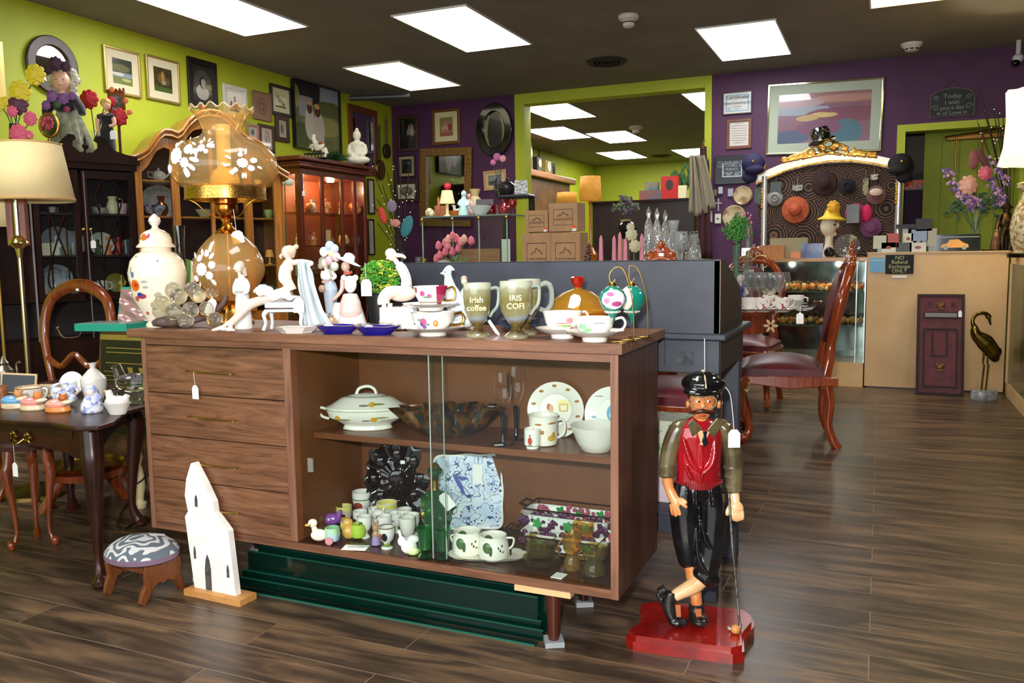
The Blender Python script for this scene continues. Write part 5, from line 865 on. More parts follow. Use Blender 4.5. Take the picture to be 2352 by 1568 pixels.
# ------------------------------------------------------------------ balloon back chair
T=thing('balloon_back_chair','polished reddish brown balloon back chair behind the crowded end table','chair',(-3.66,2.92,0),.15);T.scale=(.86,.95,1)
mb=MB();P=[(-.17,0,.47),(-.2,0,.62),(-.235,.02,.78),(-.2,.04,.92),(-.1,.05,.985),(0,.055,1.0),(.1,.05,.985),(.2,.04,.92),(.235,.02,.78),(.2,0,.62),(.17,0,.47)]
mb.tube(spline(P,6),interp([.02,.022,.028,.03,.032,.034,.032,.03,.028,.022,.02],6),12,flat=.75);mb.build('back_hoop',REDW,T);MB().tube(spline([(-.2,.0,.64),(-.1,-.01,.6),(0,-.012,.66),(.1,-.01,.6),(.2,0,.64)],6),.016,10).build('cross_rail',REDW,T)
MB().lathe([(.24,.42),(.25,.45),(.24,.49),(.2,.52),(.01,.53)],0,-.2,seg=28).build('seat',mat('4a2a20',.6),T);MB().lathe([(.245,.37),(.25,.44)],0,-.2,seg=28).build('seat_rail',REDW,T)
for x,y,dx,dy in ((-.18,-.36,-.03,-.03),(.18,-.38,.03,-.04)):cab_leg(x,y,.4,dx,dy,REDW,T,.024)
for x in (-.17,.17):MB().tube([(x,0,.47),(x,.02,.25),(x*1.1,.1,.0)],.018,10).build('leg',REDW,T)
MB().box(.02,.02,.98,.02,.002,.012).build('price_sticker',WHITE_CARD,T,smooth=0)
cab=thing('cabriole_stool','low reddish wooden stool with curved legs and round claw feet under the end table','stool',(-3.06,2.2,0));MB().lathe([(.11,.4),(.12,.42),(.11,.45),(.01,.46)],seg=24).build('seat',mat('4a2a20',.6),cab)
for a in (0.3,2.4,4.5):cab_leg(.07*math.cos(a),.07*math.sin(a),.4,.03*math.cos(a),.03*math.sin(a),REDW,cab,.017)
# ------------------------------------------------------------------ pedestal table feet, turned cream post, cables
T=thing('tripod_table','low tripod table with splayed red wooden legs and a brass tray, under the end table','table',(-3.24,2.6,0));MB().cup([(.12,.2),(.15,.21),(.16,.225)],.004,seg=32).build('brass_tray',BR,T);MB().lathe([(.165,.17),(.17,.2),(.12,.2)],seg=32).build('wood_rim',REDW,T)
for a in (-2.4,-.5,1.5):MB().tube([(.08*math.cos(a),.08*math.sin(a),.19),(.19*math.cos(a),.19*math.sin(a),.012)],[.028,.02],12).build('leg',REDW,T)
p=at(322,1165,Z=0);T=thing('turned_spindle','short cream turned wooden post with black cable wound around it','post',p);MB().lathe([(.025,0),(.03,.02),(.018,.04),(.028,.1),(.026,.15),(.016,.2),(.024,.23),(.02,.26)],seg=18).build('post',mat('c9b98c',.4),T);MB().tube([(.03*math.cos(a*.8),.03*math.sin(a*.8),.04+a*.012) for a in range(16)],.004,6).build('cable',mat('0a0a0a',.5),T)
cb=MB().tube(spline([tuple(at(x,y,Z=.008)) for x,y in ((345,1190),(320,1196),(300,1206),(285,1214),(270,1205),(290,1160),(320,1150))],8),.005,6).build('power_cable',mat('0c0c0c',.5));tag(cb,'loose black power cable curling on the floor beside the sideboard','cable')
# ------------------------------------------------------------------ radio and jewellery case
T=thing('vintage_radio','vintage console radio with slanted glass dial and gold lines behind the end table','radio',(-2.98,2.92,0));RWD=wood('radio_veneer','3a241a','5a3a28',None,'x',1.4,.3)
mb=MB();mb.prism([(-.12,.12),(.13,.12),(.13,.79),(-.07,.79),(-.12,.3)],-.42,.34,plane='yz');mb.build('case',RWD,T,smooth=0)
fx=MB();fx.xf=Matrix.Translation((0,-.095,.55))@Matrix.Rotation(-math.atan2(.05,.49),4,'X');fx.bb(-.395,-.012,-.24,.32,-.004,.22);fx.build('dial_glass',mat('14130f',.35),T,smooth=0);fx=MB();fx.xf=Matrix.Translation((0,-.095,.55))@Matrix.Rotation(-math.atan2(.05,.49),4,'X')
for z in (.16,.14,.09):fx.bb(-.36,-.0145,z,.31,-.0125,z+.004)
for i in range(7):fx.bb(-.37,-.0145,.05-i*.02,-.27,-.0125,.053-i*.02)
for i in range(5):fx.bb(-.37,-.0145,-.1-i*.012,.3,-.0125,-.097-i*.012)
for i in range(6):fx.prism([(-.22+i*.07,.075),(-.19+i*.07,.075),(-.165+i*.07,.0),(-.175+i*.07,-.03)],-.0145,-.0125)
fx.build('dial_markings',mat('a8924c',.4,.6),T,smooth=0)
fx=MB();fx.xf=Matrix.Translation((0,-.095,.55))@Matrix.Rotation(-math.atan2(.05,.49),4,'X');fx.bb(-.4,-.014,.2,.325,-.002,.225);fx.build('brass_trim',mat('b8a060',.3,.8),T,smooth=0)
k=MB().lathe([(.022,0),(.024,.015),(.016,.03),(.01,.032)],seg=20).build('knob',mat('d8bd7a',.3,.6),T);k.rotation_euler.x=1.5;k.location=(-.2,-.115,.44)
for x in (-.38,.3):
    for y in (-.08,.1):MB().tube([(x,y,.12),(x,y,0)],.015,8).build('leg',RWD,T)
it=Item('jewellery_case','open teal jewellery case lined with crumpled pink satin on the radio','case',262,2.9,.79,rot=.2);TE=mat('1f9880',.35,coat=.3)
m=it.mb();m.bb(-72,-40,0,62,40,17);m.build('base',TE,it.o,smooth=0,bevel=.002);m=it.mb();m.bb(-66,-35,17,56,35,18);m.build('inner_tray',mat('8fa09a',.3,.4),it.o,smooth=0)
m=it.mb();m.xf=Matrix.Translation((0,40,12))@Matrix.Rotation(-.2,4,'X');m.prism([(-22,0),(70,0),(72,80),(68,86),(-14,86),(-18,82)],0,10);l=m.build('lid',TE,it.o,smooth=0)
m=it.mb();m.xf=Matrix.Translation((0,40,12))@Matrix.Rotation(-.2,4,'X');m.surf(lambda u,v:(-14+78*u,-6-2.5*math.sin(u*9+v*14)-2*math.sin(v*11-u*5),5+75*v),30,24);m.build('satin_lining',mat('b08a86',.22,.35),it.o)
# ------------------------------------------------------------------ floor lamps
def shade(it,z0,z1,r0,r1,m,parent=None,n=0,name='lamp_shade'):
    mb=it.mb();mb.open=1;mb.lathe([(r0,z0),(r1,z1)],seg=48 if not n else n*4);return mb.build(name,m,parent or it.o,solid=.002)
CSH=mottle('cream_linen','e2c88e','e9d29c',200,.8);CSH.node_tree.nodes['Principled BSDF'].inputs['Transmission Weight'].default_value=0
it=Item('floor_lamp','brass floor lamp with large cream drum shade in front of the dark cabinet','floor lamp',124,2.75,0);K=it.k;zz=lambda y:(at(82,y,Y=2.75).z)/K
shade(it,zz(462),zz(327),97,73,CSH)
m=it.mb();m.open=1;m.lathe([(97.5,zz(462)),(97.5,zz(455))],seg=48);m.lathe([(74,zz(334)),(73.5,zz(327))],seg=48);m.build('shade_trim',mat('b9935a',.7),it.o,solid=.003)
it.mb().tube([(-38,0,zz(330)),(-38,0,zz(565))],7,14).build('column',mat('d8d0b8',.2,1),it.o);it.mb().box(-54,4,zz(500),14,14,120).build('wood_flange',REDW,it.o,smooth=0);it.mb().box(-26,4,zz(500),14,14,120).build('wood_flange',REDW,it.o,smooth=0)
it.mb().lathe([(4,zz(600)),(10,zz(570)),(24,zz(558)),(22,zz(552)),(10,zz(540))],-38,0,seg=24).build('brass_bell',mat('d9c27c',.2,1),it.o);it.mb().tube([(-38,0,zz(575)),(-38,0,10)],5,12).build('pole',mat('b8a888',.2,1),it.o);it.mb().lathe([(90,0),(88,8),(30,16),(8,24)],-38,0,seg=32).build('base',mat('5a4620',.3,.9),it.o)
m=it.mb();m.lathe([(3,zz(327)),(5,zz(322)),(2,zz(318)),(4,zz(314)),(.01,zz(308))],seg=14);m.tube([(-74,0,zz(330)),(74,0,zz(330))],1.4,6);m.build('finial',BR,it.o)
it=Item('floor_lamp','second cream lamp shade half hidden under the large drum shade at the left edge','floor lamp',26,3.4,0);K=it.k;z2=lambda y:at(-6,y,Y=3.4).z/K
shade(it,z2(522),z2(420),60,44,CSH);it.mb().tube([(0,0,z2(420)),(0,0,6)],4,10).build('pole',BR,it.o);it.mb().lathe([(60,0),(58,6),(8,16)],seg=24).build('base',BR,it.o)
# ------------------------------------------------------------------ small crockery used on many shelves: one mesh each, s = height in metres
def crock(kind,loc,s,m,label,group=None,rot=CR,cat=None,w=1.):
    mb=MB(s)
    if kind=='cup':mb.cup([(.32,0),(.36,.05),(.5,.5),(.6,1)],.05,seg=20);mb.tube([(.55,0,.85),(.85,0,.8),(.85,0,.4),(.48,0,.3)],.06,6);nm='teacup'
    elif kind=='mug':mb.cup([(.42,0),(.44,.05),(.44,1)],.05,seg=20);mb.tube([(.42,0,.85),(.75,0,.8),(.75,0,.35),(.42,0,.25)],.06,6);nm='mug'
    elif kind=='bowl':mb.cup([(.5,0),(.55,.1),(1,.7),(1.15,1)],.06,seg=24);nm='bowl'
    elif kind=='plate':mb.xf=Matrix.Translation((0,0,.49))@Matrix.Rotation(math.radians(76),4,'X');mb.lathe([(.3,.02),(.34,0),(.5,-.05),(.5,-.065),(.3,-.02),(.01,-.01)][::-1],seg=32);nm='plate'
    elif kind=='glass':mb.cup([(.22,0),(.2,.03),(.04,.1),(.04,.42),(.22,.55),(.28,.8),(.24,1)],.02,seg=18);nm='wine_glass'
    elif kind=='tumbler':mb.cup([(.26,0),(.3,1)],.04,seg=16);nm='tumbler'
    elif kind=='vase':mb.cup([(.2,0),(.34,.3),(.3,.55),(.12,.75),(.2,1)],.03,seg=20);nm='vase'
    elif kind=='jug':mb.cup([(.24,0),(.36,.3),(.3,.6),(.2,.8),(.27,1)],.03,seg=20);mb.tube([(.25,0,.9),(.5,0,.85),(.5,0,.4),(.32,0,.3)],.045,6);nm='jug'
    elif kind=='teapot':mb.lathe([(.3,0),(.5,.3),(.48,.55),(.25,.75),(.06,.8),(.09,.92),(.01,1)],seg=24);mb.tube([(.45,0,.3),(.7,0,.5),(.78,0,.75)],[.12,.07,.05],8).tube([(-.4,0,.65),(-.75,0,.65),(-.72,0,.3),(-.45,0,.25)],.05,6);nm='teapot'
    elif kind=='figure':
        mb.tube([(0,0,0),(0,0,.3),(0,0,.55),(.02,0,.72)],[.22,.17,.13,.08],12).ell(.02,0,.84,.11,.11,.14,12).tube([(-.12,0,.62),(-.2,-.06,.45),(-.08,-.14,.4)],.05,6).tube([(.14,0,.62),(.22,-.06,.45),(.1,-.14,.4)],.05,6)
        o=melt(mb,'figurine',m,None,.035*s,2);o.location=loc;o.rotation_euler=(0,0,rot);return tag(o,label,cat or 'figurine',group)
    elif kind=='box':mb.bb(-.5*w,-.3,0,.5*w,.3,1);nm='box'
    elif kind=='crystal':mb.lathe([(.12,0),(.13,.03),(.04,.08),(.09,.16),(.04,.24),(.11,.34),(.05,.44),(.12,.58),(.1,.72),(.04,.82),(.07,.9),(.01,1)],seg=10);nm='crystal_ornament'
    elif kind=='candle':mb.lathe([(.07,0),(.06,.9),(.015,.96),(.01,1)],seg=12);nm='candle'
    elif kind=='lampy':mb.lathe([(.2,0),(.06,.1),(.05,.5),(.3,.5),(.2,1),(.01,1)],seg=20);nm='small_lamp'
    elif kind=='shell':
        for i in range(7):a=i*.9;mb.ell(.3*math.cos(a)*.6,.2*math.sin(a),.35+.12*(i%3),.28,.25,.3,10)
        nm='ornament'
    elif kind=='goose':mb.ell(0,0,.35,.5,.3,.34).tube([(-.3,0,.4),(-.4,0,.75),(-.35,0,.9)],[.16,.1,.12],10).tube([(-.38,0,.9),(-.6,0,.86)],[.06,.02],6);nm='bird_ornament'
    o=mb.build(nm,m,smooth=0 if kind=='box' else 40);o.location=loc;o.rotation_euler=(0,0,rot);return tag(o,label,cat or nm.replace('_',' '),group)
class Cab:
    def __init__(s,name,label,x1,y1,az,W,D,group=None): # right front corner, direction of the front, width, depth
        a=math.radians(az);s.d=Vector((math.sin(a),math.cos(a),0));s.W=W;s.D=D;s.rot=math.pi/2-a;s.o0=Vector((x1,y1,0))-s.d*W;s.n=Vector((-s.d.y,s.d.x,0))
        s.o=thing(name,label,'cabinet',s.o0,s.rot)
    def at(s,x,y,z):return s.o0+s.d*x+s.n*y+Vector((0,0,z))
    def px(s,px,y=0,z=1.): # local x on the front for a picture column
        q=(px-1176)/F;b=RT-FW*q;p0=s.o0+s.n*y-CAM;p0.z=z-CH;return -b.dot(p0)/b.dot(s.d)
    def zof(s,px,py,y=0):
        r=ray(px,py);x=s.px(px,y,1.2);p=s.at(x,y,0);t=(p-CAM).xy.length/r.xy.length;return CH+r.z*t
def fill(cab,rows,gname):
    for y,z,lst in rows:
        for (px,kind,s_,m,lab) in lst:crock(kind,cab.at(cab.px(px,y,z),y,z),s_,m,lab,None,cab.rot-.2)
PB2=mat('c9c4bc',.3,coat=.4);BL=mat('4a5f9a',.25,coat=.4);GY=mat('8a8a88',.3);PK=mat('c98a8a',.35);YL=mat('c9b040',.4);RD=mat('a02420',.3,coat=.3);OR=mat('d0783a',.35);BKK=mat('1a1a1c',.3);CLG=thin('clear_crystal','fbfdfd',1,.03);GRS=mat('6f8a4a',.4);CRE=mat('ddd0ac',.35,coat=.3);BRN=mat('6a4026',.4)
# ---- dark two door cabinet
DK=dull(mottle('ebonised_mahogany','190b06','2a140b',4,.34))
A=Cab('dark_china_cabinet','tall dark china cabinet with broken pediment and lattice glass doors on the left',-4.60,4.2,22.5,.98,.33);W_=A.W;zt=A.zof(325,381);zb=.42
def P_(nm,mb,m,par=None,**kw):return mb.build(nm,m,par,**kw)
m=MB().bb(0,0,0,W_,A.D,.62);P_('base_cupboard',m,DK,A.o,smooth=0)
P_('back_panel',MB().bb(.015,A.D-.012,.62,W_-.015,A.D,zt),mat('1c110d',.5),A.o,smooth=0)
for x in (0,W_-.015):P_('side_panel',MB().bb(x,.02,.62,x+.015,A.D,zt),DK,A.o,smooth=0)
m=MB().bb(-.03,-.04,zt,W_+.03,A.D,zt+.03).bb(-.015,-.02,zt-.04,W_+.015,A.D,zt);P_('cornice',m,DK,A.o,smooth=0)
xc=A.px(198,0,1.7)
pd=[(0,0),(0,.02)];xw=A.px(315,0,1.7)-xc
half=[(xw,0),(xw,.025),(xw*.8,.03),(xw*.55,.05),(xw*.4,.1),(xw*.3,.125),(xw*.2,.12),(xw*.17,.1),(xw*.24,.085),(xw*.24,.06),(xw*.12,.03),(.0,.03)]
for s_ in (1,-1):P_('pediment_scroll',MB().prism([(xc+s_*a,zt+.03+b*1.15) for a,b in half+[(0,0)]],-.02,.0),DK,A.o,smooth=0)
P_('finial',MB().lathe([(.018,0),(.008,.02),(.016,.035),(.02,.05),(.006,.06),(.01,.08),(.001,.12)],xc,-.01,zt+.06,seg=16),DK,A.o)
zs=[A.zof(260,y) for y in (672,585,490)];z0=.62
for z in zs:P_('shelf',MB().bb(.015,.03,z-.012,W_-.015,A.D-.012,z),mat('2a1c16',.4),A.o,smooth=0)
dx=[(A.px(86),A.px(193)),(A.px(200),A.px(318)),(.0,A.px(80))];zd0,zd1=A.zof(200,690),zt-.05
for i,(a,b) in enumerate(dx):
    d=P_('door',MB().ring([(a,zd0),(b,zd0),(b,zd1),(a,zd1)],[(a+.035,zd0+.05),(b-.035,zd0+.05),(b-.035,zd1-.05),(a+.035,zd1-.05)],-.012,.012),DK,A.o,smooth=0)
    if i==2:P_('door_panel',MB().bb(a+.035,-.002,zd0+.05,b-.035,.006,zd1-.05),DK,d,smooth=0);continue
    P_('pane',MB().bb(a+.03,-.002,zd0+.045,b-.03,.001,zd1-.045),PANE,d,smooth=0);m=MB();w2=(b-a)/2;h_=zd1-zd0
    for q_ in (-1,1):
        m.tube(spline([(a+w2+q_*.25*w2,-.006,zd0+.05),(a+w2+q_*.55*w2,-.006,zd0+h_*.18),(a+w2-q_*.0,-.006,zd0+h_*.5),(a+w2-q_*.5*w2,-.006,zd0+h_*.78),(a+w2-q_*.2*w2,-.006,zd0+h_*.92),(a+w2,-.006,zd1-.05)],6),.005,6);m.tube([(a+w2+q_*w2*.36,-.006,zd0+.05),(a+w2+q_*w2*.36,-.006,zd1-.05)],.004,6)
    P_('lattice',m,DK,d)
P_('door_edge_bead',MB().bb(A.px(77),-.03,.62,A.px(77)+.01,-.02,zt-.06),mat('8a8284',.3),A.o,smooth=0);P_('door_edge_bead',MB().bb(A.px(204),-.02,.62,A.px(204)+.006,-.013,zt-.06),mat('7a6a66',.3),A.o,smooth=0)
kb=P_('handle',MB().ell(A.px(200)-.01,-.02,A.zof(200,527),.012,.012,.012),BR,A.o);P_('handle',MB().ell(A.px(213),-.02,A.zof(200,527),.012,.012,.012),BR,A.o)
m=MB();x=A.px(216);z=A.zof(216,552);m.prism([(x-.016,z-.05),(x+.016,z-.05),(x+.016,z-.01),(x+.006,z),(x-.006,z),(x-.016,z-.01)],-.031,-.03).tube([(x,-.03,z),(A.px(213),-.03,A.zof(200,530))],.0008,5);P_('price_tag',m,WHITE_CARD,A.o,smooth=0)
zl=A.zof(150,775);P_('drawer',MB().bb(.04,-.015,.3,W_-.02,0,.6),DK,A.o,smooth=0);m=MB();x=A.px(150)
m.tube(spline([(x-.07,-.02,zl+.06),(x-.05,-.04,zl+.01),(x,-.045,zl),(x+.05,-.04,zl+.01),(x+.07,-.02,zl+.06)],5),.005,8).ell(x-.07,-.02,zl+.065,.014,.008,.014).ell(x+.07,-.02,zl+.065,.014,.008,.014);P_('drawer_handle',m,mat('6a5a40',.35,.8),A.o)
bk=.14
fill(A,[(bk,zs[2],[(221,'cup',.05,GY,'grey teacup on top of a stack inside the dark cabinet'),(228,'bowl',.04,PB2,'stacked white bowl on the upper shelf of the dark cabinet'),(260,'jug',.12,CRE,'cream jug with green leaves on the upper shelf of the dark cabinet'),(281,'cup',.075,mat('c9a0a8',.3,coat=.4),'pink and white teacup beside the leafy jug'),(241,'goose',.07,GY,'grey china bird on the upper shelf of the dark cabinet'),(120,'cup',.04,PB2,'white teacup under the lamp shade in the dark cabinet')]),
 (bk,zs[1],[(100,'box',.08,CRE,'small yellow box on the middle shelf at the left of the dark cabinet'),(118,'figure',.09,CRE,'cream seated china figure on the middle shelf'),(131,'figure',.13,PB2,'white china lady on the middle shelf of the dark cabinet'),(155,'figure',.1,mat('8a7a5a',.5),'brown and cream figure on the middle shelf by the door edge'),(170,'tumbler',.08,CLG,'clear glass on the middle shelf by the left door edge'),(226,'figure',.11,mat('4a5a3a',.5),'green and red toy soldier figure on the middle shelf'),(249,'figure',.13,OR,'orange coated small figure behind the right lattice door'),(273,'figure',.13,RD,'figure in red jacket and white trousers on the middle shelf'),(292,'tumbler',.1,CLG,'clear glass tumbler right of the red jacket figure'),(301,'glass',.11,CLG,'clear stemmed glass at the right end of the middle shelf'),(236,'plate',.16,PB2,'square white plate standing behind the toy soldier')]),
 (.25,zs[1],[(135,'plate',.2,mat('9a9aa2',.3),'grey patterned platter standing behind the white china lady'),(168,'plate',.17,mat('8f9098',.3),'second grey platter standing behind the brown figure')]),
 (.22,zs[0],[(133,'plate',.2,mottle('blue_grey_plate','8a93a4','c4c8cf',30,.25),'large blue grey patterned plate on the lowest glass shelf'),(268,'plate',.13,mat('8a8430',.4),'olive yellow plate on the lowest shelf behind the mug')]),
 (bk,zs[0],[(106,'tumbler',.06,PB2,'small white pot on the lowest shelf at the left'),(164,'teapot',.07,mat('b9c4b8',.3),'pale green small teapot on the lowest shelf'),(178,'cup',.05,PB2,'tiny cup beside the pale green teapot'),(188,'tumbler',.09,mat('a04a3a',.3),'tall red and gold glass on the lowest shelf'),(236,'mug',.08,mat('e4e0d8',.25,coat=.4),'large plain white mug at the bottom of the dark cabinet'),(282,'figure',.12,YL,'bright yellow figure at the bottom of the dark cabinet')])],'')
# ---- golden oak bonnet top cabinet
OAK=wood('golden_oak','7d4a17','a66a26','b9782e','z',1.2,.3,.5,.3)
B=Cab('bonnet_top_cabinet','golden oak display cabinet with wavy arched top and glass doors behind the parlour lamp',-4.49,5.6,25,1.19,.36);W_=B.W
prf=[(309,358),(322,357),(340,350),(358,338),(370,322),(382,306),(395,296),(410,297),(424,303),(436,296),(450,276),(466,262),(482,254),(500,251),(520,254),(540,266),(556,284),(570,304),(582,314),(596,318),(612,326),(624,344),(634,364),(648,382),(666,396)]
TP=[(B.px(x,-.04),B.zof(x,y,-.04)) for x,y in prf];zc=B.zof(490,395);TP[0]=(-.04,TP[0][1]);TP[-1]=(W_+.03,TP[-1][1])
LO=[(x,z-.055) for x,z in TP]
m=MB();n=len(TP);vs=[(x,-.045,z) for x,z in TP]+[(x,-.045,z) for x,z in LO]+[(x,B.D,z-.02) for x,z in TP]+[(x,B.D,z-.06) for x,z in LO];fs=[]
for i in range(n-1):fs+=[(i,i+1,n+i+1,n+i),(i,2*n+i,2*n+i+1,i+1),(n+i,n+i+1,3*n+i+1,3*n+i),(2*n+i,3*n+i,3*n+i+1,2*n+i+1)]
fs+=[(0,n,3*n,2*n),(n-1,3*n-1,4*n-1,2*n-1)];m.add(vs,fs);P_('wavy_cornice',m,OAK,B.o,smooth=30)
P_('cornice_bead',MB().tube([(x,-.052,z-.012) for x,z in TP],.014,8),OAK,B.o);P_('cornice_bead',MB().tube([(x,-.05,z+.006) for x,z in LO],.009,8),OAK,B.o)
fr=[(x*1.0,z-.01) for x,z in LO];P_('frieze_back',MB().prism([(0,zc-.1)]+[(0,z) if i==0 else (min(x,W_),z) for i,(x,z) in enumerate(fr)]+[(W_,zc-.1)],B.D-.02,B.D-.005),mat('5a3416',.5),B.o,smooth=0)
P_('base_cupboard',MB().bb(0,0,0,W_,B.D,.7),OAK,B.o,smooth=0);P_('back_panel',MB().bb(0,B.D-.012,.7,W_,B.D,zc),mat('3a2010',.5),B.o,smooth=0)
for x in (0,W_-.02):P_('side_panel',MB().bb(x,0,.7,x+.02,B.D,(fr[0] if x==0 else fr[-1])[1]),OAK,B.o,smooth=0)
cols=[(322,338),(404,422),(492,500),(568,586),(636,652)]
def ztop(x):
    for (a,za),(b,zb_) in zip(fr,fr[1:]):
        if a<=x<=b:return za+(zb_-za)*(x-a)/(b-a)
    return fr[0][1] if x<fr[0][0] else fr[-1][1]
for a,b in cols:
    xa,xb=max(.0,B.px(a)),min(W_,B.px(b));P_('stile',MB().prism([(xa,.7),(xb,.7),(xb,ztop(xb)),(xa,ztop(xa))],-.015,.02),OAK,B.o,smooth=0,bevel=.004)
for (a,b) in zip(cols,cols[1:]):
    xa,xb=B.px(a[1]),B.px(b[0]);N=10;top=[(xa+(xb-xa)*i/N,ztop(xa+(xb-xa)*i/N)) for i in range(N+1)];bot=[(x,z-.05-(.03*abs(i-N/2)/N*2)) for i,(x,z) in enumerate(top)]
    P_('door_top_rail',MB().prism(top+bot[::-1],-.014,.01),OAK,B.o,smooth=0);P_('pane',MB().prism([(xa,.72),(xb,.72)]+bot[::-1],.0,.003),PANE,B.o,smooth=0)
zs=[B.zof(360,y) for y in (690,612,495,412)]
for z in zs:P_('shelf',MB().bb(.02,.03,z-.014,W_-.02,B.D-.02,z),OAK,B.o,smooth=0)
WB=mottle('blue_white_bowl','2c3f8a','d8dcea',30,.2,0,.5)
fill(B,[(.12,zs[3],[(365,'teapot',.1,mottle('floral_pot','c4a8a8','d9d4cc',40,.3),'flowered china tureen on the highest shelf of the oak cabinet')]),(.25,zs[2],[(368,'plate',.26,mottle('spotted_plate','b9b2b2','d4d2d0',30,.3),'large flower dotted plate standing in the oak cabinet'),(392,'plate',.14,mottle('spotted_plate_small','c9bcb8','dad8d4',30,.3),'smaller flower dotted plate in front of the large one')]),
 (.1,zs[2],[(356,'bowl',.08,WB,'blue and white china bowl on the second shelf of the oak cabinet'),(372,'vase',.15,mat('8a4a20',.15,.6),'copper lustre vase in front of the dotted plates'),(470,'bowl',.06,mat('c4ccb0',.3),'pale green oval dish behind the lamp arm'),(618,'cup',.07,mat('a9c070',.3),'green and white teacup right of the lamp shade base')]),
 (.12,zs[1],[(450,'vase',.09,PB2,'white footed dish in the dim middle of the oak cabinet'),(470,'bowl',.05,mat('9ab08a',.3),'small green bowl in the dim middle of the oak cabinet'),(620,'lampy',.12,mat('c98a40',.5,emis=.25),'reflection of a small orange shade, modelled glowing on the right of the oak cabinet')]),  # the orange shade's reflection is modelled as a small glowing solid
 (.12,zs[0],[(618,'cup',.08,mottle('ivy_cup','a9a498','6a7a5a',40,.3),'leaf patterned white cup low in the oak cabinet'),(640,'cup',.06,CRE,'cream cup with green band low in the oak cabinet'),(612,'shell',.12,CLG,'clear crystal ornament at the right of the oak cabinet'),(628,'goose',.1,CLG,'crystal bird at the right of the oak cabinet')])],'')
it=thing('red_finial','tiny red bead ornament on the crest of the oak cabinet','ornament',B.at(B.px(489,-.04),-.02,B.zof(489,251,-.02)-.0));MB().ell(0,0,.015,.012,.012,.018).build('bead',mat('e0301c',.3,emis=.3),it)
# ---- lit corner cabinet
CH_=wood('cherry','3c140a','5c220f','6c2a14','z',1.2,.3,.5,.2);C2=thing('lit_display_cabinet','reddish cherry display cabinet with inner lights and glass sides, buddha on top','cabinet',(0,0,0))
X0_,X1_,Y0_,Y1_=XL+.02,-4.9,6.36,7.44;zt=1.95
MB().bb(X0_,Y0_,0,X1_,Y1_,.55).build('base_cupboard',CH_,C2,smooth=0);m=MB().bb(X0_,Y0_-.05,zt,X1_+.05,Y1_+.05,zt+.03).bb(X0_,Y0_-.03,zt+.03,X1_+.03,Y1_+.03,zt+.06).bb(X0_,Y0_-.07,zt+.06,X1_+.07,Y1_+.07,zt+.1);m.build('cornice',CH_,C2,smooth=0,bevel=.01)
MB().bb(X0_,Y0_,zt-.06,X1_,Y1_,zt).build('top_rail',CH_,C2,smooth=0);MB().bb(X0_,Y0_+.01,.56,X0_+.01,Y1_-.01,zt-.06).build('case_backing',mat('83401e',.5),C2,smooth=0)  # cabinet back is a matte brown panel, coloured so the lamps show warm
for y in (Y0_,6.68,7.0,7.22,7.4):MB().bb(X1_-.03,y,.55,X1_,y+.045,zt-.06).build('stile',CH_,C2,smooth=0,bevel=.006)
for x in (X0_,X1_-.06):MB().bb(x,Y0_-.005,.55,x+.06,Y0_+.03,zt-.06).build('stile',CH_,C2,smooth=0,bevel=.006)
MB().bb(X0_,Y1_-.02,.55,X1_,Y1_,zt-.06).build('end_panel',CH_,C2,smooth=0)
MB().bb(X1_-.012,Y0_+.04,.56,X1_-.01,Y1_-.03,zt-.06).build('pane',PANE,C2,smooth=0);MB().bb(X0_+.06,Y0_+.01,.56,X1_-.06,Y0_+.012,zt-.06).build('pane',PANE,C2,smooth=0)
for z in (.95,1.24,1.55):MB().bb(X0_+.02,Y0_+.04,z-.008,X1_-.04,Y1_-.03,z).build('glass_shelf',PANE,C2,smooth=0)
for y in (6.6,7.1):l_=MB().lathe([(.035,0),(.04,.012)],-5.1,y,zt-.075,seg=20).build('lamp',mat('ffd9a8',.5,emis=6),C2);point('cabinet_lamp',(-5.1,y,zt-.12),7,(1,.62,.35),.03)
AMBR=mat('c9702a',.3,coat=.5);R_=random.Random(11)
nm_=['first','second','third','fourth','fifth','sixth','seventh','eighth']
for zi,(z,cs) in enumerate(((1.55,(AMBR,OR,CRE)),(1.24,(mat('e0b070',.3),CLG,AMBR)),(.95,(CRE,BRN,CLG)))):
    for j in range(8):
        y=Y0_+.12+j*.125;kd=('figure','shell','vase','figure','lampy','figure','tumbler','shell')[(j+zi*3)%8]
        crock(kd,(-5.05+.06*(j%2),y,z),(.12,.1,.13,.15)[j%4],cs[j%3],'%s %s on the %s shelf of the lit cabinet, %s from its near end'%({id(AMBR):'amber',id(OR):'orange',id(CRE):'cream',id(CLG):'crystal',id(BRN):'brown'}.get(id(cs[j%3]),'golden'),{'shell':'cluster ornament','lampy':'little shade'}.get(kd,kd),('top','middle','lowest')[zi],nm_[j]),rot=1.2)
it=Item('white_flower_stem','large white artificial blossoms at the near side of the lit cabinet','flower',672,6.28,0)
for i,(x,y,r) in enumerate(((660,405,9),(676,398,9),(664,420,9),(682,416,11),(672,410,7))):it.mb().ell(x-672,0,at(x,y,Y=6.28).z/it.k,r,5,r*.8,12).build('blossom',mat('cdd2bb',.5),it.o)
it.mb().tube([(0,0,0),(0,0,at(672,410,Y=6.28).z/it.k)],1.5,6).build('stem',mat('4a5a3a',.6),it.o)
zz=at(697,433,Y=6.33).z;m=MB();m.xf=Matrix.Translation(at(697,437,Y=6.33));m.prism([(-.015,-.05),(.015,-.05),(.015,-.01),(0,0),(-.015,-.01)],-.001,.001).tube([(0,0,0),(0,0,.12)],.001,5);m.build('price_tag',WHITE_CARD,C2,smooth=0)
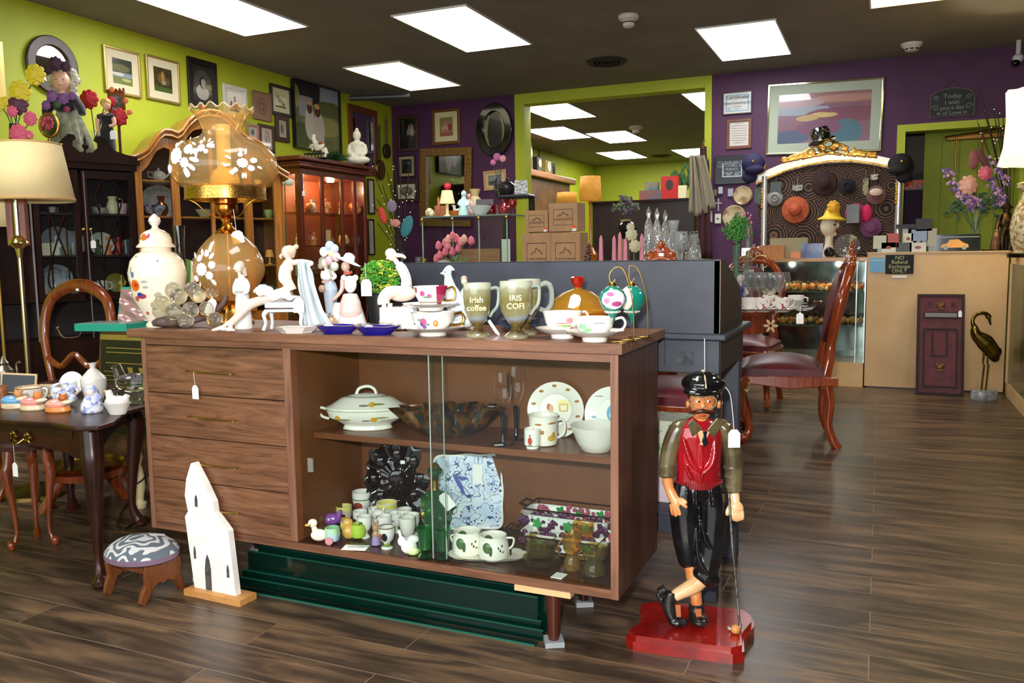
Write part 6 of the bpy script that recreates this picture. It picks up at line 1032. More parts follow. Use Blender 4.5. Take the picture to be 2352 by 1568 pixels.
# top of the lit cabinet: buddha, plant, horse, table
ZL=zt+.1
it=Item('buddha_statue','white seated buddha statue on top of the lit cabinet','statue',822,7.2,ZL);body(it,[('e',0,0,9,29,18,10),('e',0,0,28,16,11,20),('e',0,0,44,18,10,8),('t',[(0,0,48),(0,0,56)],[6,6]),('e',0,-1,64,9.5,9,12),('e',0,0,77,4.5,4.5,4.5),('t',[(-16,0,43),(-19,-3,26),(-8,-13,17)],[5,5,4]),('t',[(16,0,43),(19,-3,26),(8,-13,17)],[5,5,4])],'buddha',mottle('chalk_white','d9d4bc','eeeada',30,.6),1.6,3)
it=Item('small_fern','small dark green artificial fern on top of the lit cabinet','plant',772,6.95,ZL);m=it.mb();R_=random.Random(9)
for i in range(120):a=R_.random()*6.28;e=R_.random()*1.2;l=22+R_.random()*14;m.tube([(0,0,4),(l*.6*math.cos(a)*math.cos(e),l*.6*math.sin(a)*math.cos(e),4+l*.7*math.sin(e)),(l*math.cos(a)*math.cos(e),l*math.sin(a)*math.cos(e),2+l*math.sin(e)*.8)],[1.4,1.2,.3],4)
m.build('fronds',mottle('fern_green','17341a','2f5a26',40,.7),it.o)
it=Item('carousel_horse','small rearing white carousel horse with brown saddle on the lit cabinet','figurine',735,6.62,ZL,rot=.2);body(it,[('e',0,0,26,14,6,8,(0,-.5,0)),('t',[(-8,0,32),(-14,0,44),(-12,0,54),(-17,0,50)],[6,5,4,2]),('t',[(-8,0,28),(-20,0,30),(-24,0,24)],[4,3,2]),('t',[(-6,3,26),(-18,4,24),(-20,4,18)],[4,3,2]),('t',[(10,0,20),(14,0,10),(12,0,1)],[5,3,3]),('t',[(8,4,20),(6,4,10),(8,4,1)],[5,3,3]),('t',[(14,0,24),(20,0,10)],[3,2])],'horse',mat('d6ccb4',.4),1.2,2);it.mb().ell(4,0,33,7,7,4).build('saddle',mat('8a4a24',.4),it.o)
m=it.mb();m.bb(-36,-10,10,14,10,12)
for x in range(-34,14,8):m.bb(x,-9,0,x+2,-7,10)
m.build('railing',mat('1a1a18',.6),it.o,smooth=0);it.mb().lathe([(18,0),(18,2)],seg=20).build('base',mat('2a2a26',.6),it.o)
# ------------------------------------------------------------------ things on top of the dark cabinet
zA=A.zof(325,381)+.034
def topi(name,lab,cat,px,y=.12,**kw):return Item(name,lab,cat,px,0,0,loc=A.at(A.px(px,y,1.8),y,zA),**kw)
it=topi('porcelain_doll','porcelain doll with pale curls, purple flowers and grey green skirt on the dark cabinet','doll',150,.14);Z0=368
def q(x,y,dy=0):return (x-150,dy,Z0-y)
m=it.mb();R_=random.Random(4)
m.lathe([(.01,0),(58,2),(62,10),(50,50),(30,100),(22,122)],10,6,0,sy=.55,seg=60,lobes=15,amp=.07,wave=[1,1,1,1,.6,.2]);sk=m.build('tulle_skirt',mottle('grey_green_tulle','7f8468','a9a88e',30,.9,c3='8a7aa0'),it.o)
body(it,[('e',*q(157,245),30,18,24),('t',[q(135,235),q(118,262,-6),q(128,285,-14)],[12,11,8]),('t',[q(178,235),q(196,258,-6),q(200,272,-10)],[12,10,8])],'velvet_bodice',mat('0e0b10',.8,sheen=.5),1.8,3)
h=body(it,[('t',[q(156,228),q(155,212)],[8,8]),('e',*q(154,196),20,20,24),('e',*q(158,204,-18),4,4,4)],'head',mat('e2b394',.35,coat=.3),1.5,3);face(it,5,-1,Z0-196,20,10,'4a6a7a','a02a30',h)
m=it.mb()
for i in range(70):a=R_.random()*math.pi*1.15-.25;r=20+R_.random()*8;x=153+r*math.cos(a)*1.2-150;z=Z0-192+r*math.sin(a)*.9+3;(m.ell(x,6+R_.random()*8,z,6,6,6,8))
for i in range(60):s_=-1 if R_.random()<.6 else 1;m.ell(4+s_*(20+R_.random()*10),8*R_.random(),Z0-195-R_.random()*45,5,5,6,8)
m.build('curly_hair',mottle('pale_curls','a9a08a','d4ceb8',80,.6),it.o)
def bloom(it,x,y,dy,r,m_,n=9,name='flower',parent=None):
    mb=it.mb();x0,_,z0=(x,0,y)
    for ring,(rr,t) in enumerate(((.75,.3),(.45,.8),(.2,1.2))):
        for i in range(n-ring*2):a=i*2*math.pi/(n-ring*2)+ring;mb.ell(x0+r*rr*math.cos(a),dy-r*.15*ring,z0+r*rr*math.sin(a),r*.42,r*.22,r*.36,8,rot=(0,-a,.5*math.cos(a)))
    mb.ell(x0,dy-r*.3,z0,r*.22,r*.2,r*.22,8);return mb.build(name,m_,parent or it.o)
DP=mat('3a1834',.6);PU=mat('7a4a86',.6)
for x,y,r,c_ in ((145,158,15,DP),(168,165,11,DP),(128,172,9,DP),(140,232,12,PU),(166,238,12,PU),(126,252,10,PU),(186,232,9,PU),(152,250,8,mat('3f5a34',.7)),(172,262,7,mat('8a2a4a',.6))):bloom(it,x-150,Z0-y,-22 if y>200 else -8,r,c_)
it=topi('evening_gown_doll','slim blonde doll in a black strapless velvet gown on the dark cabinet','doll',250,.1);Z0=358
def q(x,y,dy=0):return (x-250,dy,Z0-y)
h=body(it,[('t',[q(250,262),q(250,248)],[9,4.5]),('e',*q(252,234),9,9,12),('e',*q(249,262),21,8,7),('t',[q(232,262,-2),q(232,285,-4),q(240,306,-8)],[5.5,4.5,3.5]),('t',[q(267,262,-2),q(270,278,-6),q(260,282,-12)],[5.5,4.5,3])],'body',mat('dfa98e',.35,coat=.3),1.1,3)
body(it,[('l',[(18,0),(19,30),(17,66),(11,84),(17,100),(.01,104)]),('t',[q(232,262),q(250,256),q(268,262)],[8,6,8])],'velvet_gown',mat('07070a',.85,sheen=.3),1.2,2);body(it,[('e',*q(250,228,2),12,11,11)],'blond_hair',mottle('blond','a8843c','d2b060',60,.5),1.2,2,h);face(it,4,-1,Z0-236,9,40,parent=h);price_tag(it,20,Z0-292,-14,20)
# flowers in dark vases at the left
def bouquet(name,lab,px,y,vase,blooms,stems=True,zb=None,vh=60,vr=16,cabf=topi):
    it=cabf(name,lab,'flowers',px,y);Zb=Z_(it,px);it.mb().cup([(vr*.7,0),(vr,vh*.4),(vr*.8,vh)],2,seg=20).build('vase',vase,it.o);m=it.mb()
    for (x,yy,r,c_) in blooms:m.tube([(0,0,vh*.7),((x-px)*.5,0,(Zb-yy)*.6+vh*.3),(x-px,2,Zb-yy)],1.2,5);bloom(it,x-px,Zb-yy,-3,r,c_)
    m.build('stems',mat('2f4a24',.7),it.o);return it
def Z_(it,px):c=it.p;r=M4(c);return r
def M4(p):v=Vector(p)-CAM;return 784-F*v.dot(UP)/v.dot(FW)
YF_=mat('e4cc2a',.6);RF=mat('b3121c',.6);PKF=mat('e0607a',.6);VDK=mat('15121a',.2)
bouquet('yellow_flower_vase','tall dark vase with yellow and dusky purple artificial peonies at the left edge',38,.12,VDK,[(56,216,24,YF_),(94,178,22,YF_),(50,243,22,mat('5a2c40',.6)),(8,242,14,YF_),(22,236,10,YF_)],vh=70)
bouquet('pink_flower_vase','low dark vase with bright pink flowers behind the lamp shade',48,.06,mat('2a2018',.4),[(36,258,12,PKF),(76,275,15,PKF),(46,308,20,PKF),(70,312,10,PKF)],vh=30)
bouquet('red_rose_vase','glass vase with large red artificial roses and orange seed heads between the two dolls',222,.2,CLG,[(214,232,20,RF),(264,238,11,RF),(280,272,18,RF),(305,262,6,OR),(298,236,6,OR),(268,211,6,OR)],vh=70,vr=12)
it=topi('standing_hand_mirror','small round brass framed mirror on a stand above the lamp shade','mirror',117,.03);Z0=Z_(it,117);m=it.mb();m.tube([(21*math.cos(a/24*6.283),0,Z0-289+26*math.sin(a/24*6.283)) for a in range(24)],3,8,closed=True);m.build('brass_rim',mat('b58e3a',.3,.9),it.o);m=it.mb();m.prism(oval(0,Z0-289,20,25,24),-.5,.5);m.build('mirror_glass',mat('c8c8c0',.05,1),it.o,smooth=0);it.mb().lathe([(12,0),(11,3),(3,8),(3,max(12,Z0-318))],seg=14).build('stand',mat('b58e3a',.3,.9),it.o)
it=topi('ornate_photo_frame','small ornate copper coloured photo frame with a price tag behind the gowned doll','frame',276,.27);Z0=Z_(it,276);m=it.mb();m.ring([(-20,Z0-288),(18,Z0-288),(18,Z0-212),(-20,Z0-212)],[(-12,Z0-280),(10,Z0-280),(10,Z0-222),(-12,Z0-222)],0,5)
for i in range(10):m.ell(-20+i*4.2,0,Z0-212+3*math.sin(i*3),3.5,3,3,8)
m.build('frame',mat('8a5024',.35,.7),it.o,smooth=0);it.mb().bb(-12,2,Z0-280,10,3,Z0-222).build('photo',mottle('dim_photo','3a3a34','7a8488',30,.4),it.o,smooth=0);it.mb().bb(-3,4,0,3,6,Z0-285).build('strut',BRN,it.o,smooth=0)
# ------------------------------------------------------------------ framed pictures
def frame(wall,x0,y0,x1,y1,lab,fm,fw=.02,matc=None,mw=.0,art=None,dep=.02,cat='picture',name='framed_picture',rough=.2,coat=.6,group=None,tilt=0):
    """picture hung on a wall: outline measured in the photo, wall = 'L' (left) or 'B' (back); art = (base, shapes in fractions of the half size)"""
    if wall=='L':kw=dict(X=XL+.004);rot=math.pi/2
    else:kw=dict(Y=YB-.004);rot=0
    xm,ym=(x0+x1)/2,(y0+y1)/2;a,b=at(x0,ym,**kw),at(x1,ym,**kw);t,u=at(xm,y0,**kw),at(xm,y1,**kw);p=(a+b)/2;p.z=(t.z+u.z)/2;w=(b-a).xy.length/2;h=(t.z-u.z)/2
    T=thing(name,lab,cat,p,rot,group);T.rotation_euler.y=math.radians(tilt);R=lambda w_,h_:[(-w_,-h_),(w_,-h_),(w_,h_),(-w_,h_)]
    MB().ring(R(w,h),R(w-fw,h-fw),-dep,0).build('frame',fm,T,smooth=0,bevel=min(.004,fw*.2))
    iw,ih=w-fw,h-fw
    if mw:MB().ring(R(iw,ih),R(iw-mw,ih-mw),-dep*.45,-dep*.2).build('mat_board',mat(matc,.7),T,smooth=0);iw-=mw;ih-=mw
    if art:
        base,sh=art[0],[(k_,x*iw,z*ih,rx*iw,rz*ih,c_) for k_,x,z,rx,rz,c_ in art[1]];sec=art[2] if len(art)>2 else None
        MB().bb(-iw,-dep*.3,-ih,iw,-dep*.1,ih).build('picture',paint('picture_%s'%base,base,sh,1,min(iw,ih)*.12,2/max(iw,ih),rough,coat,sec,3/max(iw,ih)),T,smooth=0)
    return T,w,h,dep
GF=mat('b39a5c',.3,.7);BKF=mat('15120f',.35);BRF=mat('3a2014',.4);WHF=mat('d6d2c6',.5);WDF=mat('6a3a1c',.4);PINE=mat('c39a6a',.5)
frame('L',-14,96,6,232,'gilt edged frame cut off by the left edge above the yellow flowers',GF,.03,art=('b9a070',[]))
frame('L',237,113,320,218,'gilt framed landscape with river and dark hill, left one of the two matted landscapes',GF,.018,'d4cba8',.06,('4a4f3c',[('b',0,.55,1,.5,'3c4034'),('e',-.2,.3,1,.3,'6a6a48'),('b',0,-.25,1,.18,'8a94a0'),('e',-.4,-.2,.6,.12,'c9ccb0'),('b',0,-.75,1,.3,'6f7a3c'),('e',.4,-.6,.5,.12,'b4b070')],'5a5a44'))
frame('L',334,134,410,234,'gilt framed dark woodland cottage scene, right one of the two matted landscapes',GF,.018,'d4cba8',.06,('33301c',[('e',-.1,.1,.5,.4,'6a5028'),('e',0,.3,.2,.4,'a07838'),('e',.5,-.1,.3,.3,'5a4a2a'),('b',0,-.8,1,.2,'4a5a24'),('e',.1,-.2,.25,.2,'8a8a6a')],'4a4020'))
T,w,h,d=frame('L',430,138,496,250,'large black framed grey portrait of a dark haired woman in an oval',BKF,.05,art=('2c2822',[('e',0,.08,.8,.72,'46443e'),('e',0,-.42,.62,.42,'a8a49c'),('e',0,-.1,.2,.2,'8f8b84'),('e',.02,.1,.3,.3,'1c1a18'),('e',.1,.08,.22,.24,'9a968e'),('b',.6,-.08,.35,.12,'6a5a30')]))
frame('L',511,198,565,272,'white framed cross stitch of a lady in a pink crinoline dress',WHF,.035,'e4dfd2',.02,('dcd8cc',[('e',0,-.45,.42,.4,'b8687a'),('e',0,.1,.2,.3,'a87a88'),('e',0,.45,.14,.13,'6a5048'),('b',0,-.85,.7,.08,'3a4a34'),('e',-.5,-.3,.12,.4,'4a5040'),('e',.6,-.4,.1,.3,'4a5040')]))
frame('L',579,212,620,276,'pinkish brown square plaque with an engraved round emblem',mat('8a6a52',.7),.004,art=('937058',[('e',0,0,.6,.6,'6a4c3a'),('e',0,0,.52,.52,'937058'),('e',0,0,.4,.4,'755642'),('b',0,0,.05,.5,'937058'),('b',0,0,.5,.05,'937058')]),coat=0,rough=.7)
frame('L',619,197,667,266,'black framed print of dark green and black figures on cream',BKF,.03,'cfc39a',.045,('b9b48a',[('e',-.1,0,.5,.35,'2c3a34'),('e',.5,-.3,.25,.35,'1f2420'),('e',-.5,.4,.35,.25,'3f5a4a'),('b',0,-.85,.9,.1,'1f2420')]))
frame('L',631,266,662,326,'small thick brown framed print between the black frame and the big canvas',BRF,.045,'b9a888',.012,('9a9484',[('e',0,0,.5,.6,'5a544c')]))
frame('L',593,287,628,350,'brown frame with an oval pink picture above the oak cabinet',BRF,.03,'b59a80',.012,('b8a08c',[('e',.1,0,.6,.8,'5a1c18'),('e',.05,0,.52,.72,'a09890'),('e',0,-.1,.25,.4,'6a645c')]))
frame('L',566,286,592,322,'small pinkish framed print partly behind the lamp ruffle',mat('a87a6a',.5),.018,'b9a090',.008,('a8a088',[('e',0,0,.5,.6,'2c3a2c')]))
frame('L',670,197,775,347,'large frameless canvas of two girls in white dresses by a shed and hillside',BKF,.003,art=('6f7148',[('b',-.35,.75,.5,.35,'2b2a2c'),('b',-.45,.3,.3,.3,'8c8c94'),('b',.6,.7,.4,.3,'8f98a0'),('e',.6,.35,.6,.25,'5a6038'),('e',.5,-.2,.6,.3,'8a8850'),('e',-.7,-.6,.4,.4,'4f5634'),('e',.1,-.35,.24,.55,'b4aca0'),('e',-.3,-.15,.2,.55,'b9b2a8'),('e',-.3,.25,.12,.16,'5a3c28'),('e',.05,.2,.12,.16,'5a3c28'),('e',-.3,.42,.1,.07,'c9985c'),('e',.03,.37,.12,.08,'c9985c'),('e',-.85,.55,.15,.35,'8a8848')],'5c6340'),dep=.05,coat=.1)
T,w,h,d=frame('L',800,247,865,400,'cherry wood framed mirror behind the buddha statue',WDF,.07,art=None,name='wall_mirror',cat='mirror');MB().bb(-w+.06,-.01,-h+.06,w-.06,-.006,h-.06).build('mirror_glass',mat('c4c4cc',.03,1),T,smooth=0)
frame('L',843,411,858,492,'narrow strip of a white framed paper showing right of the lit cabinet, upper one',BRF,.02,'cfccc0',.01,('c4c1b4',[]));frame('L',843,503,858,586,'narrow strip of a white framed paper showing right of the lit cabinet, lower one',BRF,.02,'cfccc0',.01,('b9b6aa',[]))
# oval mirror and long handled pans
def ovalframe(wall,cx,cy_,rx,ry,lab,fm,fw,inner,name='oval_mirror',cat='mirror',dep=.03):
    kw=dict(X=XL+.005) if wall=='L' else dict(Y=YB-.005);a,b=at(cx-rx,cy_,**kw),at(cx+rx,cy_,**kw);t,u=at(cx,cy_-ry,**kw),at(cx,cy_+ry,**kw);p=(a+b)/2;p.z=(t.z+u.z)/2;w=(b-a).xy.length/2;h=(t.z-u.z)/2
    T=thing(name,lab,cat,p,math.pi/2 if wall=='L' else 0);MB().ring(oval(0,0,w,h,48),oval(0,0,w-fw,h-fw,48),-dep,0).build('frame',fm,T,smooth=60,bevel=.008);MB().prism(oval(0,0,w-fw,h-fw,48),-dep*.4,-dep*.2).build('glass',inner(w,h),T,smooth=0);return T,w,h
T,w,h=ovalframe('L',115,150,59,67,'dark framed oval mirror on the green wall behind the porcelain doll',mottle('dark_oak_frame','33271f','46362c',20,.4),.07,lambda w,h:mat('d6d8cc',.02,1))
kw=dict(X=XL+.01)
for (px,y0,y1,r,lab,c_,m_) in ((870,290,405,15,'copper bed warmer with long dark handle hanging beside the cherry mirror','pan',mat('7a5a34',.25,.9)),(885,276,362,11,'dark carved ladle with brown handle hanging nearest the purple corner','ladle',mat('2a1c14',.5))):
    p=at(px,y1-15,**kw);z1=at(px,y0,**kw).z-p.z;T=thing('bed_warmer' if c_=='pan' else 'carved_ladle',lab,c_,p,math.pi/2);k_=depth(p)/F;rr=r*k_*1.2;m=MB();m.prism(oval(0,0,rr,rr*1.25,28),-.04,0);m.build('pan',m_,T,bevel=.01);MB().tube([(0,-.02,rr),(0,-.02,z1)],.012,8).build('handle',mat('4a2a1a',.4) if c_=='ladle' else mat('1c1410',.4),T);MB().tube([(.02*math.cos(a),-.02,z1+.02+.02*math.sin(a)) for a in [i*.6 for i in range(11)]],.004,6).build('hanging_ring',mat('8a6a4a',.4),T)
# back wall, left part
frame('B',912,265,962,348,'dark framed picture of two seated children in white',BRF,.04,art=('171310',[('e',.2,.05,.3,.35,'8a7c68'),('e',.55,.2,.22,.45,'8f8474'),('e',.15,-.4,.5,.3,'2a2420'),('e',.2,.45,.14,.12,'8a6448'),('e',.5,.55,.12,.12,'8a6448'),('b',-.6,.3,.15,.6,'2c2a28')]))
frame('B',994,250,1058,332,'gold framed rose still life with a cream mat',mat('7a5024',.35,.4),.035,'d0c49c',.06,('8a8248',[('e',0,.3,.5,.3,'b87a70'),('e',.5,-.05,.35,.35,'9c3a3c'),('e',-.2,-.2,.5,.35,'c4a08a'),('e',-.1,-.55,.5,.3,'b07068'),('b',0,-.85,1,.2,'9a5a38')]))
ovalframe('B',1139,299,41,61,'large black oval frame with a bulging portrait of a standing child',mat('0c0a0a',.15,coat=.8),.09,lambda w,h:paint('oval_portrait','8a7c5e',[('e',0,-.02,.09,.22,'1a1a1c'),('e',-.01,.2,.06,.06,'2a2220'),('e',0,.27,.09,.03,'141414'),('b',-.03,-.3,.02,.12,'26221e'),('b',.05,-.3,.02,.12,'26221e'),('e',.12,.22,.12,.05,'a89a6a'),('e',0,-.5,.3,.14,'7a6c4c')],1,.02,10,.25,.3),name='oval_portrait',cat='picture',dep=.06)
T,w,h,d=frame('B',968,340,1086,520,'large mirror in a wide carved antique gold frame on the purple wall',mottle('antique_gold','5a4020','9a7438',60,.4,.5,0,.5),.09,name='gilt_wall_mirror',cat='mirror',dep=.05,tilt=2);MB().bb(-w+.08,-.02,-h+.08,w-.08,-.014,h-.08).build('mirror_glass',mat('b0b0b0',.03,1),T,smooth=0)
frame('B',915,356,955,408,'small gold and black framed photograph under the picture of two children',BKF,.018,'a8946a',.03,('22262a',[('e',.3,.4,.3,.2,'5a6468'),('e',0,-.2,.3,.6,'14181a')]))
frame('B',907,415,962,464,'brown framed cream print with an oval landscape',BRF,.04,'c4bfb0',.02,('bdb8a8',[('e',0,0,.8,.85,'55524a'),('e',0,.2,.6,.4,'77746a')]))
frame('B',1112,391,1164,436,'small pine framed picture behind the pink flower vase',PINE,.025,'c9b48a',.03,('5a5a54',[('b',0,.4,1,.5,'7a828a'),('e',0,-.5,.8,.4,'3f3a30')]),tilt=-3)
# back wall, right part
def lines(T,w,h,rows,c_='5a5a5a',y=-.014):
    for z,ww,hh in rows:MB().bb(-w*ww,y,h*z-hh*h,w*ww,y+.001,h*z+hh*h).build('line_of_text',mat(c_,.7),T,smooth=0)
T,w,h,d=frame('B',1660,210,1728,263,'framed certificate with light blue border, upper of the two papers',BRF,.012,'c9cdd0',.0,('d0d2d0',[('b',0,0,.86,.82,'7fa8c0'),('b',0,0,.78,.72,'d0d2d0'),('e',-.6,-.55,.14,.2,'aeb4b8')]),rough=.4);text('Certificate',.05,(0,-.02,h*.5),mat('3a4650',.6),T,ext=.0008);text('Certified Consulting Group',.03,(0,-.02,0),mat('3a4650',.6),T,ext=.0008);lines(T,w,h,((-.3,.3,.012),(-.5,.2,.012)),y=-.02)
T,w,h,d=frame('B',1669,273,1727,342,'letter in a brown wooden frame below the blue bordered certificate',WDF,.03,art=('c8c2bc',[]),rough=.4);lines(T,w,h,tuple((.7-i*.16,.6 if i not in (0,8) else .35,.014) for i in range(9)),'a49c94',-.0105)
T,w,h,d=frame('B',1643,357,1722,423,'thick black framed dark plaque with lines of white writing',mat('10131a',.25,coat=.4),.07,'b9bcc0',.014,('26303a',[('b',-.4,-.75,.28,.14,'8a8a90'),('b',.5,-.75,.28,.14,'8a8a90')]),dep=.035)
for i,t_ in enumerate(('TO OUR VALUED','CUSTOMERS AND','FRIENDS','THANK YOU','DIANNE BUCHELE')[:4]):text(t_,.035,(0,-.04,h*(.5-i*.24)),mat('9aa4ac',.6),T,ext=.0006)
T,w,h,d=frame('B',1762,186,2028,352,'very large silver framed seascape of a red coast with wide grey mat',mat('c9bf98',.12,1),.02,'a8b2a0',.085,('7a4a5a',[('b',0,.85,1,.3,'8a5a58'),('e',.5,.75,.8,.14,'a8786c'),('e',-.6,.62,.6,.2,'a08088'),('b',-.5,.3,.6,.16,'7f8a98'),('e',.6,.1,1.0,.3,'6e3048'),('e',.0,.1,.3,.1,'b8a060'),('e',-.35,.0,.25,.12,'a89058'),('e',.5,-.6,.35,.5,'2f6070'),('e',-.7,-.75,.4,.3,'3f4c6a'),('e',-.1,-.4,.5,.3,'6a3a58')],'6f4a62'),tilt=1.2,rough=.3,coat=1)
frame_=None
# plates and little hangings between opening and headboard
for cx,cy_,r,lab in ((1706,449,22,'round cream wall plate with a picture, beside the tall silver post'),(1686,498,27,'larger oval wall plate behind the green plant')):
    p=at(cx,cy_,Y=YB-.02);T=thing('wall_plate',lab,'plate',p);k_=depth(p)/F;m=MB(k_);m.lathe([(r,0),(r*.9,3),(r*.7,1),(.01,1)][::-1],seg=32);o=m.build('plate',mottle('picture_plate','b9a67e','8a6a4c',9,.3,lo=.5,hi=.6),T);o.rotation_euler.x=math.radians(90)
p=at(1650,470,Y=YB-.01);T=thing('crucifix','small white crucifix on the purple wall','crucifix',p);m=MB(depth(p)/F);m.bb(-1.2,0,-14,1.2,2,14).bb(-7,0,2,7,2,5);m.build('cross',mat('b9b4b0',.4),T,smooth=0)
for i,(x,y,w_,h_,c_,lab) in enumerate(((1655,437,10,16,'a8a8b4','small silver icon on the purple wall, left one'),(1678,442,12,18,'9a9aa8','small silver icon on the purple wall, right one'),(1642,443,9,14,'6a6440','small olive badge on the purple wall beside the opening'),(1632,497,8,26,'c9c4bc','narrow white thermostat on the green trim'),(1649,502,14,22,'cfc8c0','white light switch plate on the purple wall'))):
    p=at(x,y,Y=YB-.03);T=thing('wall_icon' if i<3 else 'switch_plate',lab,'ornament' if i<3 else 'switch',p);MB(depth(p)/F).bb(-w_/2,-1,-h_/2,w_/2,1.5,h_/2).build('plate',mat(c_,.4),T,smooth=0,bevel=.003)
# chalk sign
p=at(2187,236,Y=YB-.03);k_=depth(p)/F;T=thing('chalk_sign','arched black chalkboard sign reading Today I wish you a day of Love','sign',p);P=[(-46,-31),(46,-31),(46,12)]+arc(0,12,46,22,0,180,16)[1:-1]+[(-46,12)]
MB(k_).prism(P,-1,2).build('board',mottle('slate_grey','1f2324','2b302f',20,.7),T,smooth=0);MB(k_).ring(P,[(x*.96,z*.95) for x,z in P],-1.6,-1).build('chalky_edge',mat('6a5a50',.8),T,smooth=0);CK=mat('8d948c',.9)
for t_,s_,z in (('Today',15,15),('I wish',13,1),('you a day',13,-11),('of Love',13,-23)):text(t_,s_*k_,(0,-1.3*k_,z*k_),CK,T,ext=.1*k_)
m=MB(k_)
for sx_ in (-1,1):
    for (x,z,r) in ((33,12,6),(34,-10,8),(27,-24,4)):m.tube([(sx_*a,b,c_) for a,b,c_ in scroll(x,z,r,1.2,0,18,-1.3)],.7,5)
m.build('chalk_scroll',CK,T);MB(k_).tube([(-20,1,30),(0,1,52),(20,1,30)],.6,5).build('cord',mat('2a2420',.8),T)
# ------------------------------------------------------------------ black slant front desk seen from behind
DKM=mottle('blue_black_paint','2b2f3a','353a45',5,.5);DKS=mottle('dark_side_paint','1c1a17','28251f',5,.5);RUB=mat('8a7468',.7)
D=thing('slant_front_desk','black painted slant front desk standing with its plain back behind the sideboard','desk',(-1.1,2.9,0));ox,oy=1.1,-2.9
def db(x0,y0,z0,x1,y1,z1,nm,m_=DKM,bev=.002):return MB().bb(x0+ox,y0+oy,z0,x1+ox,y1+oy,z1).build(nm,m_,D,smooth=0,bevel=bev)
db(-1.738,2.62,.866,-.451,2.63,1.095,'back_board');pr=[(2.62,.866),(3.09,.866),(3.08,.885),(3.02,1.0),(2.7,1.097),(2.62,1.097)]
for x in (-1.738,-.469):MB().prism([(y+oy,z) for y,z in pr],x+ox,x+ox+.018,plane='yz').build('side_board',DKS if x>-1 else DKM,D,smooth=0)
MB().prism([(y+oy,z) for y,z in pr[2:6]+[(2.64,1.08),(2.7,1.08),(3.0,.985),(3.06,.885)]],-1.72+ox,-.469+ox,plane='yz').build('slant_lid',DKM,D,smooth=0)
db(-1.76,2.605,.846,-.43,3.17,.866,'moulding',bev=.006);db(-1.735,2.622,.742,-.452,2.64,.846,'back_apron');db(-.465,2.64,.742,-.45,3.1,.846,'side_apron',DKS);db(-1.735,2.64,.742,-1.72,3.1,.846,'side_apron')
db(-.625,2.621,.76,-.622,2.622,.846,'seam_line',mat('101216',.6),0);db(-.585,2.62,.768,-.532,2.6215,.81,'worn_patch',mottle('scuffed_black','1b1e24','3a4048',80,.6),0)
for (x,y) in ((-.51,2.622),(-.51,3.04),(-1.735,2.622),(-1.735,3.04)):MB().box(x+ox+.028,y+oy+.026,.371,.056,.052,.742).build('leg',DKM,D,smooth=0,bevel=.003)
db(-1.7,2.66,.255,-.5,3.0,.27,'shelf',DKM);MB().tube([(-.451+ox,2.6195+oy,1.095),(-.451+ox,2.6195+oy,.87)],.0014,5).build('worn_edge',RUB,D);db(-1.7,2.66,.2,-.5,2.68,.255,'stretcher')
for i in range(9):pass
bx=thing('storage_box','pale pink box with green printing on the lower shelf of the black desk','box',(-.72,2.86,.27));MB().bb(-.2,-.09,0,.16,.1,.15).build('box',mottle('pink_box','cdb3bd','ddc8d0',10,.6),bx,smooth=0);MB().bb(-.202,-.091,.15,.162,.102,.18).build('lid',mat('b9d0a0',.6),bx,smooth=0)
bx=thing('storage_box','white box with green leaf print stacked on the pink one','box',(-.72,2.86,.4502));MB().bb(-.18,-.08,0,.15,.09,.1).build('box',mottle('leaf_print_box','c9cdb8','7aa070',30,.6,lo=.55,hi=.6),bx,smooth=0)
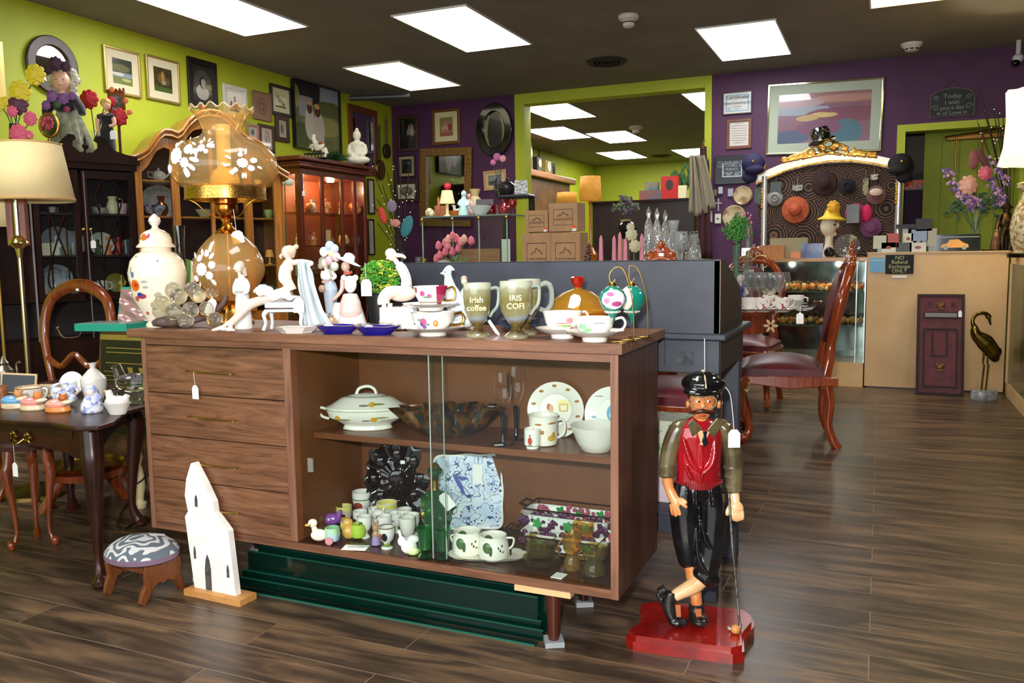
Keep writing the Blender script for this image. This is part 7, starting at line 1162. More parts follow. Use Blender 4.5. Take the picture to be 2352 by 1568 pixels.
# ------------------------------------------------------------------ carved dining set behind the desk
CW=wood('carved_wood_polish','6a2410','8f3c18','a34c20','z',1.6,.16,.6,.7);GLD=mat('d8c07a',.3,.7);LEA=mottle('oxblood_leather','4a0c16','661a26',8,.45,0,0)
def gilt(T,pts,r=.004):MB().tube(pts,r,6).build('gilt_scroll',GLD,T)
def carved_chair(loc,rot,lab,group='carved dining chairs with oxblood leather'):
    T=thing('carved_dining_chair',lab,'chair',loc,rot,group) # faces local -y
    m=MB();m.surf(lambda u,v:((u-.5)*.54,(v-.5)*.5-.05,.5+.075*math.sin(math.pi*min(max(u,.0),1))**.5*math.sin(math.pi*v)**.5),20,20);m.bb(-.27,-.3,.455,.27,.2,.5);m.build('seat',LEA,T)
    m=MB()
    for i in range(28):m.ell(.272,-.29+i*.0175,.468,.004,.004,.004,6).ell(-.272,-.29+i*.0175,.468,.004,.004,.004,6)
    m.build('nail_trim',mat('b9a080',.3,.9),T)
    m=MB();pr_=[(-.3,.36),(-.24,.4),(-.1,.385),(0,.372),(.1,.385),(.24,.4),(.28,.39),(.28,.455),(-.3,.455)]
    m.prism(pr_,.252,.278,plane='yz').prism(pr_,-.278,-.252,plane='yz').prism([(-.28,.36),(-.1,.4),(0,.37),(.1,.4),(.28,.36),(.28,.455),(-.28,.455)],-.32,-.295);m.bb(-.27,.18,.38,.27,.21,.455);m.build('seat_rail',CW,T,smooth=20,bevel=.006)
    for s_ in (-1,1):
        MB().tube(spline([(s_*.25,-.28,.44),(s_*.265,-.325,.37),(s_*.25,-.3,.25),(s_*.24,-.25,.12),(s_*.25,-.27,.05),(s_*.26,-.33,.035),(s_*.26,-.345,.05)],6),interp([.045,.05,.032,.024,.028,.026,.014],6),12).build('leg',CW,T);MB().lathe([(.016,0),(.02,.02),(.03,.05)],s_*.25,-.28,seg=14).build('foot',CW,T)
        MB().tube(spline([(s_*.235,.2,.46),(s_*.235,.235,.3),(s_*.24,.23,.15),(s_*.25,.26,.05),(s_*.25,.29,0)],6),interp([.04,.032,.026,.027,.03],6),12).build('leg',CW,T)
        MB().tube(spline([(s_*.21,.2,.44),(s_*.2,.225,.55),(s_*.19,.24,.66),(s_*.235,.26,.8),(s_*.25,.29,.95),(s_*.2,.33,1.08),(s_*.12,.355,1.15),(0,.37,1.17)],6),interp([.04,.038,.03,.032,.034,.03,.028,.028],6),12).build('back_post',CW,T)
        gilt(T,[(s_*.285,y_,z_) for y_,z_ in [(-.3+.05*math.cos(a),.385+.04*math.sin(a)) for a in [i*.4-1 for i in range(11)]]]);gilt(T,scroll(s_*.1,1.13,.035,1.1,1.2,16,.345,s_));gilt(T,[(s_*.29,-.33+.02*i,.36+.01*math.sin(i)) for i in range(4)])
    m=MB();m.prism(oval(0,0,.17,.24,28),-.045,.03);o=m.build('back_pad',LEA,T,bevel=.02,seg=3);o.location=(0,.285,.88);o.rotation_euler.x=-.2
    body_=MB();R_=random.Random(1)
    for s_ in (-1,1):
        for x,z,r in ((.04,1.2,.03),(.1,1.185,.026),(.15,1.15,.024),(.02,1.25,.026),(.055,1.235,.02),(.12,1.15,.02)):body_.ell(s_*x,.365,z,r,.02,r)
    body_.ell(0,.37,1.28,.022,.018,.03).tube(spline([(-.2,.33,1.09),(-.1,.36,1.17),(0,.37,1.22),(.1,.36,1.17),(.2,.33,1.09)],6),.026,10);melt(body_,'carved_crest',CW,T,.009,2)
    for s_ in (-1,1):gilt(T,[(s_*(.06+.07*math.cos(a)),.345,1.15+.06*math.sin(a)) for a in [i*.3 for i in range(10)]]);gilt(T,scroll(s_*.03,1.215,.022,1.1,0,14,.345,s_),.003)
    gilt(T,[(a,.352,b) for a,b in arc(0,1.245,.02,.02,200,340,6)],.003)
    return T
cc_=carved_chair((-.485,5.2,0),math.radians(-82),'carved dining chair with oxblood leather seat facing the table, seen from its side')
carved_chair(tuple(col_at(1540,4.0,0)),math.radians(185),'carved chair with its back to the desk, crest with gilt scrolls above the desk top')
carved_chair(tuple(col_at(1706,6.4,0)),math.radians(-4),'carved chair beyond the dining table, crest showing beside the green vase')
for o in bpy.data.objects:
    if o.name.startswith('carved_dining_chair'):o.scale=(.9,.9,.9)
# dining table
TB=thing('carved_dining_table','carved polished dining table with inlaid flower apron set with teacups','table',(-1.5,4.85,0));ty=-4.85
m=MB();P=[(-.72+.02*math.cos(i)*0+.3*math.cos(a)*1,.36*math.sin(a)) for i,a in [(i,-math.pi/2+i*math.pi/16) for i in range(17)]];P=[(x+1.5-.1,y) for x,y in P]+[(-1.0,.36),(-1.0,-.36)]
m.prism(P,.775,.8,plane='xy');m.build('top',CW,TB,smooth=0,bevel=.008,seg=3);Q=[(x-.02,y*.95) for x,y in P];m=MB();n=len(Q)
m.prism(Q,.68,.775,plane='xy');m.build('apron',CW,TB,smooth=30)
MB().lathe([(.22,.02),(.12,.1),(.1,.3),(.14,.5),(.2,.68)],.3,0,seg=20).build('pedestal',CW,TB);MB().lathe([(.22,.02),(.12,.1),(.1,.3),(.14,.5),(.2,.68)],-.7,0,seg=20).build('pedestal',CW,TB)
for a in (-.5,.6,2.4,-2.4):m=MB();c,s_=math.cos(a),math.sin(a);m.tube(spline([(.3+.1*c,.1*s_,.32),(.3+.22*c,.22*s_,.2),(.3+.36*c,.36*s_,.1),(.3+.45*c,.45*s_,.06),(.3+.5*c,.5*s_,.1)],6),interp([.05,.05,.04,.035,.02],6),12).lathe([(.016,0),(.024,.05)],.3+.43*c,.43*s_,seg=12);m.build('scroll_foot',CW,TB);gilt(TB,[(.3+r*c,r*s_,.045+z) for r,z in ((.16,.24),(.26,.16),(.36,.1),(.46,.065))])
cx=-.9
for j in range(6):a=j*math.pi/3;o=MB().ell(.022*math.cos(a),0,.022*math.sin(a),.016,.003,.008,10,rot=(0,-a,0)).build('inlaid_petal',mat('b99a70',.4),TB);o.location=(at(1770,738,Y=4.5).x+1.5,4.502-4.85,.735)
p=at(1840,715,Y=4.62);m=MB();m.xf=Matrix.Translation((p.x+1.5,p.y-.06-4.85,p.z));m.prism([(-.018,-.06),(.018,-.06),(.018,-.012),(0,0),(-.018,-.012)],-.001,.001).tube([(0,0,0),(0,.03,.035)],.001,5);m.build('price_tag',WHITE_CARD,TB,smooth=0)
def onT(px,Y):return col_at(px,Y,.8)
CUPP=lambda c1,n_:mottle(n_,'ece6da',c1,40,.2,0,.5,lo=.55,hi=.6)
for px,Y,lab,m_ in ((1722,4.6,'white and cream teacup on saucer at the near left of the carved table',PW),(1752,4.62,'white teacup with small pink flower on the carved table',CUPP('a83a58','pink_dot_cup')),(1796,4.64,'teacup with crimson oval medallion on the carved table',CUPP('8a1a38','crimson_medallion_cup')),(1768,4.85,'teacup with pink vertical stripes, second row on the carved table',CUPP('b0687a','striped_cup')),(1828,4.9,'plain white cup at the right end of the second row',PW)):
    p=onT(px,Y);T=thing('teacup_and_saucer',lab,'teacup',p,0,'teacups on the carved table');MB().cup([(.035,0),(.037,.004),(.06,.01),(.078,.018)],.003,seg=28).build('saucer',PW,T);MB().cup([(.02,.006),(.026,.012),(.038,.04),(.045,.075)],.003,seg=28).tube([(.042,0,.065),(.062,0,.06),(.058,0,.035),(.036,0,.025)],.004,6).build('cup',m_,T)
R_=random.Random(6)
for i,px in enumerate((1708,1726,1744,1760,1778,1792)):crock('glass',onT(px,5.0+.05*(i%2)),.2,CLG,'clear crystal wine glass on the carved table, %s from the desk in the row'%nm_[i],'crystal wine glasses')
crock('figure',onT(1698,4.75),.2,mottle('blue_gown','2a3566','d0c0b0',12,.3),'porcelain lady in a dark blue gown beside the wine glasses');crock('figure',onT(1765,5.1),.2,CRE,'cream porcelain figure among the teacups')
m=MB();
it=thing('crystal_bowl','cut crystal bowl on the right end of the carved table','bowl',onT(1845,4.72));MB().cup([(.03,0),(.04,.004),(.075,.03),(.095,.055)],.004,seg=24,lobes=12,amp=.04).build('bowl',glass('eef2f4',1.4),it)
# things rising above the desk top, standing on the table's far left or on the display table
ZD=.96;m=thing('display_table','dark display table holding boxes and tulips behind the black desk','table',(-2.66,5.62,0));MB().bb(-1.0,-.35,.92,1.0,.35,.96).build('top',DK,m,smooth=0)
for x in (-.95,.95):
    for y in (-.3,.3):MB().bb(x-.03,y-.03,0,x+.03,y+.03,.92).build('leg',DK,m,smooth=0)
it=Item('tulip_bouquet','pink and cream artificial tulips in a brown glass vase behind the desk','flowers',1048,5.5,ZD);zb=784-0;K=it.k;Zp=M4(it.p);it.mb().cup([(8,0),(16,14),(14,30)],1.5,seg=18).build('vase',mat('6a2c14',.1,trans=.4,coat=.6),it.o)
m=it.mb();ms=[it.mb(),it.mb(),it.mb()]
for i,(x,y,c_) in enumerate(((1009,566,0),(1024,580,0),(1012,588,0),(1024,560,0),(1032,552,1),(1042,545,0),(1050,550,0),(1060,558,2),(1054,573,0),(1040,580,0),(1068,552,1),(1084,556,0),(1030,565,2),(1004,595,0))):
    X_,Z_2=x-1048,Zp-y;ms[c_].lathe([(1,-9),(7,-4),(7.5,2),(5,9),(1,13)],X_,-6-(i%3)*3,Z_2,seg=12,lobes=3,amp=.12);m.tube([(0,0,20),(X_*.5,-3,Z_2*.6),(X_,-6-(i%3)*3,Z_2-8)],.9,5)
for i in range(6):a=-1.2+i*.5;m.tube([(0,0,24),(26*math.sin(a),-3,42),(44*math.sin(a),-4,46)],[3,3,.5],5,flat=.3)
m.build('stems_and_leaves',mat('6a7a44',.7),it.o);[q_.build('blossoms',mat(c_,.5),it.o) for q_,c_ in zip(ms,('e07a88','e6b49a','ea9a9a'))]
crock('tumbler',col_at(1090,5.42,ZD),.1,mottle('rose_mug','d9cec0','b05070',20,.3,lo=.6,hi=.64),'white flowered china pot right of the tulips');crock('plate',col_at(1020,5.35,ZD),.14,mat('8f8a84',.5),'grey rounded dish edge left of the tulip vase');crock('plate',col_at(1066,5.38,ZD),.1,mat('8f8a84',.5),'small grey rounded dish edge right of the tulip vase')
# carton boxes
CARD=mottle('brown_cardboard','ac8660','b8926a',6,.8);INK=mat('3a3230',.8);ORS=mat('e8582c',.6)
for (x0,y0,x1,y1,Y,lab) in ((1200,534,1265,600,5.36,'brown candle carton at the bottom left of the stack of four'),(1265,533,1332,600,5.36,'brown candle carton at the bottom right of the stack of four'),(1207,482,1258,533,5.36,'smallest brown candle carton at the top left of the stack'),(1261,464,1326,532,5.36,'brown candle carton at the top right of the stack')):
    a,b=at(x0,y1,Y=Y),at(x1,y0,Y=Y);w=b.x-a.x;h=b.z-a.z;
    if y1==600:a.z=ZD+.0005;h=b.z-a.z
    T=thing('carton',lab,'box',(a.x,Y,a.z),0,'stacked candle cartons');MB().bb(0,0,0,w,w*.8,h).build('box',CARD,T,smooth=0)
    MB().ring([(w*.16,h*.22),(w*.84,h*.22),(w*.84,h*.78),(w*.16,h*.78)],[(w*.17,h*.235),(w*.83,h*.235),(w*.83,h*.765),(w*.17,h*.765)],-.0015,0).build('label_border',INK,T,smooth=0)
    MB().tube([(w*q_,-.001,h*r_) for q_,r_ in ((.3,.52),(.38,.58),(.42,.55),(.5,.68),(.56,.6),(.6,.62),(.7,.52))],.0028,5).build('mountain_logo',INK,T);text('CLEAR SCENTS',w*.1,(w/2,-.001,h*.42),INK,T,ext=.0008);MB().bb(w*.82,-.002,h*.1,w*.95,0,h*.2).build('sticker',ORS,T,smooth=0);MB().bb(w*.82,-.002,h*.0,w*.95,0,h*.1).build('sticker',WHITE_CARD,T,smooth=0)
for i,(x,y,Y) in enumerate(((1381,540,5.0),(1411,541,5.0),(1424,532,5.1),(1437,546,5.0),(1474,536,5.0))):
    p=col_at(x,Y,ZD-.16);t_=at(x,y,Y=Y).z-p.z;T=thing('taper_candle','pink taper candle behind the desk, %s from the cartons'%nm_[i],'candle',p,0,'pink taper candles');MB().lathe([(.012,.02),(.0155,t_*.6),(.011,t_*.95),(.003,t_)],seg=14).build('candle',mat('d98a9c',.45),T);MB().lathe([(.05,0),(.05,.008),(.016,.012),(.018,.03)],seg=18).build('holder',GOLD,T)
# ------------------------------------------------------------------ counter, showcases
MAPLE=mottle('maple_veneer','cba36c','d6b07a',3,.45,0,.1)
T=thing('shop_counter','pale maple shop counter with plain front at the right','counter',(.4,7.38,0));MB().bb(-.5,0,.012,.49,.03,1.09).build('front_panel',MAPLE,T,smooth=0);MB().bb(-.5,.03,.02,.49,.5,1.08).build('body',MAPLE,T,smooth=0);MB().bb(-.505,-.01,1.09,.5,.52,1.1).build('top',MAPLE,T,smooth=0);MB().bb(-.48,.02,0,.49,.45,.02).build('plinth',BKK,T,smooth=0)
def sign(px,py,w,h,m,lab,name='sticker',Y=7.372,cat='sign',dep=.003):p=at(px,py,Y=Y);t=thing(name,lab,cat,p);k_=depth(p)/F;MB(k_).bb(-w/2,-dep/k_,-h/2,w/2,0,h/2).build('plate',m,t,smooth=0);return t,k_
t,k_=sign(2066,607,59,44,mat('0a0c0b',.7),'small black sign with gold letters reading NO Refund Exchange ONLY','notice_sign');GL2=mat('8f8a5c',.4,.4)
for i,s_ in enumerate(('NO','Refund','Exchange','ONLY')):text(s_,12*k_,(0,-.0035,(15-i*10)*k_),GL2,t,ext=.0006)
t,k_=sign(2015,608,31,33,mat('5aa0cc',.4),'small light blue sticker on the counter front');text('FOLLOW US',5*k_,(0,-.0035,10*k_),WHITE_CARD,t,ext=.0004);sign(2066,635,31,5,WHITE_CARD,'thin white label strip under the black notice')
T=thing('glass_showcase','low glass showcase with wooden base and shelves of amber trinkets left of the counter','showcase',(-.54,7.38,0))
MB().bb(-.43,0,0,.43,.45,.2).build('base',MAPLE,T,smooth=0);MB().bb(-.44,-.01,1.03,.44,.46,1.06).build('top',wood('showcase_top','9a6a38','c08a50',None,'x',1,.3),T,smooth=0)
for z in (.5,.78):MB().bb(-.42,.01,z-.006,.42,.44,z).build('glass_shelf',mat('9dbdb0',.08,trans=.75),T,smooth=0)
MB().bb(-.43,.0,.2,.43,.004,1.03).build('front_glass',PANE,T,smooth=0);MB().bb(-.42,.44,.2,.42,.445,1.03).build('case_backing',mat('8f9a98',.08,1),T,smooth=0)
for x in (-.43,.425,.36):MB().bb(x,0,.2,x+.008,.008,1.03).build('metal_edge',mat('b9c0bc',.2,1),T,smooth=0)
R_=random.Random(8)
for z,lab in ((.501,'lower'),(.781,'upper')):
    m=[MB(),MB(),MB()]
    for i in range(130):m[i%3].ell(-.4+R_.random()*.8,.05+R_.random()*.25,z+.018+R_.random()*.03,.02,.018,.02,6)
    for q_,c_ in zip(m,('d08a3c','e0bc80','a05a24')):o=q_.build('amber_trinkets',mat(c_,.3,coat=.5));o.location=(-.54,7.38,0);tag(o,'jumble of %s amber and shell trinkets on the %s glass shelf'%({'d08a3c':'honey','e0bc80':'pale','a05a24':'dark'}[c_],lab),'trinkets',None,'stuff')
[point('showcase_lamp',(x_,7.5,1.0),1.6,(1,.93,.8),.02) for x_ in (-.75,-.35)]
LI=thing('box_light','small bright white box lamp on the showcase behind the green plant','lamp',at(1722,560,Y=7.55));LI.location.z=1.061;MB().bb(-.06,-.04,0,.06,.04,.09).build('shade',mat('fff8e8',.5,emis=4),LI,smooth=0)
T=thing('wooden_showcase','maple framed glass showcase running towards the viewer at the right edge','showcase',(.9,6.2,0))
MB().bb(0,-1.6,0,.5,1.14,.1).build('base',MAPLE,T,smooth=0);MB().bb(0,-1.6,1.0,.5,1.14,1.05).build('top',MAPLE,T,smooth=0);MB().bb(-.005,1.1,.1,.035,1.14,1.0).build('post',MAPLE,T,smooth=0);MB().bb(-.005,-1.6,.1,.03,-1.56,1.0).build('post',MAPLE,T,smooth=0);MB().bb(.008,-1.56,.1,.012,1.1,1.0).build('pane',PANE,T,smooth=0);MB().bb(.45,-1.56,.1,.46,1.1,1.0).build('back_panel',mat('8a8578',.6),T,smooth=0)
# ------------------------------------------------------------------ letter box front and brass crane
a,b=at(2110,906,Y=7.14),at(2206,912,Y=7.14);T=thing('letter_box_front','tall maroon antique letter box front leaning against the counter','letter box',((a.x+b.x)/2,7.14,.0),.02);w=.165;H_=.79;T.rotation_euler.x=-.24
MRN=mottle('maroon_paint','4a0f18','641a26',12,.6);R=lambda x0,z0,x1,z1:[(x0,z0),(x1,z0),(x1,z1),(x0,z1)]
MB().bb(-w,0,0,w,.03,H_).build('panel',MRN,T,smooth=0);MK=mat('22080d',.7)
MB().ring(R(-w,0,w,H_),R(-w+.02,.02,w-.02,H_-.02),-.008,0).build('outer_rim',MK,T,smooth=0);MB().ring(R(-.12,.06,.12,.52),R(-.108,.072,.108,.508),-.008,0).build('lower_moulding',MK,T,smooth=0);MB().ring(R(-.06,.3,.05,.52),R(-.05,.31,.04,.51),-.01,0).build('notice_frame',MK,T,smooth=0)
MB().bb(-.12,-.012,.6,.12,0,.65).build('slot_surround',MK,T,smooth=0);MB().bb(-.11,-.014,.608,.11,-.01,.64).build('slot_flap',mat('77706e',.4),T,smooth=0)
for z in (.7,.22):m=MB();m.ell(0,-.008,z,.03,.01,.02).ell(-.02,-.008,z+.015,.012,.008,.014).ell(.02,-.008,z+.015,.012,.008,.014).bb(-.02,-.012,z-.028,.02,-.002,z-.018);m.build('crown_emblem',mat('6a4a20',.4,.6),T)
text('V',.05,(-.075,-.004,.705),MK,T,ext=.002);text('R',.05,(.085,-.004,.705),MK,T,ext=.002)
m=MB();m.prism([(.12,.61),(.145,.61),(.145,.65),(.1325,.665),(.12,.65)],-.012,-.011);m.build('price_tag',WHITE_CARD,T,smooth=0)
BZ=mottle('aged_brass','4a3a14','8a7434',14,.25,1)
it=Item('crane_statue','tall brass crane with bowed head on a grey marble base','statue',2260,7.05,0,py=None);K=it.k;B0=918
def q(x,y,dy=0):return (x-2260,dy,B0-y)
it.mb().lathe([(32,0),(33,3),(33,18),(31,21)],seg=32,sy=.7).build('marble_base',mottle('grey_marble','77797c','a3a5a6',30,.3),it.o)
body(it,[('t',[q(2231,748),q(2236,768),q(2256,785),q(2274,808),q(2284,830)],[6,12,19,17,6]),('t',[q(2231,750),q(2226,738),q(2232,724),q(2246,719),q(2258,722),q(2263,730)],[6,4,4,4,5,7]),('t',[q(2264,732),q(2268,748)],[4,1.4]),('t',[q(2276,800),q(2290,806),q(2286,826)],[8,6,2])],'crane',BZ,1.4,3)
for x in (2256,2266):it.mb().tube([q(x,800),q(x-2,835),q(x+1,838),q(x-3,897)],[3,1.8,2.4,1.8],8).build('leg',BZ,it.o)
# ------------------------------------------------------------------ on the counter
ZC=1.1005
T=thing('model_car_box','glossy black display box picturing a yellow small car on the counter','box',at(2191,570,Y=7.5));T.location.z=ZC;k_=depth(T.location)/F;MB(k_).bb(-52,-8,0,52,22,38).build('box',mat('101614',.12,coat=1),T,smooth=0);YC=mat('d99a20',.3);m=MB(k_);m.prism([(-28,8),(-26,15),(-15,18),(-10,26),(8,27),(18,19),(28,15),(29,8)],-10,-8.1);m.build('car_picture',YC,T,smooth=0)
m=MB(k_)
for x in (-18,20):m.prism(oval(x,8,5,5,14),-10.6,-10)
m.build('wheel',mat('8a8a80',.3),T,smooth=0);MB(k_).bb(-50,-9,31,50,-8,33).build('shiny_band',mat('8a9a8a',.2),T,smooth=0)
for i,(x,y,w_,h_,c_,lab) in enumerate(((2022,556,30,30,'c9c9b0','business cards with green landscape at the left end of the counter'),(2050,552,26,32,'b9544c','business cards with a red flower on the counter'),(2041,568,30,22,'d4d2cc','white business cards with a grey sketch, front row left'),(2076,568,32,22,'4a5450','dark green and white business cards, front row middle'),(2108,568,34,22,'d0d2ce','white business cards with red mark, front row right'),(2086,548,20,24,'dcd6c8','white oval logo cards in the back row'),(2112,540,34,26,'8f9cba','pale blue leaflet in the card rack'),(2080,520,40,10,'101010','black card reader with silver rim behind the cards'),(2122,516,34,28,'1c1e20','black framed card with an orange picture behind the leaflets'),(2140,545,20,40,'a8a498','clear acrylic leaflet rack beside the toy car box'))):
    t,k_=sign(x,y,w_,h_,mat(c_,.5),lab,'business_cards' if i<7 else ('card_reader' if i==7 else 'leaflet_holder'),7.42+.04*(i>4),'cards' if i<7 else 'holder',.02);t.location.z-=0
    hh=t.location.z-h_/2*k_-ZC
    if hh>.002:MB().bb(-.02,.001,-h_/2*k_-hh,.02,.012,-h_/2*k_).build('stand',mat('8a8a86',.3),t,smooth=0)
    if i in (2,4,5):MB(k_).ell(0,-.021/k_,0,w_*.2,.3,h_*.16,10).build('logo',mat('9a4a44',.5),t)
it=Item('counter_flowers','large bouquet of lilac, pink and purple artificial flowers in a clear vase on the counter','flowers',2238,7.6,ZC);Zc=M4(it.p);m=it.mb();m.open=1;m.lathe([(9,0),(9,85),(12,92)],seg=16);m.build('vase',CLG,it.o);R_=random.Random(12);LIL=mat('a98ac0',.6);VIO=mat('6a4a9a',.6);PNK=mat('c9a0b8',.6)
ms={1:it.mb(),2:it.mb(),3:it.mb()};st=it.mb()
for (x0,y0,x1,y1) in ((2162,395,2215,455),(2210,450,2230,480),(2265,370,2300,420),(2260,400,2300,470),(2280,430,2290,480),(2180,440,2240,470)):
    for j in range(34):t=R_.random();x=x0+(x1-x0)*t+R_.uniform(-9,9);y=y0+(y1-y0)*t+R_.uniform(-9,9);ms[1+(j%3)].ell(x-2238,R_.uniform(-14,6),Zc-y,4.2,2.5,4.2,6)
    st.tube([(0,0,40),((x0-2238)*.4,0,90),((x0+x1)/2-2238,0,Zc-(y0+y1)/2)],1.2,5)
for i in range(70):a=R_.uniform(-1.2,1.2);l=R_.uniform(60,120);st.ell(l*math.sin(a)*.6,R_.uniform(-10,10),60+l*math.cos(a)*.6,8,2,3.5,6,rot=(0,R_.uniform(-1,1),0))
st.build('leaves_and_stems',mottle('dusty_leaf_green','2a4a34','4f6f50',30,.7),it.o);[v.build('small_blossoms',m_,it.o) for v,m_ in zip(ms.values(),(LIL,VIO,PNK))]
bloom(it,2210-2238,Zc-428,-16,20,mat('e0a89a',.6));bloom(it,2248-2238,Zc-402,-14,15,mat('d96a80',.6));it.mb().ell(2228-2238,0,Zc-370,12,6,22,12).build('dried_leaf',mat('8a5058',.7),it.o);it.mb().ell(2248-2238,0,Zc-368,8,5,26,12,rot=(0,-.5,0)).build('dried_leaf',mat('6a4048',.7),it.o)
it=Item('fisherman_statue','dark bronze statue of a hatted man with a smaller figure at the counter end','statue',2308,7.55,ZC);DB=mottle('dark_bronze','1c150e','4a3a22',20,.35,.7);body(it,[('t',[(-6,0,0),(-8,0,30),(-2,0,50)],[6,7,9]),('t',[(10,0,0),(12,0,28),(4,0,50)],[6,7,9]),('e',0,0,66,16,10,22),('e',0,0,92,8,8,10),('t',[(-14,0,80),(-22,-4,58),(-26,-8,44)],[6,5,4]),('t',[(14,0,80),(22,-4,56),(24,-6,40)],[6,5,4]),('e',0,0,98,15,12,3),('e',0,0,102,8,8,6)],'man',DB,1.6,2);body(it,[('t',[(-30,-10,0),(-28,-10,24),(-26,-10,40)],[10,9,5]),('e',-26,-10,44,5,5,6)],'small_figure',mottle('lighter_bronze','4a3420','7a5c3c',20,.4,.5),1.6,2);it.mb().box(-6,0,1,76,36,3).build('base',BKK,it.o,smooth=0)
it=Item('table_lamp','lit cream bell lampshade with flowered ceramic base at the right edge','table lamp',2352,7.0,1.0505);Zl=M4(it.p);m=it.mb();m.open=1;m.lathe([(72,Zl-382),(60,Zl-340),(56,Zl-280),(60,Zl-216)],seg=56,lobes=8,amp=.03,wave=[1,1,1,1]);m.build('lamp_shade',mat('fff0b8',.6,emis=1.1),it.o,solid=.002)
it.mb().lathe([(30,0),(34,10),(26,16),(34,40),(38,70),(30,105),(14,135),(10,150),(24,158),(26,168),(8,172)],seg=32).build('body',mottle('brown_floral_ceramic','9a7434','d8cfae',40,.2,0,.5),it.o);it.mb().lathe([(40,0),(42,8),(20,14)],seg=24).build('foot',mat('2a2014',.3,.7),it.o);point('table_lamp_bulb',tuple(it.p+Vector((0,0,(Zl-310)*it.k))),14,(1,.85,.6),.04)
# lit twigs: fine branches with tiny white lights
def twigs(name,lab,px,Y,Z,br,n=60,vase=True,spread=6,seed=3):
    it=Item(name,lab,'decoration',px,Y,Z);zb=M4(it.p);R_=random.Random(seed);m=it.mb();l=it.mb()
    for (x,y) in br:
        P=[Vector((0,0,8)),Vector(((x-px)*.35,0,(zb-y)*.5)),Vector((x-px,R_.uniform(-8,8),zb-y))];S_=spline(P,8);m.tube(S_,[1.1]*(len(S_)-1)+[.4],5)
        for q_ in S_[6:]:
            if R_.random()<.34:l.ell(q_.x+R_.uniform(-spread,spread),q_.y,q_.z+R_.uniform(-spread,spread),.9,.9,.9,6)
    m.build('branches',mat('2a1c14',.7),it.o);tag(l.build('tiny_lights',mat('fff4e0',.5,emis=2.5),it.o),None,None,None,'stuff')
    if vase:it.mb().cup([(10,0),(14,20),(10,40)],2,seg=16).build('vase',BKK,it.o)
    return it,zb
it,zb=twigs('lit_twig_branches','bare twigs with tiny white lights and butterflies in the purple corner',925,7.9,.98,[(862,390),(884,425),(870,455),(862,470),(915,385),(925,370),(945,400),(962,440),(895,395),(940,430),(868,510),(905,420)])
for (x,y,c_,w_,h_,r,nm2) in ((938,521,'2a7a80',13,26,.35,'teal_butterfly'),(883,495,'d8402c',9,20,-.3,'red_butterfly'),(912,513,'d08a80',12,9,0,'pink_blossom'),(905,475,'8a7a90',12,14,0,'mauve_flower')):it.mb().ell(x-925,-8,zb-y,w_,2,h_,14,rot=(0,r,0)).build(nm2,mat(c_,.6),it.o)
T=thing('low_corner_cabinet','dark low cabinet in the purple corner with dried plants on top','cabinet',(-4.65,7.9,0));MB().bb(-.45,-.3,0,.55,.6,.975).build('body',DK,T,smooth=0,bevel=.01);MB().bb(-.48,-.33,.9,.58,-.3,.975).build('edge',DK,T,smooth=0)
for px,kd,s_,m_,lab in ((930,'bowl',.06,CRE,'cream bowl on the low corner cabinet'),(948,'shell',.07,CRE,'cream shell ornament on the low corner cabinet'),(962,'glass',.14,CLG,'clear glass on the low corner cabinet near the showcase'),(976,'glass',.12,GOLD,'gilt goblet on the low corner cabinet')):crock(kd,col_at(px,7.75,.9755),s_,m_,lab)
it,_=twigs('lit_twig_branches','bare twigs with tiny white lights rising behind the counter lamp',2318,7.75,ZC,[(2232,280),(2252,290),(2245,245),(2270,250),(2262,230),(2285,270),(2240,300),(2300,240),(2228,205),(2290,300)],seed=5)
# ------------------------------------------------------------------ gilded headboard hung with hats
T=thing('gilded_headboard','arched silver headboard with gold carving and dark paisley cloth hung with hats','headboard',at(1897,590,Y=8.2));T.location.z=0;kH=depth(T.location)/F;X0=1897;zh=lambda y:at(1897,y,Y=8.2).z/kH
ar=[(x-X0,zh(y)) for x,y in ((1742,395),(1770,382),(1810,366),(1855,356),(1897,352),(1945,353),(1990,362),(2030,374),(2048,382))];ari=[(x,z-22) for x,z in ar]
mb=MB(kH);mb.prism([(-140,zh(600))]+ari+[(145,zh(600))],2,10);
def paisley():
    m,n,b=nt('dark_paisley_cloth');L=n.links.new;v=coords(n,(1,0,1));vo=n.nodes.new('ShaderNodeTexVoronoi');vo.inputs['Scale'].default_value=4.2;vo.inputs['Randomness'].default_value=.35;L(v,vo.inputs['Vector'])
    s_=n.nodes.new('ShaderNodeMath');s_.operation='SINE';u=n.nodes.new('ShaderNodeMath');u.operation='MULTIPLY';u.inputs[1].default_value=75;L(vo.outputs['Distance'],u.inputs[0]);L(u.outputs[0],s_.inputs[0]);k2=noise(n,v,30,2);mu=n.nodes.new('ShaderNodeMath');mu.operation='MULTIPLY';L(s_.outputs[0],mu.inputs[0]);L(k2,mu.inputs[1])
    L(ramp(n,mu.outputs[0],[(.18,'0a0708'),(.3,'6a4630')]),b.inputs['Base Color']);b.inputs['Roughness'].default_value=.8;return m
mb.build('paisley_cloth',paisley(),T,smooth=0);m=MB(kH);m.prism(ar+ari[::-1],-4,4);m.build('arched_rail',mat('c9c4b4',.25,.6),T,smooth=0);GG2=mottle('bright_gilding','a8702a','d8a850',30,.3,.8)
MB(kH).tube([(x,-5,z-19) for x,z in ar],2.5,6).build('gilt_moulding',GG2,T)
for x in (-136,146):MB(kH).tube([(x,-2,0),(x,-2,zh(398))],7,12).build('silver_post',mat('cfcfd0',.2,.7),T)
m=MB(kH);R_=random.Random(2)
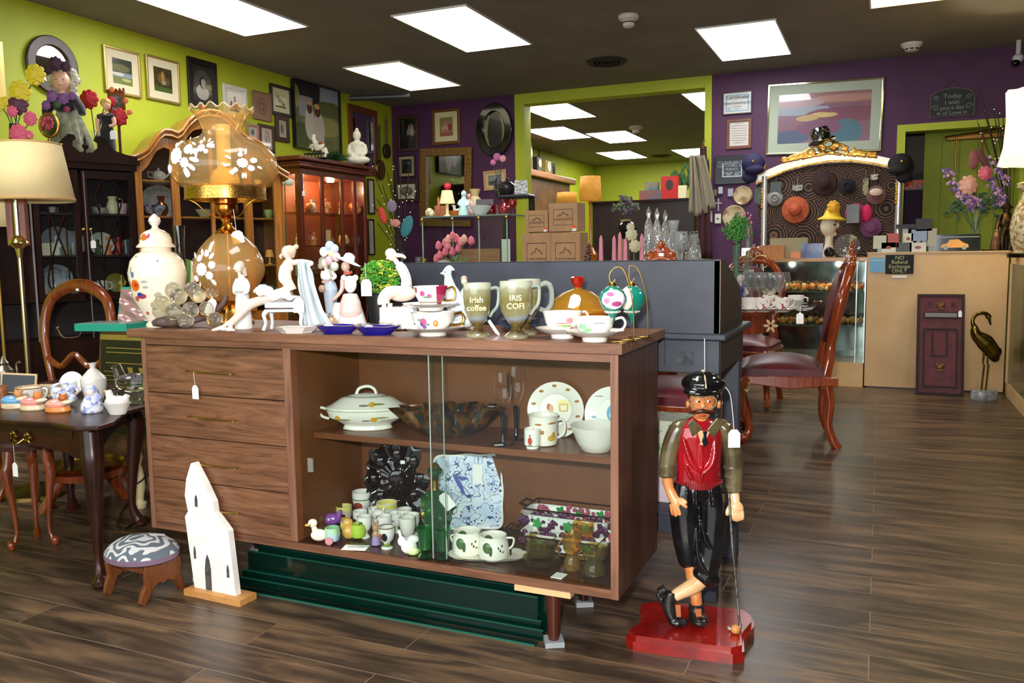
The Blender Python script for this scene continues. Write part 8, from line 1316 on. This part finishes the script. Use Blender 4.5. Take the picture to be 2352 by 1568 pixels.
for x in range(-98,100,7):zt_=zh(352)-abs(x)*.12;h_=22*math.exp(-(x/48)**2)+9;[m.ell(x+R_.uniform(-3,3),-5,zt_+h_*t-4,5,3,4.5,8,rot=(0,R_.uniform(-1,1),0)) for t in (.1,.5,1)]
for s_ in (-1,1):m.tube([(s_*a,-8,b) for a,b,c_ in [(p[0],p[2],0) for p in scroll(12,zh(340),10,1.2,0)]],2,6);[m.ell(s_*145+R_.uniform(-9,9),-4,zh(380)+R_.uniform(-10,10),6,4,6,8) for i in range(8)];[m.ell(s_*141,-6,zh(430+i*7),5,4,6,8) for i in range(7)]
melt(m,'carved_crest',GG2,T,.012,1)
def hat(px,py,r,c_,lab,sq_=1.,crown=.5,Y=8.19,cr=.4):p=at(px,py,Y=Y);k_=depth(p)/F;t=thing('hat',lab,'hat',p,0,'hats hung on the headboard');m_=mat(c_,.8) if isinstance(c_,str) else c_;m=MB(k_);m.lathe([(r,-2),(r*.95,1),(r*.45,4),(r*.42,10),(r*.3,r*cr),(.01,r*cr+2)],seg=28,sy=sq_);o=m.build('hat',m_,t);o.rotation_euler.x=math.radians(90);return t,k_
hat(1827,482,31,mottle('rust_straw','8a3410','b04c18',60,.6),'large round rust orange straw hat');t,k_=hat(1893,420,28,mat('2c1414',.9),'dark brown round hat at the top of the cloth');t,k_=hat(1965,490,24,mat('8a2448',.7),'pink hat with feathery trim half behind a black bag');MB(k_).ell(24,-4,0,12,4,20,10).build('feather',mat('c01850',.8),t);MB(k_).bb(-19,-14,-22,8,-8,20).build('hanging_bag',BKK,t,smooth=0)
t,k_=hat(2012,448,22,mat('6a4440',.8),'brown hat with cream bow high on the right');MB(k_).ell(0,-14,6,14,4,9,10).build('bow',mat('c9b4a0',.8),t);hat(2000,522,24,mat('6a3a5c',.9),'mauve fluffy hat low on the right');hat(1946,428,18,mat('10121a',.9),'small black hat beside the necklaces');hat(1780,455,18,mat('7a7a78',.6),'round grey pan shaped ornament low on the left')
for x,y,c_,w_,h_,lab in ((1746,450,'4a6a58',24,40,'grey green embroidered pouch on the left of the headboard'),(1782,438,'3a4a48',24,40,'dark green framed hanging case with gold top'),(1988,430,'a9a070',12,40,'gold and silver necklace hanging from the headboard'),(2008,407,'d0c8c0',15,14,'small white beaded purse on the headboard'),(1832,432,'a8a4a4',22,14,'silver flower brooch with a tag on the headboard')):p=at(x,y,Y=8.19);t=thing('hanging_accessory',lab,'accessory',p);m=MB(depth(p)/F);m.prism([(-w_/2,h_/2),(w_/2,h_/2),(w_/2,-h_*.3),(0,-h_/2),(-w_/2,-h_*.3)],-2,2);m.build('body',mottle('trinket_%s'%c_,c_,'3a3a34',90,.5),t,smooth=0);MB(depth(p)/F).tube([(0,0,h_/2),(0,3,h_/2+20)],.6,5).build('cord',mat('8a8464',.4,.5),t)
NV=mat('150e3c',.8);BC=mat('0a0a0a',.8)
for px,py,m_,lab,f in ((1730,380,NV,'navy blue peaked cap hanging on the left post of the headboard',1),(2068,380,BC,'black wool cap hanging on the right post of the headboard',-1)):p=at(px,py,Y=8.13);t=thing('cap',lab,'hat',p);it=Item.__new__(Item);it.k=depth(p)/F;it.o=t;it.rf=1;body(it,[('e',0,0,4,27,20,24),('e',-8*f,0,-26,17,10,14),('e',4*f,-8,-10,22,14,12)],'cap',m_,2.2,3);it.mb().ell(2,-20,8,3,2,3,8).build('button',GOLD,t)
p=at(1886,316,Y=8.19);t=thing('hat','shiny black patterned felt hat perched on top of the gilded crest','hat',p);k_=depth(p)/F;m=MB(k_);m.xf=Matrix.Rotation(-.25,4,'Y');m.lathe([(31,-10),(30,-6),(21,-2),(22,12),(18,22),(.01,24)],seg=28);m.build('hat',mottle('patterned_felt','0a0a08','15130e',60,.2,0,.5,c3='d8cfa8',lo=.5,hi=.58),t)
it=Item('mannequin_head','white mannequin head with red lips wearing a yellow flowered hat','mannequin',1903,7.75,1.061);Zm=M4(it.p);body(it,[('t',[(0,0,0),(0,0,Zm-560),(0,0,Zm-540)],[16,9,9]),('e',-2,0,Zm-520,18,17,24),('t',[(12,0,Zm-526),(20,0,Zm-520),(18,0,Zm-510)],[4,3,3]),('e',10,0,Zm-538,8,8,6)],'head',mat('d4ccb4',.4),1.5,3);it.mb().ell(18,-4,Zm-531,3,5,2.4,10).build('lips',mat('b01c28',.3),it.o);it.mb().ell(6,-15,Zm-517,4,2,2,8).build('eye',mat('2a2420',.3),it.o)
m=it.mb();m.xf=Matrix.Rotation(.06,4,'Y');m.lathe([(.01,Zm-490),(32,Zm-503),(33,Zm-506),(20,Zm-496),(14,Zm-482),(.01,Zm-478)],seg=30);h_=m.build('yellow_hat',mat('d8b82a',.7),it.o);bloom(it,4,Zm-478,-14,14,mat('e0a828',.7),parent=h_)
# on the left showcase
for i,(px,kd,s_,m_,lab,w_) in enumerate(((1773,'box',.11,wood('bucket_wood','8a5428','b4783c',None,'z',2,.5),'small wooden tub with white label on the showcase',1.9),(1812,'box',.17,mat('9a9270',.6),'beige framed picture leaning on the showcase',1.8),(1865,'box',.12,mottle('blue_tin','1c2c6a','2f5a9a',12,.2,0,.6),'glossy blue tin with a silver picture on the showcase',1.4),(1745,'shell',.12,mottle('orchid','d9d0d0','7a2a5a',20,.5),'white and purple orchid bloom on the showcase',1),(1945,'plate',.2,CLG,'round clear glass dish leaning on the showcase',1),(1905,'shell',.1,BKK,'black crumpled scarf under the mannequin head',1),(1828,'box',.05,OR,'small orange toy car on the showcase',1.6))):crock(kd,col_at(px,7.5+.06*(i%2),1.0605),s_,m_,lab,w=w_,rot=0)
# ------------------------------------------------------------------ round glass showcase and its top
T=thing('glass_display_case','clear glass display case with gold fittings below the gilt mirror','showcase',at(1098,600,Y=7.0));T.location.z=0;GE_=mat('7f9a8a',.1,coat=1)
MB().bb(-.4,-.3,0,.44,.3,.8).build('base',DK,T,smooth=0);zt=at(1098,497,Y=7.0).z;MB().bb(-.42,-.3,zt-.012,.44,.3,zt).build('glass_top',mat('8fb0a0',.08,trans=.6),T,smooth=0)
for x in (-.41,-.1,.16,.43):MB().bb(x-.005,-.3,.8,x+.005,-.29,zt-.012).build('glass_edge',GE_,T,smooth=0);MB().ell(x,-.31,zt-.03,.014,.01,.014).build('gold_clip',GOLD,T)
MB().bb(-.41,-.295,.8,.43,-.29,zt-.012).build('front_pane',PANE,T,smooth=0)
def onc(px,dy=0.):p=col_at(px,6.9+dy,zt+.001);return p
TC=mat('a8603a',.6);GR_=mat('8a1018',.1,trans=.3,coat=1)
for i,(px,kd,s_,m_,lab) in enumerate(((988,'shell',.1,CRE,'cream shell at the left end of the glass case'),(1008,'candle',.2,TC,'terracotta pyramid ornament on the glass case'),(1014,'box',.12,TC,'woven terracotta basket on the glass case'),(1028,'lampy',.24,mat('e0cf9a',.5,emis=.2),'little cream lamp with red ball behind it'),(1046,'bowl',.06,OR,'orange stacked dishes on the glass case'),(1056,'goose',.13,mat('d0d8d0',.3),'white and turquoise bird ornament on the glass case'),(1065,'figure',.24,mat('b0d0cc',.3),'pale turquoise figure on the glass case'),(1077,'figure',.22,mottle('striped_figure','d8c8b0','b06070',30,.4),'striped cream figure on the glass case'),(1092,'vase',.26,mat('b9a878',.4),'tall cream jug with brown rim on the glass case'),(1104,'bowl',.09,mat('cfcfc8',.3),'white fluted bowl on the glass case'),(1124,'vase',.11,GR_,'dark ruby glass vase, left of the ruby pieces'),(1143,'bowl',.1,GR_,'wide ruby glass bowl on the glass case'),(1160,'vase',.14,GR_,'round ruby glass vase, tallest of the ruby pieces'),(1178,'glass',.14,GR_,'ruby stemmed glass at the right end'),(1114,'box',.16,BKK,'black patterned box behind the ruby glass'))):crock(kd,onc(px,.12*(i%3)),s_,m_,lab)
t=thing('red_ball','bright pinkish red ball above the little cream lamp','ball',at(1028,428,Y=7.05));MB().ell(0,0,0,.034,.034,.034,20).build('ball',mat('d02038',.4),t);MB().tube([(0,0,-.03),(0,0,-(t.location.z-zt))],.005,6).build('stick',BRN,t)
for i,(px,kd,s_,m_,lab) in enumerate(((1104,'box',.22,wood('dome_chest','7a4a24','9c6434',None,'x',2,.5),'small wooden chest of many drawers inside the glass case'),(1060,'plate',.18,mat('8f9a88',.4),'pale round plate inside the glass case'),(1163,'box',.26,mat('c9cfc0',.5),'white and green narrow carton inside the glass case'),(1030,'shell',.12,GOLD,'gold ornament inside the glass case'),(1180,'shell',.1,GOLD,'small gold flower ornament at the right inside the glass case'))):crock(kd,col_at(px,6.85,.96 if i!=3 else .95),s_ if i!=2 else .3,m_,lab,w={0:1.6,2:.25}.get(i,1))
T=thing('black_shelf','rounded black shelf above the ruby glass by the opening','shelf',at(1186,447,Y=7.6));MB().bb(-.17,-.1,-.04,.17,.1,.0).build('board',mat('23262b',.4),T,smooth=0,bevel=.02);MB().bb(-.16,.02,-T.location.z,-.12,.08,-.04).build('leg',BKK,T,smooth=0);MB().bb(.12,.02,-T.location.z,.16,.08,-.04).build('leg',BKK,T,smooth=0);zs_=T.location.z
crock('teapot',col_at(1165,7.6,zs_+.001),.17,BKK,'dark round pot on the black shelf');crock('box',col_at(1197,7.58,zs_+.001),.13,mottle('crystal_house','5a5f60','b8bcb8',60,.3),'small grey and white crystal house on the black shelf')
it=Item('pink_flower_vase','dark vase with magenta and peach flowers under the oval portrait','flowers',1146,7.7,zs_-.0);Zv=M4(it.p);it.mb().cup([(8,0),(11,20),(7,40)],1.5,seg=16).build('vase',BKK,it.o);[bloom(it,x-1146,Zv-y,-3,r,mat(c_,.6)) for x,y,r,c_ in ((1143,362,8,'b05a90'),(1156,366,7,'c98a8a'),(1134,374,6,'c06a9a'))];m=it.mb();[m.tube([(0,0,30),(x-1146,0,Zv-y)],1,5) for x,y in ((1143,365),(1156,368),(1134,376),(1152,385))];m.build('stems',mat('3a4030',.7),it.o)
# ------------------------------------------------------------------ second room seen through the opening
T=thing('mantel_shelf','carved wooden mantel cupboard with clocks at the left of the opening','cupboard',(-5.0,12.35,0));MB().bb(-.3,-.9,0,.25,.9,2.26).build('body',mottle('oak_brown','4a2a12','6a3e1c',5,.4),T,smooth=0);MB().bb(-.3,-1.0,2.26,.33,1.0,2.36).build('cornice',wood('mantel_oak','6a4018','8a5824',None,'y',1,.4),T,smooth=0,bevel=.02)
for y,w_,h_,c_,lab in ((12.0,.12,.48,'4a3424','tall dark wall clock with white dial on the mantel cupboard'),(12.4,.09,.28,'1c1a16','small black clock on the mantel cupboard'),(12.8,.12,.26,'8a7a3a','round gold mantel clock')):t=thing('mantel_clock',lab,'clock',(-5.0,y,2.3605));MB().bb(-.06,-w_,0,.06,w_,h_).build('case',mat(c_,.4),t,smooth=0,bevel=.01);o=MB().prism(oval(0,0,w_*.7,w_*.7,20),-.004,0).build('dial',mat('cfc8a0',.5),t,smooth=0);o.rotation_euler.z=math.pi/2;o.location=(.064,0,h_*.65)
frame_t=thing('framed_picture','grey framed oval picture on the second room green wall above the mantel','picture',(XL+.02,13.75,2.2),math.pi/2);MB().ring([(-.3,-.5),(.3,-.5),(.3,.5),(-.3,.5)],[(-.24,-.44),(.24,-.44),(.24,.44),(-.24,.44)],-.03,0).build('frame',mat('4a4a44',.4),frame_t,smooth=0);MB().bb(-.24,-.01,-.44,.24,0,.44).build('picture',paint('oval_print','8a8474',[('e',0,0,.15,.3,'5a5448')]),frame_t,smooth=0)
SHD2=mottle('gold_pleated_shade','b87a20','d89a38',10,.7);SHD2.node_tree.nodes['Principled BSDF'].inputs['Emission Color'].default_value=(.8,.35,.05,1);SHD2.node_tree.nodes['Principled BSDF'].inputs['Emission Strength'].default_value=.25
for px,Y,zb,y0,y1,r0,r1,lab in ((1357,9.4,1.0,463,408,26,23,'tall golden pleated drum lamp with orange glass base in the back room'),(1303,9.8,1.0,466,444,24,22,'wide golden lamp shade above the cartons')):
    it=Item('table_lamp',lab,'table lamp',px,Y,zb);Zq=M4(it.p);m=it.mb();m.open=1;m.lathe([(r0,Zq-y1-0 if 0 else Zq-y0),(r1,Zq-y1)],seg=36);m.build('lamp_shade',SHD2,it.o,solid=.003);it.mb().lathe([(8,0),(16,10),(17,22),(8,36),(3,44),(3,max(50,Zq-y0))],seg=24).build('body',mat('d07a18',.1,trans=.5,coat=.5),it.o)
T=thing('back_room_table','long dark table with lamps and bric a brac in the back room','table',(-3.3,9.7,0));MB().bb(-1.0,-.45,.94,1.35,.4,.999).build('top',DK,T,smooth=0)
for x in (-.95,1.3):MB().bb(x-.03,-.4,0,x+.03,.35,.94).build('leg',DK,T,smooth=0)
T=thing('bookcase','dark bookcase with souvenir boxes on top in the back room','cabinet',(-2.9,10.9,0));zb=at(1500,458,Y=10.7).z;MB().bb(-.62,-.2,0,.72,.25,zb-.03).build('body',mottle('dark_bookcase','1c100c','2a1812',6,.4),T,smooth=0);MB().bb(-.66,-.24,zb-.03,.76,.28,zb).build('top',DK,T,smooth=0)
for px,w_,h_,m_,lab in ((1495,52,22,mottle('landscape_tin','8a4a34','4a5a6a',6,.4),'long tin painted with mountains on the bookcase'),(1497,32,42,mottle('picture_case','4a6a7a','8a7a50',10,.4),'small picture suitcase standing behind the long tin'),(1539,40,52,mat('b8141c',.2,coat=.6),'bright red box with an oval portrait on the bookcase'),(1566,22,30,mat('d8cfa0',.6),'cream carton beside the red box')):p=col_at(px,10.8 if h_!=42 else 10.98,zb+.001);t=thing('souvenir_box',lab,'box',p);k_=depth(p)/F;MB(k_).bb(-w_/2,-6,0,w_/2,8,h_).build('box',m_,t,smooth=0);(h_==52) and MB(k_).prism(oval(0,32,8,12,20),-6.6,-6).build('oval_portrait',mat('2c2420',.4),t,smooth=0)
it=Item('green_plant','dark green leafy plant behind the red box in the back room','plant',1562,11.3,1.3);Zq=M4(it.p);m=it.mb();R_=random.Random(3);[m.ell(R_.uniform(-18,22),R_.uniform(-6,6),Zq-R_.uniform(385,435),4,2,11,8,rot=(0,R_.uniform(-.7,.7),0)) for i in range(30)];m.tube([(0,0,0),(0,0,Zq-400)],2,6);m.build('foliage',mat('2f5a20',.6),it.o);it.mb().cup([(12,0),(16,24)],2,seg=16).build('pot',BRN,it.o);T=thing('plant_stand','tall dark stand holding the leafy plant','stand',(it.p.x,it.p.y,0));MB().lathe([(.12,0),(.03,.05),(.03,1.25),(.12,1.299)],seg=16).build('stand',DK,T)
it=Item('hydrangea_bouquet','dusty purple hydrangeas in a small vase before the green back room wall','flowers',1437,9.5,1.0);Zq=M4(it.p);ms=[it.mb(),it.mb()];R_=random.Random(14)
for (x,y,r) in ((1437,462,17),(1418,478,12),(1456,478,12),(1440,485,12)):[ms[j%2].ell(x-1437+R_.uniform(-r,r)*.8,R_.uniform(-8,8),Zq-y+R_.uniform(-r,r)*.7,3,2.5,3,6) for j in range(60)]
ms[0].build('purple_florets',mat('6a5070',.7),it.o);ms[1].build('green_florets',mat('6a8050',.7),it.o);it.mb().cup([(8,0),(10,max(10,Zq-520)),(12,max(20,Zq-505))],1.5,seg=14).build('vase',mat('a89a70',.3),it.o)
CRY=mat('f2f6f6',.03,0,.8,1.5);R_=random.Random(22);K_=('crystal','crystal','vase','crystal','glass')
for i in range(14):px=1480+i*9.5;crock(K_[i%5],col_at(px,5.6+.15*(i%3),1.0005),(.44,.42,.34,.26,.22)[i//3] if i%2 else .24,CRY,'tall clear %s piece in the display above the desk, %s from the flower'%(K_[i%5],(nm_+['ninth','tenth','eleventh','twelfth','thirteenth','last'])[i]),'crystal pieces behind the desk',w=1).scale=(.6,.6,1)
T=thing('crystal_table','side table holding tall crystal pieces behind the desk','table',(-1.2,5.75,0));T.location.x=col_at(1541,5.75,.8).x+.1;MB().bb(-.42,-.22,.96,.42,.25,.999).build('top',DK,T,smooth=0);[MB().bb(x,-.1,0,x+.04,-.06,.96).build('leg',DK,T,smooth=0) for x in (-.38,.34)]
it=Item('glass_block','clear faceted crystal block standing among the crystal','ornament',1585,5.6,1.0005);Zq=M4(it.p);m=it.mb();[m.box(-14+x*9,0,Zq-538-z*12,8,12,11) for x in range(4) for z in range(5)];m.build('facets',glass('f4f8f8',1.3),it.o,smooth=0,bevel=.003);it.mb().bb(-12,-4,0,12,4,max(4,Zq-594)).build('stand',CLG,it.o,smooth=0)
it=Item('daisy_stem','large cream artificial daisies beside the pink candles','flower',1456,4.95,.8005);Zq=M4(it.p);[bloom(it,x-1456,Zq-y,-3,r,mat('c9c4a0',.6),name='daisy') for x,y,r in ((1450,540,13),(1458,566,13),(1448,523,9))];it.mb().tube([(0,0,0),(0,0,Zq-535)],1.3,6).build('stem',mat('5a7a3a',.6),it.o)
it=Item('black_plate','glossy black round plate on a stand behind the daisies','plate',1441,6.0,.9);Zq=M4(it.p);o=it.mb().lathe([(22,0),(20,3),(.01,5)],seg=32).build('plate',BLACKG,it.o);o.rotation_euler.x=1.5;o.location.z=(Zq-530)*it.k;it.mb().bb(-3,0,-.9/it.k,3,4,Zq-530).build('stand',BKK,it.o,smooth=0)
it=Item('pine_cone_ornament','dark brown cone shaped ornament right of the cartons','ornament',1352,5.0,.8005);Zq=M4(it.p);m=it.mb();[m.ell((14-i*.9)*math.cos(i*2.4)*.7,(14-i*.9)*math.sin(i*2.4)*.7,Zq-600+i*2.6,4,4,2.4,6) for i in range(15)];m.tube([(0,0,0),(0,0,Zq-560)],[8,3],8);m.build('cone',mat('4a2418',.4,coat=.4),it.o)
# plant in green vase and pink sprigs near the desk corner
it=Item('green_vase_plant','feathery green artificial plant in a pale green glass vase on the carved table','plant',1690,5.0,.8005);Zq=M4(it.p);m=it.mb();m.open=1;m.lathe([(7,0),(5,40),(9,Zq-565)],seg=16);m.build('vase',thin('pale_green_glass','9ac0a8',1,.2),it.o);m=it.mb();R_=random.Random(6);[m.ell(R_.gauss(0,11),R_.gauss(0,9),Zq-530+R_.gauss(0,13),3.4,2,2.6,5) for i in range(420)];m.tube([(0,0,20),(0,0,Zq-520)],1.4,6);m.build('foliage',mottle('feathery_green','2a6a24','4f9a3a',40,.7),it.o)
it=Item('pink_sprig_vase','small pink blossoms in a clear vase behind the green plant','flowers',1716,5.3,.8005);Zq=M4(it.p);m=it.mb();R_=random.Random(7);[m.ell(R_.uniform(-24,10),R_.uniform(-6,6),Zq-R_.uniform(488,545),2.6,2,2.6,6) for i in range(46)];m.build('blossoms',mat('cf8a9a',.6),it.o);m=it.mb();[m.tube([(0,0,20),(x,0,Zq-505)],.8,5) for x in (-18,-8,0,7)];m.build('stems',mat('6a7a4a',.7),it.o);m=it.mb();m.open=1;m.lathe([(10,0),(11,Zq-520)],seg=16);m.build('vase',CLG,it.o)
# coats on the right jamb of the opening
it=Item('hanging_coat','beige coat and scarf hanging on the right side of the opening','coat',1604,8.6,0);
m=it.mb();Zq=M4(it.p);m.surf(lambda u,v:(-4+(u-.5)*(26+30*v)-8+v*14+3*math.sin(u*14),-10-5*math.cos(u*18)-4*math.sin(v*4),Zq-366-(136-30*abs(u-.35))*v),30,14);m.build('beige_cloth',mat('8f8470',.85),it.o,solid=.02);m=it.mb();m.surf(lambda u,v:(8+(u-.5)*(4+34*v)+2*math.sin(u*16),4-4*math.cos(u*14),Zq-345-250*v),24,12);m.build('dark_red_cloth',mat('3a1418',.85),it.o,solid=.02);it.mb().tube([(12,12,Zq-330),(6,0,Zq-340),(6,-4,Zq-352)],2,6).build('hook',BRN,it.o)
it=thing('dark_tassel','long dark narrow ornament hanging on the right green trim','ornament',at(1627,400,Y=YB-.04));k_=depth(it.location)/F;MB(k_).lathe([(4.5,-28),(4,-10),(2,26),(.6,36)],seg=12).build('tassel',mat('26120e',.4),it)
